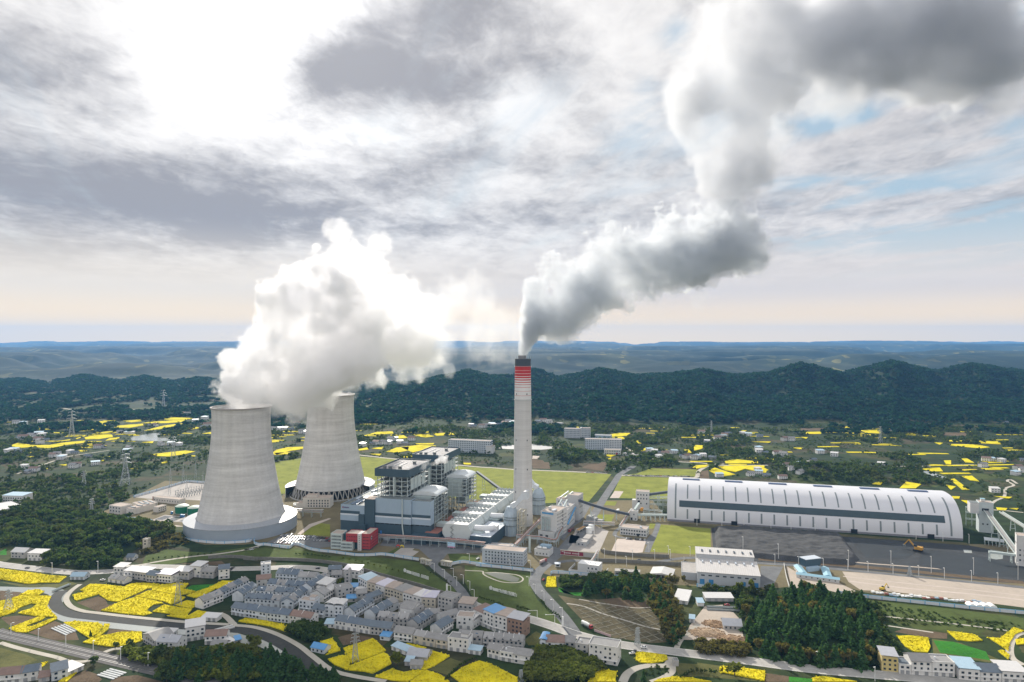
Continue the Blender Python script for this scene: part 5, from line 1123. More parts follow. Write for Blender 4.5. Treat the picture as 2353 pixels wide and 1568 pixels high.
# ------------------------------------------------------------------ left side of the plant
def left_plant():
    r, W = site((250.5, 1179), (278, 1183), 'pump_building', 'white two storey water plant building with eight dark windows', 'plant building')
    flat_block(r, 0, W, 0, 16, 0, 10, WARMW, TANROOF, .5); winrow(r, .6, W-.6, 4, -.02, (3.6, 7.8), 1.8, 1.8)
    MB().box(W+.1, W+14, 6, 40, 0, 7.5).build('rear_hall', WARMW, r); MB().box(W+.3, W+13.8, 6.2, 39.8, 7.5, 7.8).build('rear_roof', TANROOF, r)
    for k in range(3): MB().box(W+3, W+12, 10+k*10, 12.5+k*10, 7.9, 8.6).build('roof_light', DARKC, r)
    r, W = site((291, 1183), (321, 1180), 'filter_house', 'small white filter house with a tan roof in front of the water hall', 'plant building')
    flat_block(r, 0, W, 0, 10, 0, 6.5, WARMW, TANROOF, .4); win(r, 3, -.05, 2, 1.6, 3, name='door', mat=DARKC)
    r, W = site((322, 1175), (362, 1168), 'water_hall', 'wide white water hall with dark roof slots', 'plant building')
    flat_block(r, 0, W, 0, 26, 0, 7.5, WARMW, TANROOF, .4); MB().box(.5, W-.5, -.05, 0, 5.5, 6.3).build('eave_band', DARKC, r)
    for k in range(3): MB().box(5+k*6, 7+k*6, 3, 22, 7.7, 8.3).build('roof_light', DARKC, r)
    r, W = site((363, 1178), (383, 1172), 'control_house', 'small white control house with two window rows near the green tanks', 'plant building')
    flat_block(r, 0, W, 0, 8, 0, 6.5, WARMW, TANROOF, .4); winrow(r, .6, W-.6, 4, -.02, (2, 4.8), 1.1, 1.2)
    r, W = site((351, 1153.5), (413, 1160), 'switch_house', 'long white switch house with a row of square windows below the switchyard', 'plant building')
    flat_block(r, 0, W, 0, 10, 0, 6.6, WARMW, TANROOF, .5); winrow(r, 1, W-1, 10, -.02, (3.4,), 1.4, 1.4); MB().box(.6, 1.4, -1, -.2, 0, 8).build('brown_flue', M('rust_roof', (.30, .13, .10)), r)
    gm = M('tank_green', (.012, .17, .085), .5, .15, .2, 0, .12)
    for px, py, lb in ((419, 1178.5, 'left of two dark green tanks with domed pale tops'), (447.5, 1182, 'right of two dark green tanks, partly hidden by the cooling tower')):
        x, y, _ = PZ(px, py); o = empty('green_tank', (x, y, 0), 0, lb, 'tank', 'green tanks')
        MB().lathe([(8.5, .5), (8.5, 9)], 40).build('shell', gm, o, smooth=40); MB().lathe([(8.6, 9), (6.5, 10.3), (3.4, 11.2), (.05, 11.5)], 40).build('dome', M('dome_pale_green', (.52, .58, .50), .5, .12, .2), o, smooth=40)
        MB().lathe([(9.2, 0), (9.2, .5), (.1, .5)], 32).build('footing', CONC, o); m = MB(); m.beam((-8.7, -2, .5), (-8.7, -2, 9.2), .6, .4); m.build('ladder', STEEL, o)
    bt = M('blue_tank_paint', (.08, .22, .45), .5, .15, .3)
    for px, py, lb in ((395, 1181, 'blue drum beside the left green tank'), (416.5, 1188, 'left of two small pale blue drums in front of the green tanks'), (421.5, 1188.5, 'right of two small pale blue drums in front of the green tanks')):
        x, y, _ = PZ(px, py); o = empty('blue_drum', (x, y, 0), 0, lb, 'drum', 'blue drums'); MB().lathe([(1.6, 0), (1.6, 3), (.1, 3.3)], 16).build('shell', bt, o, smooth=40); MB().lathe([(1.7, 2.8), (1.7, 3.0), (1.6, 3.0)], 16).build('lid_ring', STEEL, o)
    # switchyard gantries and posts
    gal = M('galvanised_steel', (.44, .47, .48), .5, .12, .4, .3)
    def portal(a, b, n, h, label):
        p, q = F0(a), F0(b); r = empty('switchyard_gantry', p, 0, label, 'gantry', 'switchyard gantries'); d = q-p
        for i in range(n+1):
            c = d*(i/n); m = MB(); nn = Vector((-d.y, d.x, 0)).normalized()
            for s in (-1, 1): m.beam(c+nn*s*2.4, c+nn*s*.4+Vector((0, 0, h)), .35)
            m.beam(c+Vector((0, 0, h)), c+Vector((0, 0, h+7)), .3)
            for k in range(1, 6): m.beam(c-nn*(2.4-k*.33)+Vector((0, 0, h*k/6)), c+nn*(2.4-(k+1)*.33)+Vector((0, 0, h*(k+1)/6)), .2)
            m.build('mast', gal, r)
        m = MB()
        for o in (-.6, .6):
            for z in (h-.6, h+.6): m.beam(Vector((0, 0, z)), d+Vector((0, 0, z)), .18)
        k = int(d.length/3)
        for i in range(k): m.beam(d*(i/k)+Vector((0, 0, h-.6)), d*((i+1)/k)+Vector((0, 0, h+.6 if i % 2 else h-.6)), .16)
        m.build('girder', gal, r)
        for i in range(n*2):
            m = MB(); c = d*((i+.5)/(n*2)); m.beam(c+Vector((0, 0, h-.6)), c+Vector((0, 0, h-4)), .28); m.build('insulator', gal, r)
    portal(A(1553, 915), A(1890, 820), 3, 28, 'tall switchyard gantry spanning the far corner of the substation')
    portal(A(1545, 980), A(1850, 905), 2, 17, 'lower switchyard gantry in the middle of the substation')
    for i in range(34):
        f = i % 12; g = i//12; px, py = A(1600+f*24+g*14, 985+g*16-f*5.0); x, y, _ = PZ(px, py)
        if i == 0:
            m = MB(); m.box(-.3, .3, -.3, .3, 0, 2.4); m.lathe([(.35, 2.4), (.22, 2.6), (.35, 3.1), (.22, 3.5), (.35, 4), (.2, 4.6), (.3, 6.5)], 8); m.box(-1.2, 1.2, -.15, .15, 6.4, 6.7); post = m.mesh('insulator_post', [DARKC])
        tag(link('insulator_post', post, None, (x, y, 0)), 'dark insulator post standing in the concrete substation yard', 'insulator post', 'insulator posts of the substation')
    r, W = site(B(640, 1100), B(890, 1100), 'water_pump_house', 'white stepped pump house between the two cooling towers', 'pump house')
    # nearest base edge runs back to the right
    flat_block(r, 0, W, 0, 18, 0, 13, WARMW, TANROOF, .5); winrow(r, 6, W-1, 8, -.02, (2.4, 6, 9.6), 1.6, 1.9); MB().box(-9, -.1, 0, 14, 0, 6).build('low_wing', WARMW, r); MB().box(-8.8, -.2, .2, 13.8, 6, 6.2).build('low_roof', TANROOF, r); MB().box(4, 18, 5, 15, 13.1, 16).build('roof_house', WARMW, r); MB().box(3.8, 18.2, 4.8, 15.2, 16, 16.3).build('roof_house_top', TANROOF, r)
    x, y, _ = PZ(*B(610, 1075)); o = empty('clarifier', (x, y, 0), 0, 'round pale clarifier basin beside the stepped pump house', 'basin'); MB().lathe([(8, 0), (8, 2.5), (7.4, 2.5), (7.4, 1.2), (.1, 1)], 36).build('wall', LETTER, o, smooth=30); MB().beam((-8, 0, 2.6), (8, 0, 2.6), 1.0, .4).build('bridge', STEEL, o)
left_plant()
# ------------------------------------------------------------------ school blocks beyond the lawn
def school():
    def facade(name, col, nx, nz, wx, wz):
        m, t, b = newmat(name); p = opos(t); x, y, z = sep(p)
        fx = (x/wx).frac(); fz = (z/wz).frac(); o = fx.gt(.30)*(1-fx.gt(.80))*fz.gt(.30)*(1-fz.gt(.82))
        c = mix(o, mix(1.0, col, grey(t, (noise(p, .1, 4)-.5)*.3+1), 'MULTIPLY'), (.05, .075, .10)); t.links.new(c.k, b.inputs['Base Color']); b.inputs['Roughness'].default_value = .6; return m
    r, W = site(B(1968, 588), C(232, 606), 'school_block', 'long six storey block with a gridded facade left of the chimney', 'school block')
    flat_block(r, 0, W, 0, 18, 0, 24, facade('block_grid', (.52, .56, .60), 20, 6, 4.0, 4.0), TANROOF, 1, 'facade', 'roof'); MB().box(W-8, W+6, -4, 12, 0, 15).build('end_wing', OFFW, r); MB().box(W-7.8, W+5.8, -3.8, 11.8, 15, 15.3).build('end_roof', TANROOF, r)
    r, W = site(C(905, 462), C(1143, 468), 'school_block', 'blue glazed block with two halves highest on the slope', 'school block')
    flat_block(r, 0, W*.61, 0, 18, 0, 21, facade('block_glazed', (.50, .52, .54), 12, 5, 3.2, 4.2), TANROOF, 1, 'left_facade', 'left_roof'); flat_block(r, W*.67, W, 0, 18, 0, 23, facade('block_glazed_right', (.50, .52, .54), 8, 5, 3.2, 4.2), TANROOF, 1, 'right_facade', 'right_roof'); MB().box(W*.61+.2, W*.67-.2, 2, 16, 0, 24).build('stair_core', OFFW, r)
    r, W = site(C(1180, 468), C(1330, 475), 'school_hall', 'low blue fronted hall stepping down right of the highest block', 'school hall'); flat_block(r, 0, W, 0, 16, 0, 8, BLUEG, ROOFG, .8, 'facade', 'roof'); MB().box(-.2, W+.2, -.3, 0, 7, 8.1).build('eave', LETTER, r)
    r, W = site(C(1095, 568), C(1430, 574), 'school_block', 'broad six storey block with rows of balconies above the school gate', 'school block')
    flat_block(r, 0, W, 0, 18, 0, 21, facade('block_rows', (.50, .54, .58), 20, 6, 3.8, 3.6), TANROOF, 1, 'facade', 'roof'); flat_block(r, W*.66, W, -3, -.1, 0, 21, facade('block_rows_right', (.56, .57, .58), 8, 6, 3.4, 3.6), TANROOF, 1, 'right_facade', 'right_roof')
    r, W = site(C(1272, 612), C(1422, 615), 'gate_building', 'white school gate building with arches and a red door', 'gate building'); flat_block(r, 0, W, 0, 12, 0, 9, OFFW, TANROOF, .8, 'facade', 'roof'); winrow(r, 1, W-1, 9, -.02, (2, 6.6), 1.7, 2.2); win(r, W*.75, -.1, 2, 3, 4, name='red_door', mat=REDP)
    for a, b, lb, h in ((C(1440, 622), C(1570, 645), 'low white annex with pale roofs below the school blocks', 5), (C(835, 345), C(880, 348), 'lone small block by the hillside track', 6)):
        r, W = site(a, b, 'school_annex', lb, 'annex'); flat_block(r, 0, W, 0, 14, 0, h, OFFW, ROOFG, .5, 'facade', 'roof'); winrow(r, 1, W-1, 6, -.02, (2.4,), 1.6, 1.6)
school()
# ------------------------------------------------------------------ village houses
WALLS = dict(w=M('house_white', (.70, .69, .67), .8, .12, .25, 0, .14), g=M('house_grey', (.44, .43, .42), .85, .18, .25, 0, .16), c=M('house_cream', (.55, .50, .41), .8, .14, .25, 0, .14), y=M('house_yellow', (.60, .49, .22), .75, .10, .25, 0, .10),
    b=M('house_blue_grey', (.60, .63, .66), .8, .2, .25, 0, .14), k=M('house_brick', (.30, .20, .15), .9, .25, .3, 0, .1))
ROOFS = {}
def tile(name, col, rough=.75, amt=.3):
    m, t, b = newmat(name); p = pos(t); x, y, z = sep(p)
    f = ((x*.3+y*.9)*1.6).frac().ss(0, .3)*.14+.88
    c = mix(1.0, col, grey(t, f*((noise(p, .35, 5, .7)-.5)*2*amt+1.0)), 'MULTIPLY'); t.links.new(c.k, b.inputs['Base Color']); b.inputs['Roughness'].default_value = rough; return m
ROOFS = dict(d=tile('dark_slate_tiles', (.135, .168, .205)), d2=tile('blue_slate_tiles', (.12, .155, .20)), g2=tile('pale_grey_tiles', (.34, .335, .33)), g=tile('weathered_grey_tiles', (.28, .275, .27)), b=tile('brown_tiles', (.25, .17, .14)), t=tile('tan_slab', (.40, .33, .28), .85), u=tile('bright_blue_sheet', (.10, .30, .58), .5, .15), l=tile('light_blue_sheet', (.36, .50, .60), .45, .15),
    w=tile('white_sheet', (.62, .61, .60), .38, .15), s=tile('silver_sheet', (.40, .41, .44), .35, .2), r=tile('red_tiles', (.36, .13, .09)), v=tile('lavender_sheet', (.52, .50, .60), .4, .15))
DOOR = M('shutter_grey', (.30, .31, .32), .5, .2, .5)
def roof_mesh(kind, W, Dp, h, ov=.5):
    m = MB(); t = .22; x0, x1, y0, y1 = -ov, W+ov, -ov, Dp+ov
    if kind in 'gdh':
        rh = min(Dp*.30, 3.2); ym = Dp/2
        v = [(x0, y0, h), (x1, y0, h), (x1, ym, h+rh), (x0, ym, h+rh), (x1, y1, h), (x0, y1, h)]; v += [(a, b, c+t) for a, b, c in v]
        m.add(v, [(0, 3, 2, 1), (3, 5, 4, 2), (6, 7, 8, 9), (9, 8, 10, 11), (0, 1, 7, 6), (4, 5, 11, 10), (1, 2, 8, 7), (2, 4, 10, 8), (0, 6, 9, 3), (3, 9, 11, 5)])
    elif kind == 'G':
        rh = min(W*.28, 3.0); xm = W/2
        v = [(x0, y0, h), (x0, y1, h), (xm, y1, h+rh), (xm, y0, h+rh), (x1, y1, h), (x1, y0, h)]; v += [(a, b, c+t) for a, b, c in v]
        m.add(v, [(0, 1, 2, 3)[::-1], (3, 2, 4, 5)[::-1], (6, 7, 8, 9)[::-1], (9, 8, 10, 11)[::-1], (0, 6, 7, 1), (5, 4, 10, 11), (0, 3, 9, 6), (3, 5, 11, 9), (1, 7, 8, 2), (2, 8, 10, 4)])
    elif kind == 'a':
        n = 8; e = [(x0+(x1-x0)*(1-math.cos(math.pi*i/n))/2, h+W*.16*math.sin(math.pi*i/n)) for i in range(n+1)]; k = n+1
        v = [(a, y0, c) for a, c in e]+[(a, y1, c) for a, c in e]+[(a, y0, c+t) for a, c in e]+[(a, y1, c+t) for a, c in e]
        f = [(i, i+1, k+i+1, k+i) for i in range(n)]+[(2*k+i, 3*k+i, 3*k+i+1, 2*k+i+1) for i in range(n)]+[(i, 2*k+i, 2*k+i+1, i+1) for i in range(n)]+[(k+i, k+i+1, 3*k+i+1, 3*k+i) for i in range(n)]
        m.add(v, f)
    else:
        s = 1.1
        v = [(x0, y0, h), (x1, y0, h), (x1, y1, h+s), (x0, y1, h+s)]; v += [(a, b, c+t) for a, b, c in v]
        m.add(v, [(0, 3, 2, 1), (4, 5, 6, 7), (0, 1, 5, 4), (1, 2, 6, 5), (2, 3, 7, 6), (3, 0, 4, 7)])
    return m
HN = 0
FEET = []
def house(a, b, Dp, fl, kind, wall, roof, label, name='house', cat='house', group=None, dormers=0, extra=True, fh=3.05):
    """walls, roof, windows and doors on the near base edge a -> b"""
    global HN; HN += 1
    r, W = site(a, b, name, label, cat, group); h = fl*fh; wm = WALLS[wall]; rm = ROOFS[roof]; rnd = random.Random(HN)
    c = r.matrix_basis @ Vector((W/2, Dp/2, 0)); FEET.append((c.x, c.y, max(W, Dp)*.55))
    m = MB()
    if kind in 'gdh': rh = min(Dp*.30, 3.2); m.add([(0, 0, 0), (W, 0, 0), (W, Dp, 0), (0, Dp, 0), (0, 0, h), (W, 0, h), (W, Dp, h), (0, Dp, h), (0, Dp/2, h+rh), (W, Dp/2, h+rh)], [(0, 1, 5, 4), (2, 3, 7, 6), (1, 2, 6, 9, 5), (3, 0, 4, 8, 7), (0, 3, 2, 1)])
    elif kind == 'G': rh = min(W*.28, 3.0); m.add([(0, 0, 0), (W, 0, 0), (W, Dp, 0), (0, Dp, 0), (0, 0, h), (W, 0, h), (W, Dp, h), (0, Dp, h), (W/2, 0, h+rh), (W/2, Dp, h+rh)], [(0, 1, 5, 8, 4), (2, 3, 7, 9, 6), (1, 2, 6, 5), (3, 0, 4, 7), (0, 3, 2, 1)])
    else: m.box(0, W, 0, Dp, 0, h)
    m.build('wall', wm, r)
    if kind == 'f':
        MB().box(.25, W-.25, .25, Dp-.25, h, h+.12).build('roof', rm, r)
        m = MB(); m.box(-.1, W+.1, -.1, .2, h, h+.8); m.box(-.1, W+.1, Dp-.2, Dp+.1, h, h+.8); m.box(-.1, .2, .21, Dp-.21, h, h+.8); m.box(W-.2, W+.1, .21, Dp-.21, h, h+.8); m.build('parapet', wm, r)
    elif kind in 'sa' and fl > 1:
        for x in (.2, W-.4):
            for y in (.2, Dp-.4): MB().box(x, x+.2, y, y+.2, h, h+(1.6 if y < 1 else 2.5)).build('post', DOOR, r)
        roof_mesh(kind, W, Dp, h+1.5).build('roof', rm, r)
        MB().box(.2, W-.2, .22, .4, h, h+.9).build('parapet', wm, r)
    elif kind in 'gdh' and W > 17:
        k = int(round(W/8.5)); sw = W/k; alt = [rm, rm, ROOFS['d2'] if roof == 'd' else ROOFS['g2'], ROOFS['g'] if roof == 'd' else rm]
        for i in range(k):
            dz = rnd.choice((0, 0, .18, .35)); roof_mesh(kind, sw-1.0, Dp, h+dz).build('roof', rnd.choice(alt), r, (i*sw+.5, 0, 0))
            if i: 
                rh = min(Dp*.30, 3.2); x = i*sw; mm = MB(); v = [(x-.14, -.6, h-.2), (x-.14, Dp/2, h+rh+.75), (x-.14, Dp+.6, h-.2), (x-.14, Dp/2, h-.2)]; v += [(a_+.28, b_, c_) for a_, b_, c_ in v]
                mm.add(v, [(0, 1, 2, 3)[::-1], (4, 5, 6, 7), (0, 4, 5, 1)[::-1], (1, 5, 6, 2)[::-1]]); mm.build('party_wall', WALLS['w'], r)
            q_ = rnd.random()
            if q_ < .35: MB().box(-.9, .9, -.6, .6, 0, .3).build('roof_window', SOLAR, r, (i*sw+sw/2, Dp*.28, h+Dp*.17+dz+.1))
            elif q_ < .6: MB().lathe([(.5, 0), (.5, 1.1), (.05, 1.2)], 8).build('water_tank', WHITE, r, (i*sw+sw/2, Dp*.5, h+min(Dp*.3, 3.2)+dz-.1))
    else: roof_mesh(kind, W, Dp, h).build('roof', rm, r)
    n = max(1, min(9, int(W/3.3)))
    for k in range(fl):
        if k == 0 and rnd.random() < .6:
            winrow(r, .3, W-.3, max(1, n//2+1), -.03, (1.35,), 2.3, 2.5, mat=DOOR)
        else: winrow(r, .3, W-.3, n, -.03, (k*fh+1.65,), rnd.choice((1.2, 1.5, 1.7)), 1.4, skip=.12)
    ns = max(1, int(Dp/5))
    for k in range(fl): winrow(r, 1, Dp-1, ns, W+.03, (k*fh+1.65,), 1.0, 1.2, 's', skip=.4)
    if fl > 1 and rnd.random() < .6: MB().box(0, W, -.9, -.02, fh-.12, fh+.02).build('balcony_slab', wm, r)
    for i in range(dormers):
        x = W*(i+.5)/dormers; m = MB(); z = h+.2
        m.add([(x-1.5, -.3, z), (x+1.5, -.3, z), (x, -.3, z+1.5), (x-1.5, Dp*.3, z), (x+1.5, Dp*.3, z), (x, Dp*.42, z+1.5)], [(0, 1, 2), (0, 2, 5, 3), (1, 4, 5, 2), (0, 3, 4, 1), (3, 5, 4)], 0)
        m.build('dormer', rm, r); win(r, x, -.36, z+.5, .9, .7)
    if extra and fl > 1:
        q = rnd.random()
        if q < .35 and kind in 'fgd': 
            MB().lathe([(.7, 0), (.7, 1.3), (.1, 1.5)], 10).build('water_tank', WHITE, r, (W*.3, Dp*.5, h+(.1 if kind == 'f' else 1.4)))
        elif q < .7 and kind == 'f':
            MB().box(W*.55, W*.9, Dp*.4, Dp*.9, h+.1, h+2.6).build('stair_head', wm, r); MB().box(W*.52, W*.93, Dp*.36, Dp*.94, h+2.6, h+2.8).build('stair_roof', rm, r)
    return r
G1 = 'slate roofed terraces of the old village'; G2 = 'roadside houses above the village'; G3 = 'front row of village houses'; G4 = 'houses along the highway'
HS = [
 (E(2030, 640), E(2270, 520), 9, 2, 'g', 'b', 'd', 'outermost slate terrace at the left corner of the village beside a yellow field', G1),
 (F(95, 660), F(225, 570), 10, 2, 'g', 'b', 'd', 'slate terrace with a gable facing the yellow field, second from the village edge', G1),
 (F(110, 695), F(430, 718), 10, 2, 'd', 'b', 'd', 'long dark slate terrace with small dormers in the left block of the village', G1, 4),
 (F(215, 625), F(550, 640), 9, 2, 'd', 'b', 'd', 'dark slate terrace with white dormers, middle of three parallel ones', G1, 3),
 (F(315, 560), F(640, 585), 10, 2, 'd', 'b', 'd', 'long slate terrace below the courtyard with dormers', G1, 4),
 (F(220, 525), F(350, 512), 10, 2, 'g', 'g', 'b', 'single brown roofed house at the upper left of the slate terraces', G1),
 (F(395, 462), F(590, 475), 12, 2, 'g', 'b', 'd', 'dark roofed courtyard house in the upper left of the village', G1),
 (F(595, 495), F(760, 500), 11, 2, 'g', 'b', 'g', 'grey roofed courtyard house next to the bare sunny yard', G1),
 (F(720, 625), F(888, 515), 10, 3, 'g', 'b', 'd', 'three storey slate terrace ending in a gable, running uphill beside the sunny yard', G1),
 (F(560, 722), F(700, 610), 10, 2, 'd', 'b', 'd', 'slate terrace turned uphill with a white gable end and dormers', G1, 2),
 (F(440, 730), F(555, 728), 8, 2, 'G', 'b', 'd', 'white gabled end house closing the left block of the village', G1),
 (F(-10, 780), F(112, 803), 10, 2, 'g', 'b', 'd', 'grey terrace house at the left end of the front row, next to the lane', G3),
 (F(118, 800), F(308, 832), 10, 2, 'g', 'b', 'd', 'dark slate front row house, second from the lane', G3),
 (F(312, 832), F(515, 858), 10, 2, 'g', 'b', 'd', 'dark slate front row house left of the white house with roof huts', G3),
 (F(518, 855), F(718, 885), 10, 2, 'g', 'w', 'b', 'white house with brown tiles and two little roof huts, one blue', G3),
 (F(605, 748), F(745, 765), 9, 3, 'f', 'b', 't', 'squarish block with a pinkish flat roof behind the white front house', G1),
 (F(830, 668), F(955, 592), 14, 2, 'g', 'w', 'w', 'white walled house with a long pale roof ridge in the middle of the village', None),
 (F(858, 622), F(945, 560), 10, 3, 's', 'w', 'w', 'white penthouse building with a bright sheet roof, village centre', None),
 (F(958, 648), F(1098, 622), 12, 3, 'f', 'g', 'g', 'plain grey concrete block with a flat roof, village centre', None),
 (F(1040, 668), F(1130, 662), 7, 1, 's', 'g', 'u', 'low shed with a bright blue roof beside the plain grey block', None),
 (F(725, 795), F(832, 812), 10, 2, 'd', 'b', 'd', 'blue grey terrace with a white dormer in front of the arched roofs', G1, 1),
 (F(842, 798), F(925, 808), 11, 3, 'a', 'b', 'w', 'left one of two neighbouring houses with white arched roofs', 'arched roof houses'),
 (F(927, 808), F(1005, 812), 11, 3, 'a', 'b', 'w', 'right one of two neighbouring houses with white arched roofs', 'arched roof houses'),
 (F(1110, 822), F(1292, 712), 10, 2, 'd', 'b', 'd', 'slate terrace climbing to the right of the arched roofs', G1, 3),
 (F(1245, 702), F(1365, 652), 9, 2, 'g', 'g', 'd', 'short dark gabled house at the upper end of the climbing terrace', G1),
 (F(1300, 845), F(1515, 722), 11, 2, 'g', 'b', 'd', 'longest uphill slate terrace with a brownish far end', G1),
 (F(1320, 875), F(1600, 895), 10, 2, 'd', 'g', 'g', 'worn grey terrace with many gabled dormers in the lower village', G1, 5),
 (F(1515, 785), F(1640, 838), 12, 3, 'f', 'g', 'g', 'broad pale grey hall with a light flat roof near the long roadside row', None),
 (F(1645, 838), F(1728, 775), 12, 3, 'G', 'w', 'g', 'whitewashed gable hall joined to the broad grey hall', None),
 (F(1690, 938), F(1832, 845), 10, 2, 'd', 'g', 'd', 'dark roofed terrace with dormers in the right part of the village', G1, 2),
 (F(1750, 838), F(1882, 842), 9, 2, 'g', 'g', 'g', 'weathered grey house behind the dark dormer terrace', None),
 (F(1900, 978), F(2012, 905), 10, 2, 'g', 'w', 'd', 'dark roofed white house in the right part of the village', None),
 (F(1905, 878), F(2065, 838), 9, 2, 'g', 'w', 'g', 'pale gabled house behind the dark roofed white house', None),
 (F(2042, 905), F(2190, 915), 11, 3, 'f', 'w', 't', 'square flat roofed block with a pinkish roof above the dormered row', None),
 (F(930, 905), F(1142, 938), 10, 2, 'g', 'w', 'd', 'white front row house with a small pale roof terrace above the bare field', G3),
 (F(1146, 940), F(1252, 958), 10, 2, 'g', 'w', 'd', 'narrow white house with dark tiles in the middle of the front row', G3),
 (F(1256, 960), F(1440, 980), 10, 2, 'g', 'g', 'd', 'grey walled dark roofed front row house behind the small blue shed', G3),
 (F(1472, 1010), F(1640, 1036), 10, 2, 'g', 'w', 'g', 'pale front row house above the yellow field with the blue farm sheds', G3),
 (F(1650, 1042), F(1848, 1078), 9, 2, 'g', 'c', 'g', 'tan roofed terrace house left of the four storey white one', G3),
 (F(1852, 1080), F(1958, 1096), 9, 2, 'g', 'c', 'g', 'small tan roofed house touching the tall white front house', G3),
 (F(1962, 1105), F(2150, 1130), 10, 3, 'f', 'w', 'g', 'tall white front house with an open roof terrace', G3),
 (F(2052, 1048), F(2278, 1066), 10, 2, 'd', 'g', 'g', 'grey dormered terrace, left part, above the tall white front house', G1, 3),
 (Gc(165, 1070), Gc(530, 1102), 10, 2, 'd', 'g', 'g', 'long pale grey dormered terrace at the right end of the village', G1, 5),
 (Gc(205, 1165), Gc(318, 1192), 9, 2, 'g', 'w', 'g', 'white front house with pale tiles, third from the right end', G3),
 (Gc(320, 1195), Gc(438, 1218), 9, 2, 'f', 'w', 'g', 'white flat front house, second from the right end', G3),
 (Gc(442, 1218), Gc(590, 1242), 10, 2, 'g', 'w', 'g', 'last white house at the right end of the front row', G3),
 (F(2150, 1135), F(2260, 1150), 6, 1, 's', 'w', 'l', 'low annex with pale blue sheets beside the tall white front house', None),
 # long roadside row
 (F(1148, 535), F(1226, 578), 13, 3, 's', 'w', 'l', 'roadside house with blue and white sheets at the upper end of the long row', G2),
 (F(1228, 585), F(1302, 604), 14, 3, 's', 'c', 't', 'roadside house with a broad tan slab, second in the long row', G2),
 (F(1304, 604), F(1386, 634), 14, 3, 's', 'w', 'v', 'roadside house with a lavender roof and blue tank, third in the long row', G2),
 (F(1388, 634), F(1470, 654), 13, 3, 's', 'c', 't', 'roadside house with a warm cream roof, fourth in the long row', G2),
 (F(1472, 654), F(1552, 684), 13, 3, 's', 'c', 'g', 'roadside house with a weathered grey slab in the middle of the long row', G2),
 (F(1554, 684), F(1642, 710), 13, 3, 's', 'w', 't', 'roadside house with a pale cream roof below the grey slab', G2),
 (F(1644, 710), F(1722, 733), 13, 3, 's', 'w', 'w', 'roadside house with a bright white roof near the low end of the row', G2),
 (F(1724, 733), F(1852, 742), 13, 3, 's', 'c', 'v', 'wide roadside house with a pale lavender roof ending the long row', G2),
 (F(1872, 745), F(2005, 775), 13, 4, 'f', 'g', 'g', 'tall weathered grey block standing alone beside the road junction', G2),
 (F(872, 425), F(985, 425), 9, 2, 'g', 'g', 'd', 'dark roofed roadside house at the top of the village', G2),
 (F(905, 478), F(992, 475), 9, 2, 'g', 'g', 'g', 'small grey house beside the yellow green tree', G2),
 (F(1010, 440), F(1155, 448), 12, 2, 's', 'w', 'v', 'roadside house under a large lavender white roof', G2),
 (F(1022, 520), F(1072, 520), 7, 4, 'f', 'g', 'g', 'slim grey water tower house above the low blue roofs', G2),
 (F(1052, 562), F(1140, 560), 8, 1, 's', 'g', 'u', 'low house roofed in dull blue at the foot of the slim tower house', G2),
 (F(260, 415), F(350, 405), 9, 3, 'f', 'b', 'g', 'blue grey three storey house alone between road and terraces', G2),
 (F(1105, 605), F(1210, 605), 9, 1, 'a', 'w', 'w', 'low white hall with a rounded roof inside the village', None),
 (F(1130, 655), F(1225, 648), 9, 2, 'g', 'g', 'g', 'grey gabled house beside the rounded white hall', None),
 # upper left row along the road
 (E(985, 482), E(1130, 502), 9, 1, 'g', 'w', 'g', 'colonnaded low hall beside the square at the left road fork', G2),
 (E(1035, 415), E(1128, 420), 10, 2, 's', 'w', 'w', 'pale roofed house above the colonnaded hall', G2),
 (E(1130, 450), E(1200, 455), 11, 2, 's', 'w', 'w', 'narrow house with a bright white roof near the square', G2),
 (E(1202, 455), E(1330, 472), 12, 2, 's', 'g', 'w', 'house with a white and blue edged roof, third from the square', G2),
 (E(1332, 478), E(1418, 486), 10, 2, 'g', 'g', 'd', 'dark tiled house with a blue awning in the upper row', G2),
 (E(1422, 478), E(1560, 492), 12, 2, 's', 'w', 'v', 'house with a large pale lavender roof in the upper row', G2),
 (E(1580, 455), E(1722, 462), 11, 2, 's', 'g', 'w', 'house under a wide dazzling white roof in the upper row', G2),
 (E(1730, 435), E(1828, 442), 12, 3, 's', 'w', 'w', 'tallest white roofed house of the upper row', G2),
 (E(1832, 445), E(1945, 450), 10, 2, 'g', 'g', 'g', 'grey house right of the tall white roofed one', G2),
 (E(1992, 460), E(2092, 448), 11, 3, 'g', 'w', 'd', 'three storey dark roofed house at the right end of the upper row', G2),
 (E(1850, 730), E(2035, 655), 10, 2, 'g', 'w', 'g', 'white gabled house glaring in the sun beside the yellow fields', None),
 (E(1838, 835), E(1975, 845), 7, 1, 's', 'w', 'w', 'small white sheet roofed shed by the embankment lane', None),
 # river bank cluster
 (E(1305, 1030), E(1410, 1095), 14, 2, 'G', 'g', 'g', 'grey gabled farmhouse beside the yellow field by the river', None),
 (E(1420, 1100), E(1620, 1115), 11, 2, 'g', 'w', 's', 'silver roofed farmhouse above the dark round trees', None),
 (E(1480, 985), E(1570, 990), 7, 1, 's', 'w', 'w', 'little white roofed store behind the silver roofed farmhouse', None),
 (E(1690, 1030), E(1870, 1000), 13, 3, 's', 'w', 'w', 'big river bank house under a huge white curved sheet roof', None),
 (E(1865, 1055), E(2060, 1045), 10, 2, 'g', 'w', 'b', 'reddish roofed white house by the river bridge', None),
 (E(1920, 1095), E(2050, 1100), 8, 1, 'g', 'g', 'g', 'low pale roofed barn in front of the reddish roofed house', None),
 (E(2065, 1085), E(2145, 1050), 7, 1, 's', 'w', 'w', 'small cream store beside the blue tarpaulin shed', None),
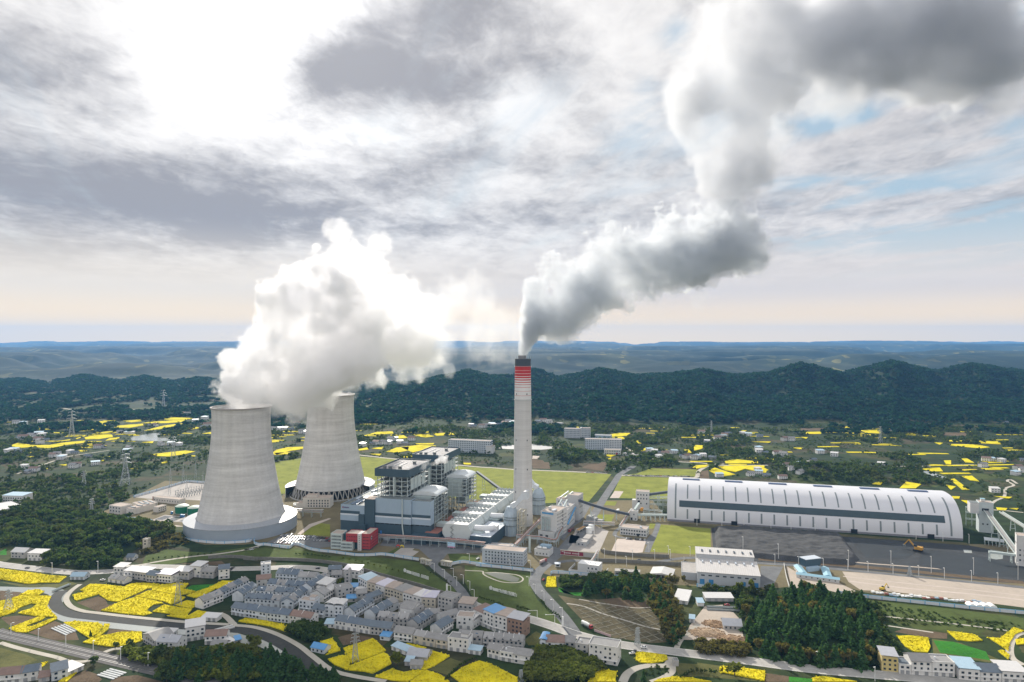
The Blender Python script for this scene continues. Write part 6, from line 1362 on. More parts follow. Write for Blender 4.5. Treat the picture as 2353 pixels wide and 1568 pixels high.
 (E(2150, 1052), E(2200, 1040), 6, 1, 's', 'g', 'u', 'tiny shed under blue tarpaulin at the river bridge', None),
 (E(640, 462), E(768, 462), 9, 1, 'g', 'b', 'l', 'blue sheet roofed store between the highway and the upper stream', None),
 (E(100, 262), E(225, 268), 12, 2, 'g', 'g', 'w', 'pale roofed farmhouse at the left edge above the highway', None),
 (E(250, 285), E(380, 290), 11, 2, 's', 'w', 'w', 'two winged white roofed farmhouse beside the dark wood', None),
 (E(1148, 285), E(1215, 285), 9, 1, 'g', 'w', 'd', 'small white house with a pink gable by the steep wood path', None),
 (E(1300, 200), E(1345, 200), 6, 4, 'f', 'c', 'g', 'narrow ruined looking tower house beside a round tree above the village', None),
 (E(-20, 1420), E(190, 1400), 10, 2, 'g', 'w', 'b', 'long brown roofed house in the bottom left corner', None),
 (E(190, 1400), E(345, 1375), 10, 2, 'g', 'w', 'd', 'white house with dark tiles in the bottom left corner', None),
 (E(350, 1400), E(450, 1385), 9, 1, 'g', 'g', 'b', 'low brown house between white house and blue grey terrace, bottom left', None),
 (E(470, 1390), E(620, 1352), 15, 2, 'g', 'b', 'd', 'blue grey double roofed house beside the railway lane', None),
 (E(622, 1345), E(762, 1280), 12, 1, 's', 'w', 'w', 'white sheeted barn beside the railway lane', None),
 # houses along the highway, right of the village
 (Gc(-60, 790), Gc(72, 805), 12, 3, 's', 'g', 't', 'pale terrace block where the entrance road meets the highway', G4),
 (Gc(75, 845), Gc(168, 890), 13, 3, 's', 'w', 'b', 'red brown roofed highway house left of the bright blue one', G4),
 (Gc(170, 888), Gc(264, 930), 13, 4, 's', 'w', 'u', 'highway house under a bright blue sheet roof', G4),
 (Gc(266, 928), Gc(384, 960), 13, 4, 's', 'w', 't', 'white four storey highway house with a tan and blue roof', G4),
 (Gc(386, 965), Gc(530, 998), 12, 4, 's', 'k', 's', 'brick sided highway house with a silver sheet roof', G4),
 (Gc(-25, 890), Gc(72, 915), 10, 2, 's', 'w', 'w', 'low white roofed house in front of the red brown highway house', G4),
 (Gc(683, 1098), Gc(742, 1105), 12, 2, 'a', 'b', 'u', 'house with a curved bright blue roof at the fork beside the grass plot', G4),
 (Gc(744, 1105), Gc(905, 1112), 11, 2, 'g', 'w', 'b', 'brown tiled white house joined to the curved blue roof', G4),
 (Gc(908, 1105), Gc(1005, 1112), 10, 2, 'g', 'g', 'g', 'grey roofed house between brown tiles and a bare wall house', G4),
 (Gc(1008, 1160), Gc(1122, 1178), 11, 3, 'f', 'g', 'g', 'bare concrete house left of the big white block', G4),
 (Gc(1130, 1205), Gc(1392, 1248), 13, 4, 'f', 'w', 'g', 'big white four storey block with blue edged roof by the highway', G4),
 (H(1328, 1018), H(1448, 1032), 12, 3, 's', 'y', 's', 'yellow three storey house behind the conifer wood at lower right', 'lower right terrace'),
 (H(1455, 1040), H(1540, 1048), 12, 2, 'f', 'w', 'd', 'dark topped white terrace house next to the yellow one', 'lower right terrace'),
 (H(1543, 1048), H(1690, 1056), 12, 3, 'g', 'w', 'g', 'long white terrace section with grey tiles in the lower right', 'lower right terrace'),
 (H(1693, 1056), H(1855, 1066), 12, 3, 'f', 'w', 'g', 'flat roofed white terrace section ending the lower right row', 'lower right terrace'),
 (H(1885, 1080), H(2040, 1094), 15, 2, 's', 'w', 'l', 'white house with a pale blue sheet roof at the right corner', 'lower right corner houses'),
 (H(2044, 1094), H(2190, 1102), 13, 2, 'g', 'w', 'd', 'white house with dark tiles and a blue panel at the right corner', 'lower right corner houses'),
 (H(2194, 1102), H(2380, 1114), 13, 2, 's', 'w', 'w', 'white roofed house cut off by the right corner', 'lower right corner houses'),
 # sheds and yards
 (Gc(1905, 672), Gc(2030, 690), 24, 1, 's', 'w', 'w', 'long white sheet roofed shed beside the pine slope', None),
 (H(62, 520), H(262, 522), 10, 1, 's', 'g', 'w', 'open timber shed with a pale roof above the wood yard', None),
 (H(190, 722), H(325, 730), 14, 1, 'g', 'g', 's', 'grey pitched shed at the edge of the scrap timber yard', None),
 (H(5, 555), H(50, 556), 8, 1, 's', 'w', 'l', 'light blue cabin at the left edge of the timber yard', None),
 (Gc(2048, 850), Gc(2095, 855), 6, 1, 's', 'w', 'l', 'tiny blue roofed hut on the track into the timber yard', None),
 (Gc(1905, 1250), Gc(1950, 1250), 5, 1, 'f', 'g', 'g', 'concrete hut below the highway beside the meadow', None),
 (F(715, 1115), F(835, 1140), 8, 1, 'g', 'b', 'u', 'bright blue shed alone between embankment and yellow field', None),
 (F(1450, 1100), F(1620, 1165), 6, 1, 's', 'w', 'l', 'long light blue farm shed in the yellow field', None),
 (F(1590, 1190), F(1770, 1210), 12, 1, 'g', 'g', 's', 'silver pitched farm roof in the middle of the yellow field', None),
 (F(1570, 1245), F(1640, 1250), 6, 1, 's', 'g', 'l', 'little blue grey hut in front of the silver farm roof', None),
 (F(1620, 1275), F(1725, 1280), 7, 1, 'g', 'g', 'g', 'little old farm store beside the silver farm roof', None),
 (F(1345, 1010), F(1430, 1020), 6, 1, 's', 'b', 'u', 'small blue shed in front of the front row', None),
 (F(840, 900), F(935, 900), 8, 1, 's', 'w', 'l', 'open fronted blue and white store left of the white front house', None),
]
for s in HS:
    a, b, dp, fl, k, w, rf, lb, g = s[:9]
    sh = fl == 1 and ('shed' in lb or 'store' in lb or 'hut' in lb or 'barn' in lb or 'cabin' in lb or 'annex' in lb or 'roof in' in lb)
    house(a, b, dp, fl, k, w, rf, lb, 'shed' if sh else 'house', 'shed' if sh else 'house', g, s[9] if len(s) > 9 else 0)
# ------------------------------------------------------------------ small farmhouses scattered beyond the plant
def farm_proto(wall, roof, kind, W, Dp, fl):
    m = MB(); h = fl*3.1; m.box(0, W, 0, Dp, 0, h, 0)
    n = int(W/3.4)
    for k in range(fl):
        for i in range(n):
            x = W*(i+.5)/n; m.box(x-.65, x+.65, -.12, 0.02, k*3.1+.9, k*3.1+2.3, 2)
    q = roof_mesh(kind, W, Dp, h) if kind != 'f' else MB().box(-.2, W+.2, -.2, Dp+.2, h, h+.4)
    m.add(q.v, q.f, 1); return m.mesh('farmhouse', [WALLS[wall], ROOFS[roof], GLASS])
FP = [farm_proto('w', 'g', 'g', 13, 9, 2), farm_proto('w', 'l', 's', 14, 9, 2), farm_proto('w', 'w', 's', 12, 9, 2), farm_proto('g', 'd', 'g', 14, 8, 1), farm_proto('w', 'b', 'g', 15, 9, 2), farm_proto('c', 'g', 'f', 11, 9, 3)]
FN = ['grey tiled', 'light blue roofed', 'white roofed', 'dark roofed', 'brown roofed', 'flat roofed']
FARM = {
 'among the yellow fields left of the cooling towers': ('A', '1060,425 1130,428 1170,432 900,555 850,560 1140,570 1115,598 600,605 640,610 440,640 480,632 510,660 540,655 760,640 650,735 620,740 830,715 175,745 215,780 255,775 1435,530 1520,530 1600,535 1340,360 1380,358', 1.0),
 'in the hazy hamlet at the far left': ('A', '110,340 170,345 340,330 130,480 160,482 240,465 310,445 340,455 360,500 300,500 320,515 60,600 30,605 110,605 1640,258 1680,262 1830,295 1750,325 1820,375 1850,365', 1.3),
 'between the two cooling towers': ('B', '345,400 380,400 440,395 500,395 550,350 610,425 650,430', 1.2),
 'in the hamlet behind the second cooling tower': ('B', '1150,540 1250,525 1275,522 1350,525 1380,520 1500,520 1540,522 1600,490 1410,490 1450,490 2150,360 2180,365 2240,370', 1.1),
 'in the hillside hamlet left of the chimney': ('C', '170,370 215,355 250,365 290,350 330,345 370,330 400,340 430,335 640,320 690,320 740,330', 1.2),
 'in the white hamlet above the coal shed road': ('C', '1665,590 1700,600 1750,610 1790,625 1840,620 1880,605 1760,655 1960,640 2010,655 2060,660 2110,655 2150,640 2220,650 2280,480 2320,470 2340,465 2180,510', 1.0),
 'scattered under the wooded ridge': ('D', '500,295 470,310 440,325 620,305 600,300 690,310 860,335 890,335 700,395 690,410 740,420 800,425 830,430 1070,415 1150,430 370,350 325,290', 1.1),
 'beside the yellow fields behind the long shed': ('D', '640,555 680,540 690,525 730,555 870,500 890,520 960,490 1000,485 1040,460 830,575 960,545 440,560', .9),
 'in the hamlet at the right edge': ('D', '1440,490 1530,275 2090,460 2090,500 2120,460 2210,470 2330,460 2310,515 2330,530 2300,550 2150,655 2240,225', 1.0)}
fi = 0
for where, (k, s, sc) in FARM.items():
    for q in s.split():
        p = G(CROP[k](*map(float, q.split(',')))); i = (fi*7+fi//5) % len(FP); fi += 1
        o = link('farmhouse', FP[i], None, p, rad((fi*37) % 70-35)); o.scale = (sc, sc, sc); FEET.append((p.x, p.y, 11))
        tag(o, FN[i]+' farmhouse '+where, 'farmhouse', 'farmhouses '+where)
for a, b, dp, h, lb in ((A(20, 1045), A(205, 1050), 18, 9, 'pale two storey barrack at the left edge above the brown cutting'), (A(-60, 1175), A(215, 1125), 40, 6, 'large flat white roofed hall cut by the left edge')):
    r, W = site(a, b, 'farm_hall', lb, 'hall'); MB().box(0, W, 0, dp, 0, h).build('wall', WALLS['w'], r); roof_mesh('s', W, dp, h).build('roof', ROOFS['w' if dp > 20 else 'l'], r); winrow(r, 1, W-1, 8, -.03, (2, 5.5) if h > 7 else (2,), 1.8, 1.6)
    FEET.append((*(r.matrix_basis @ Vector((W/2, dp/2, 0)))[:2], W*.6))
# ------------------------------------------------------------------ trees
def leaf_mat(name, cols, amt=.5):
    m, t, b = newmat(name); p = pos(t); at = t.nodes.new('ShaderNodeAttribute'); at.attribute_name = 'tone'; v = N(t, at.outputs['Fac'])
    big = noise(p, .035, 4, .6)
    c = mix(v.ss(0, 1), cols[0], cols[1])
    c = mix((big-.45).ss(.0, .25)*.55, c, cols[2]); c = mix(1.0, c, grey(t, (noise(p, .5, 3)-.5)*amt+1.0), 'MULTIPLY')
    t.links.new(c.k, b.inputs['Base Color']); b.inputs['Roughness'].default_value = .85; b.inputs['Specular IOR Level'].default_value = .12
    tr = t.nodes.new('ShaderNodeBsdfTranslucent'); t.links.new(mix(1.0, c, (1.25, 1.3, .7), 'MULTIPLY').k, tr.inputs[0]); mx = t.nodes.new('ShaderNodeMixShader'); mx.inputs[0].default_value = .4
    o = t.nodes['Material Output']; t.links.new(b.outputs[0], mx.inputs[1]); t.links.new(tr.outputs[0], mx.inputs[2]); t.links.new(mx.outputs[0], o.inputs['Surface'])
    return m
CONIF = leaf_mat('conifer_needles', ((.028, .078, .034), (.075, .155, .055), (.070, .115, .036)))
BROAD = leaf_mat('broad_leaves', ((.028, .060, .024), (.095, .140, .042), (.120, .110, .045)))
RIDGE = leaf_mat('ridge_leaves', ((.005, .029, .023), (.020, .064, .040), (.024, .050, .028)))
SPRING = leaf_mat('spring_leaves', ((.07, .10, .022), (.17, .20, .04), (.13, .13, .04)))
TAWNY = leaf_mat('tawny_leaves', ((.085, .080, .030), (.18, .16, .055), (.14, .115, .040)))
BARK = M('bark', (.10, .08, .06), .95, .3, .6)
def leaf_quads(P, nrm, s, rng):
    """one small leaf clump (quad) at each point"""
    n = len(P); a = rng.normal(size=(n, 3)); a /= np.linalg.norm(a, axis=1)[:, None]
    nr = nrm*.6+a*.8; nr /= np.linalg.norm(nr, axis=1)[:, None]; u = np.cross(nr, rng.normal(size=(n, 3))); u /= np.linalg.norm(u, axis=1)[:, None]; w = np.cross(nr, u)
    s = s[:, None]; V = np.stack([P-u*s-w*s*.7, P+u*s-w*s*.7, P+u*s*.8+w*s*.7, P-u*s*.8+w*s*.7], 1); return V
def tree_quads(kind, n, rng):
    """crown of height 1 on the ground as n x 4 x 3 leaf quads and a tone for each"""
    if kind == 'conifer':
        z = rng.random(n)**.75; z = .08+.92*(1-z); lay = np.floor(z*9)/9; r = (1.02-z)*.30*(.65+.5*((z*9) % 1 < .5))*(.75+.4*rng.random(n)); a = rng.random(n)*2*np.pi
        rr = r*np.sqrt(.35+.65*rng.random(n)); P = np.stack([rr*np.cos(a), rr*np.sin(a), z-.10*rr/.3], 1); nr = np.stack([np.cos(a), np.sin(a), np.full(n, .5)], 1)
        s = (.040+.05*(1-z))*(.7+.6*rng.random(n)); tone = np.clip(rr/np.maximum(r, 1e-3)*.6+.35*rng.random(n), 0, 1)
    else:
        k = 7; C = rng.normal(size=(k, 3))*(.20, .20, .14)+(0, 0, .60); R = .20+.12*rng.random(k); C[0] = (0, 0, .62); R[0] = .30
        i = rng.integers(0, k, n); d = rng.normal(size=(n, 3)); d /= np.linalg.norm(d, axis=1)[:, None]; d[:, 2] = np.abs(d[:, 2])*.9-.25*(rng.random(n) < .35)
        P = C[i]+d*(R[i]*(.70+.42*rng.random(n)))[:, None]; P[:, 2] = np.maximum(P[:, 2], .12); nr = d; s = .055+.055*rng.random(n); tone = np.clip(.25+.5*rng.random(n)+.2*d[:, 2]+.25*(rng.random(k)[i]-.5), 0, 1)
    return leaf_quads(P, nr, s*(260/n)**.38, rng), tone
def crown_mesh(name, kind, n, mat, seed, trunk=True):
    rng = np.random.default_rng(seed); V, tone = tree_quads(kind, n, rng); nv = len(V)*4; f = np.arange(nv).reshape(-1, 4)
    v = V.reshape(-1, 3); t = np.repeat(tone, 4); mi = np.zeros(len(f), int)
    if trunk:
        m = MB().tube([(0, 0, -.03), (0.01, 0, .3), (0, .01, .62)], [.032, .024, .010], 6)
        for a in (0, 2.1, 4.2): m.beam((0, 0, .32), (.16*math.cos(a), .16*math.sin(a), .55), .015)
        q = [p for p in m.f if len(p) == 4]; v = np.concatenate([v, np.array(m.v)]); f = np.concatenate([f, np.array(q)+nv]); mi = np.concatenate([mi, np.ones(len(q), int)]); t = np.concatenate([t, np.full(len(m.v), .4)])
    me = bpy.data.meshes.new(name); me.vertices.add(len(v)); me.vertices.foreach_set('co', v.astype(np.float32).ravel()); me.loops.add(len(f)*4); me.loops.foreach_set('vertex_index', f.astype(np.int32).ravel())
    me.polygons.add(len(f)); me.polygons.foreach_set('loop_start', np.arange(0, len(f)*4, 4, dtype=np.int32)); me.materials.append(mat); me.materials.append(BARK); me.polygons.foreach_set('material_index', mi.astype(np.int32))
    me.update(calc_edges=True); at = me.attributes.new('tone', 'FLOAT', 'POINT'); at.data.foreach_set('value', t.astype(np.float32)); return me
def forest(name, X, Y, Z, Hh, kinds, mat, nq, label, seed, width=1.0):
    """many trees in one mass"""
    rng = np.random.default_rng(seed); protos = [tree_quads('conifer' if kinds == 'conifer' or (kinds == 'mixed' and i % 3 == 0) else 'broad', nq, rng) for i in range(12)]
    n = len(X); ch = rng.integers(0, 12, n); ang = rng.random(n)*2*np.pi; VV = []; TT = []
    for k in range(12):
        s = np.where(ch == k)[0]
        if not len(s): continue
        V, tone = protos[k]; V = V.reshape(1, -1, 3); c, si = np.cos(ang[s])[:, None], np.sin(ang[s])[:, None]; h = Hh[s][:, None]; w = h*width*(.85+.3*rng.random((len(s), 1)))
        x = (V[..., 0]*c-V[..., 1]*si)*w+X[s][:, None]; y = (V[..., 0]*si+V[..., 1]*c)*w+Y[s][:, None]; z = V[..., 2]*h+Z[s][:, None]
        VV.append(np.stack([x, y, z], -1).reshape(-1, 3)); TT.append(np.clip(np.repeat(tone, 4)[None, :]*.7+(rng.random((len(s), 1))-.3)*.6, 0, 1).ravel())
    v = np.concatenate(VV); t = np.concatenate(TT); f = np.arange(len(v)).reshape(-1, 4); me = bpy.data.meshes.new(name)
    me.vertices.add(len(v)); me.vertices.foreach_set('co', v.astype(np.float32).ravel()); me.loops.add(len(v)); me.loops.foreach_set('vertex_index', f.astype(np.int32).ravel()); me.polygons.add(len(f)); me.polygons.foreach_set('loop_start', np.arange(0, len(v), 4, dtype=np.int32))
    me.materials.append(mat); me.update(calc_edges=True); at = me.attributes.new('tone', 'FLOAT', 'POINT'); at.data.foreach_set('value', t.astype(np.float32))
    print(name, n, len(f)); return tag(link(name, me), label, 'woodland', None, 'stuff')
def keep_off(X, Y, px, py, polys=True, ribs=True, feet=True):
    ok = np.ones(X.shape, bool)
    if polys:
        for P in POLYS:
            a = np.array(P); bb = (px > a[:, 0].min()-2) & (px < a[:, 0].max()+2) & (py > a[:, 1].min()-2) & (py < a[:, 1].max()+2) & ok
            i = np.where(bb)[0]
            if len(i): ok[i] &= ~ipoly(px[i], py[i], P)
        # nor may crowns stand in front of a field seen at a grazing angle
        q2 = py-6.0*FOC/np.maximum(Y, 100.)*(Y > 900)
        for P in POLYS:
            a = np.array(P); bb = (px > a[:, 0].min()) & (px < a[:, 0].max()) & (q2 > a[:, 1].min()) & (q2 < a[:, 1].max()) & ok & (Y > 900)
            i = np.where(bb)[0]
            if len(i): ok[i] &= ~ipoly(px[i], q2[i], P)
    for lst in ([RIBS] if ribs else [])+([FEET] if feet else []):
        if not lst: continue
        A_ = np.array(lst)
        for x, y, r in A_:
            ok &= (X-x)**2+(Y-y)**2 > r*r
    return ok
def proj(X, Y, Z): return CX+FOC*X/Y, CY+FOC*(CAMH-Z)/Y
PLANT_KEEP = [pts('U:390,1120 660,1120 880,1050 1180,1075 1420,1085 1560,1095 2200,1120 2400,1200 2400,1410 1980,1370 1750,1362 1560,1345 1400,1330 1230,1310 1000,1300 870,1275 680,1262 560,1256 420,1246 340,1200 225,1185'), pts('F:0,400 900,330 1300,440 2050,640 2353,740 2353,1180 1900,1120 1400,1000 900,920 0,820'), pts('E:1000,340 2100,340 2353,400 2353,900 2050,700 2000,480 1000,500'), pts('G:-10,620 560,790 560,1260 0,1180'), pts('G:640,1040 1440,1000 1440,1260 1130,1240 640,1110'), pts('H:1290,870 2400,930 2400,1110 1290,1060')]
def scatter():
    rng = np.random.default_rng(5)
    # wooded ridge and lower hills
    n = 52000; u = rng.uniform(-.80, .80, n); y = np.sqrt(rng.uniform(1650**2, 3700**2, n)); x = u*y; z = height(x, y); px, py = proj(x, y, z)
    dens = np.where(z > 8, 1.0, S01((fbm2(x/120., y/160., 4, 30)-.46)*9)*np.where(y > 1750, .85, .5))
    dens = np.where((y > 1900) & (z <= 8) & (x < -250), np.maximum(dens, S01((fbm2(x/120., y/160., 4, 30)-.36)*9)*.8), dens)
    dens = np.where((y > 3450) & (z < 25), .3, dens)
    ok = (rng.random(n) < dens) & keep_off(x, y, px, py)
    hh = rng.uniform(7, 13, n)*np.where(fbm2(x/60., y/60., 2, 44) > .5, 1.15, .9)
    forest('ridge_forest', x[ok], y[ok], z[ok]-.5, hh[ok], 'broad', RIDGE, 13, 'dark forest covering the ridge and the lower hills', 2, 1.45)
    # scrub, hedges and copses of the valley floor
    n = 30000; y = np.sqrt(rng.uniform(880**2, 1800**2, n)); u = rng.uniform(-.78, .78, n); x = u*y; z = height(x, y); px, py = proj(x, y, z)
    d = S01((fbm2(x/85., y/120., 4, 70)-.47)*9); d = np.where(z > 2, 1, d)
    ok = (rng.random(n) < d) & keep_off(x, y, px, py)
    for P in PLANT_KEEP[:1]: ok &= ~ipoly(px, py, P)
    hh = rng.uniform(3.5, 8.5, n)
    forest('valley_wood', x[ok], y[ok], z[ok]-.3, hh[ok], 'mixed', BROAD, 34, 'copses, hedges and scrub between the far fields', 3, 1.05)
    n = 26000; y = np.sqrt(rng.uniform(880**2, 2050**2, n)); u = rng.uniform(-.78, .78, n); x = u*y; z = height(x, y); px, py = proj(x, y, z)
    d = S01((fbm2(x/40., y/70., 3, 170)-.40)*6); ok = (rng.random(n) < d) & keep_off(x, y, px, py)
    for P in PLANT_KEEP[:1]: ok &= ~ipoly(px, py, P)
    forest('valley_scrub', x[ok], y[ok], z[ok]-.2, rng.uniform(1.4, 3.2, int(ok.sum())), 'broad', BROAD, 8, 'low bushes dotted between the far fields', 33, 1.6)
    # broadleaf wood left of the cooling tower
    def inpoly(poly, cnt, hmin, hmax, name, mat, nq, label, kinds='broad', width=1.0, block=True, seed=9):
        a = np.array(poly); qx = rng.uniform(a[:, 0].min(), a[:, 0].max(), cnt*6); yy = np.sqrt(1/rng.uniform(1/(CAMH*FOC/(a[:, 1].min()-CY))**2, 1/(CAMH*FOC/(a[:, 1].max()-CY))**2, cnt*6))
        qy = CY+CAMH*FOC/yy; ok = ipoly(qx, qy, poly); qx, yy, qy = qx[ok][:cnt], yy[ok][:cnt], qy[ok][:cnt]; x = (qx-CX)/FOC*yy; z = height(x, yy)
        if block: k = keep_off(x, yy, qx, qy); x, yy, z = x[k], yy[k], z[k]
        return forest(name, x, yy, z-.3, rng.uniform(hmin, hmax, len(x)), kinds, mat, nq, label, seed, width)
    inpoly(pts('A:0,1110 200,1090 400,1120 560,1060 720,1070 880,1170 1050,1200 1330,1240 1400,1290 1560,1320 1590,1380 1400,1440 1250,1450 1130,1500 | E:1130,250'.split('|')[0])+pts('E:1120,330 1000,375 800,370 600,355 400,330 390,280 420,190 250,170 100,150 0,180'), 900, 5, 10.5, 'hillside_wood', BROAD, 85, 'dense broadleaf wood between the highway and the near cooling tower', 'mixed', 1.0, True, 12)
    inpoly(pts('E:1330,60 1600,80 1720,140 1500,180 1330,240 1280,200'), 120, 2.5, 5, 'slope_scrub', TAWNY, 40, 'tawny scrub on the slope below the cooling tower', 'broad', 1.3, True, 13)
    inpoly(pts('G:620,1130 760,1090 1000,1110 1120,1190 1240,1240 1250,1290 1180,1330 1110,1395 540,1395 560,1260'), 330, 3, 6, 'bamboo_thicket', SPRING, 95, 'yellow green bamboo thicket in front of the big white block', 'broad', 1.4, False, 14)
    inpoly(pts('G:840,460 1080,470 1260,440 1380,420 1560,440 1700,460 1500,520 1350,560 1090,560 900,560'), 150, 3.5, 7, 'orchard_scrub', BROAD, 80, 'rough hedge of bushes beside the yellow plot and the pines', 'broad', 1.2, False, 15)
    inpoly(pts('H:0,830 360,860 380,900 330,930 0,900')+[], 130, 3, 6, 'roadside_scrub', TAWNY, 70, 'tawny roadside scrub below the timber yard', 'broad', 1.1, False, 16)
    inpoly(pts('E:1060,1090 1300,1110 1480,1140 1700,1130 2050,1090 2353,1020 2353,1395 1500,1395 1400,1280 1200,1200'), 260, 3, 7, 'river_scrub', SPRING, 75, 'light green riverside scrub around the dark conifers', 'broad', 1.15, False, 17)
    inpoly(pts('F:490,940 620,890 790,880 840,940 800,1000 740,1060 600,1010'), 70, 4, 7, 'garden_trees', BROAD, 90, 'dark garden trees behind the embankment lane', 'broad', 1.1, False, 18)
    inpoly(pts('H:1180,500 1500,560 1900,640 2353,690 2353,720 2200,735 1800,700 1400,690 1330,720 1280,600'), 240, .8, 1.8, 'terrace_shrub_cover', BROAD, 24, 'low shrub cover on the dark terrace slope', 'broad', 1.6, False, 19)
    inpoly(pts('G:1560,1330 1750,1250 1860,1260 1850,1320 1700,1340')+[], 0+20, 1, 2, 'meadow_shrub_cover', BROAD, 30, 'low shrubs on the little bank', 'broad', 1.5, False, 20)
    inpoly(pts('H:1000,470 1180,490 1340,620 1340,720 1450,880 1350,960 1270,1000 1240,960 1330,760'), 110, 3, 6, 'wood_edge', BROAD, 70, 'bushy edge of the conifer wood', 'broad', 1.2, False, 21)
    inpoly(pts('G:1740,520 1930,480 2010,480 1900,560 1900,680 1950,720 1990,900 1940,1060 1830,1040 1800,900 1700,760 1690,660'), 90, 5, 9, 'mixed_wood_edge', TAWNY, 70, 'tawny mixed trees around the pine slope', 'broad', .9, False, 22)
    inpoly(pts('H:60,430 470,450 500,430 560,430 420,520 330,640 270,560 280,480 60,460'), 80, 3, 7, 'yard_hedge', BROAD, 70, 'hedge below the warehouse fence', 'broad', 1.0, False, 23)
scatter()
# individual conifers of the two plantations and the river bank
CM = [crown_mesh('conifer', 'conifer', 230, CONIF, 100+i) for i in range(6)]
BMS = [crown_mesh('round_tree', 'broad', 260, BROAD, 200+i) for i in range(4)]
SMS = [crown_mesh('spring_tree', 'broad', 240, SPRING, 300+i) for i in range(2)]
TMS = [crown_mesh('tawny_tree', 'broad', 200, TAWNY, 400+i) for i in range(2)]
def put_tree(name, me, x, y, z, h, w, label, group, rng):
    o = link(name, me, None, (x, y, z-.2), rng.random()*6.28); o.scale = (h*w, h*w, h); return tag(o, label, 'tree', group)
def stand(poly, cnt, hmin, hmax, label, group, rng, tl=0, sp=2.6):
    a = np.array([[*F0(p)[:2]] for p in poly]); got = []; tries = 0
    while len(got) < cnt and tries < 60000:
        tries += 1; x = rng.uniform(a[:, 0].min(), a[:, 0].max()); y = rng.uniform(a[:, 1].min(), a[:, 1].max())
        if not ipoly(np.array([x]), np.array([y]), [tuple(q) for q in a])[0] or any((x-p)**2+(y-q)**2 < sp*sp for p, q in got): continue
        got.append((x, y)); z = float(height(np.array([x]), np.array([y]))[0])
        if rng.random() < tl: put_tree('tawny_tree', rng.choice(TMS), x, y, z, rng.uniform(hmin, hmax)*.8, .75, label[1], label[2], rng)
        else: put_tree('conifer', rng.choice(CM), x, y, z, rng.uniform(hmin, hmax)*.92, rng.uniform(1.2, 1.65), label[0], group, rng)
rg = random.Random(21)
stand(pts('H:350,640 420,540 560,470 720,450 900,460 1030,490 1180,540 1270,680 1330,800 1290,960 1230,1010 1000,1000 700,960 420,930 360,850'), 205, 9, 16, ('dark green conifer in the dense wood on the knoll above the highway', 'tawny tree mixed into the knoll wood', 'tawny trees in the knoll wood'), 'conifers of the knoll wood', rg, .13, 3.6)
stand(pts('G:1070,600 1100,550 1350,520 1560,470 1700,500 1900,540 1870,640 1900,760 1980,880 1960,1010 1880,1050 1830,960 1780,800 1690,690 1500,640 1300,640'), 66, 8, 14, ('dark pine on the slope beside the concrete lattice', 'tawny tree among the slope pines', 'tawny trees among the slope pines'), 'pines beside the lattice slope', rg, .12, 3.4)
stand(pts('E:1560,1300 1600,1190 1980,1180 2040,1250 2000,1395 1600,1395')+[], 22, 9, 14, ('dark conifer at the bottom edge beside the railway', '', ''), 'conifers beside the railway', rg, 0, 4)
stand(pts('F:-60,1395 -40,1230 100,1200 200,1260 330,1150 480,1180 600,1290 640,1395'), 42, 9, 15, ('dark conifer at the bottom edge beside the bright river', '', ''), 'conifers beside the river', rg, 0, 3.6)
stand(pts('F:690,1420 720,1350 800,1340 930,1380 960,1420'), 10, 8, 12, ('dark conifer at the foot of the embankment lane', '', ''), 'conifers below the embankment lane', rg, 0, 3)
for q, h, w, ms_, lb in ((Gc(1560, 440), 12, 1.0, CM, 'tall pointed spruce above the low grey workshop'), (E(1470, 1190), 11, 1.1, BMS, 'dark round tree in front of the silver roofed farmhouse'), (E(1200, 1110), 7, 1.1, BMS, 'small dark round tree at the corner of the yellow field'), (E(1050, 1095), 5, 1.1, BMS, 'smallest dark round tree beside the field path'), (E(1520, 1390), 11, 1.0, BMS, 'dark round tree on the railway bank at the bottom edge'), (E(850, 1230), 6, 1.0, BMS, 'lone dark tree at the railway crossing'), (E(825, 985), 6, .8, CM, 'little dark conifer standing in the triangular yellow field'), (F(1490, 1250), 10, 1.1, SMS, 'bright green round tree beside the silver farm roof'), (F(985, 510), 7, 1.2, SMS, 'yellow green tree beside the small grey roadside house'), (E(1270, 190), 9, .8, SMS, 'slim light green tree beside the narrow tower house'), (Gc(1630, 1390), 9, .8, CM, 'dark conifer on the little bank beside the curving lane'), (H(270, 1060), 10, 1.3, SMS, 'pale bare looking tree in the yellow field below the highway'), (H(390, 450), 12, .5, SMS, 'tall slim green poplar pair before the warehouse, right one'), (H(300, 455), 10, .6, SMS, 'slim green poplar before the warehouse, left one'), (H(1065, 510), 8, .9, CM, 'pointed conifer at the upper corner of the knoll wood'), (C(975, 700), 17, 1.0, BMS, 'big round tree at the front of the grove below the school'), (C(870, 640), 15, 1.1, BMS, 'bushy tree at the left side of the grove below the school'), (B(1745, 440), 13, .8, BMS, 'dark tree standing alone in the far yellow terraces')):
    p = G(q); put_tree('conifer' if ms_ is CM else 'round_tree', ms_[int(p.x) % len(ms_)], p.x, p.y, p.z, h, w, lb, None, rg)
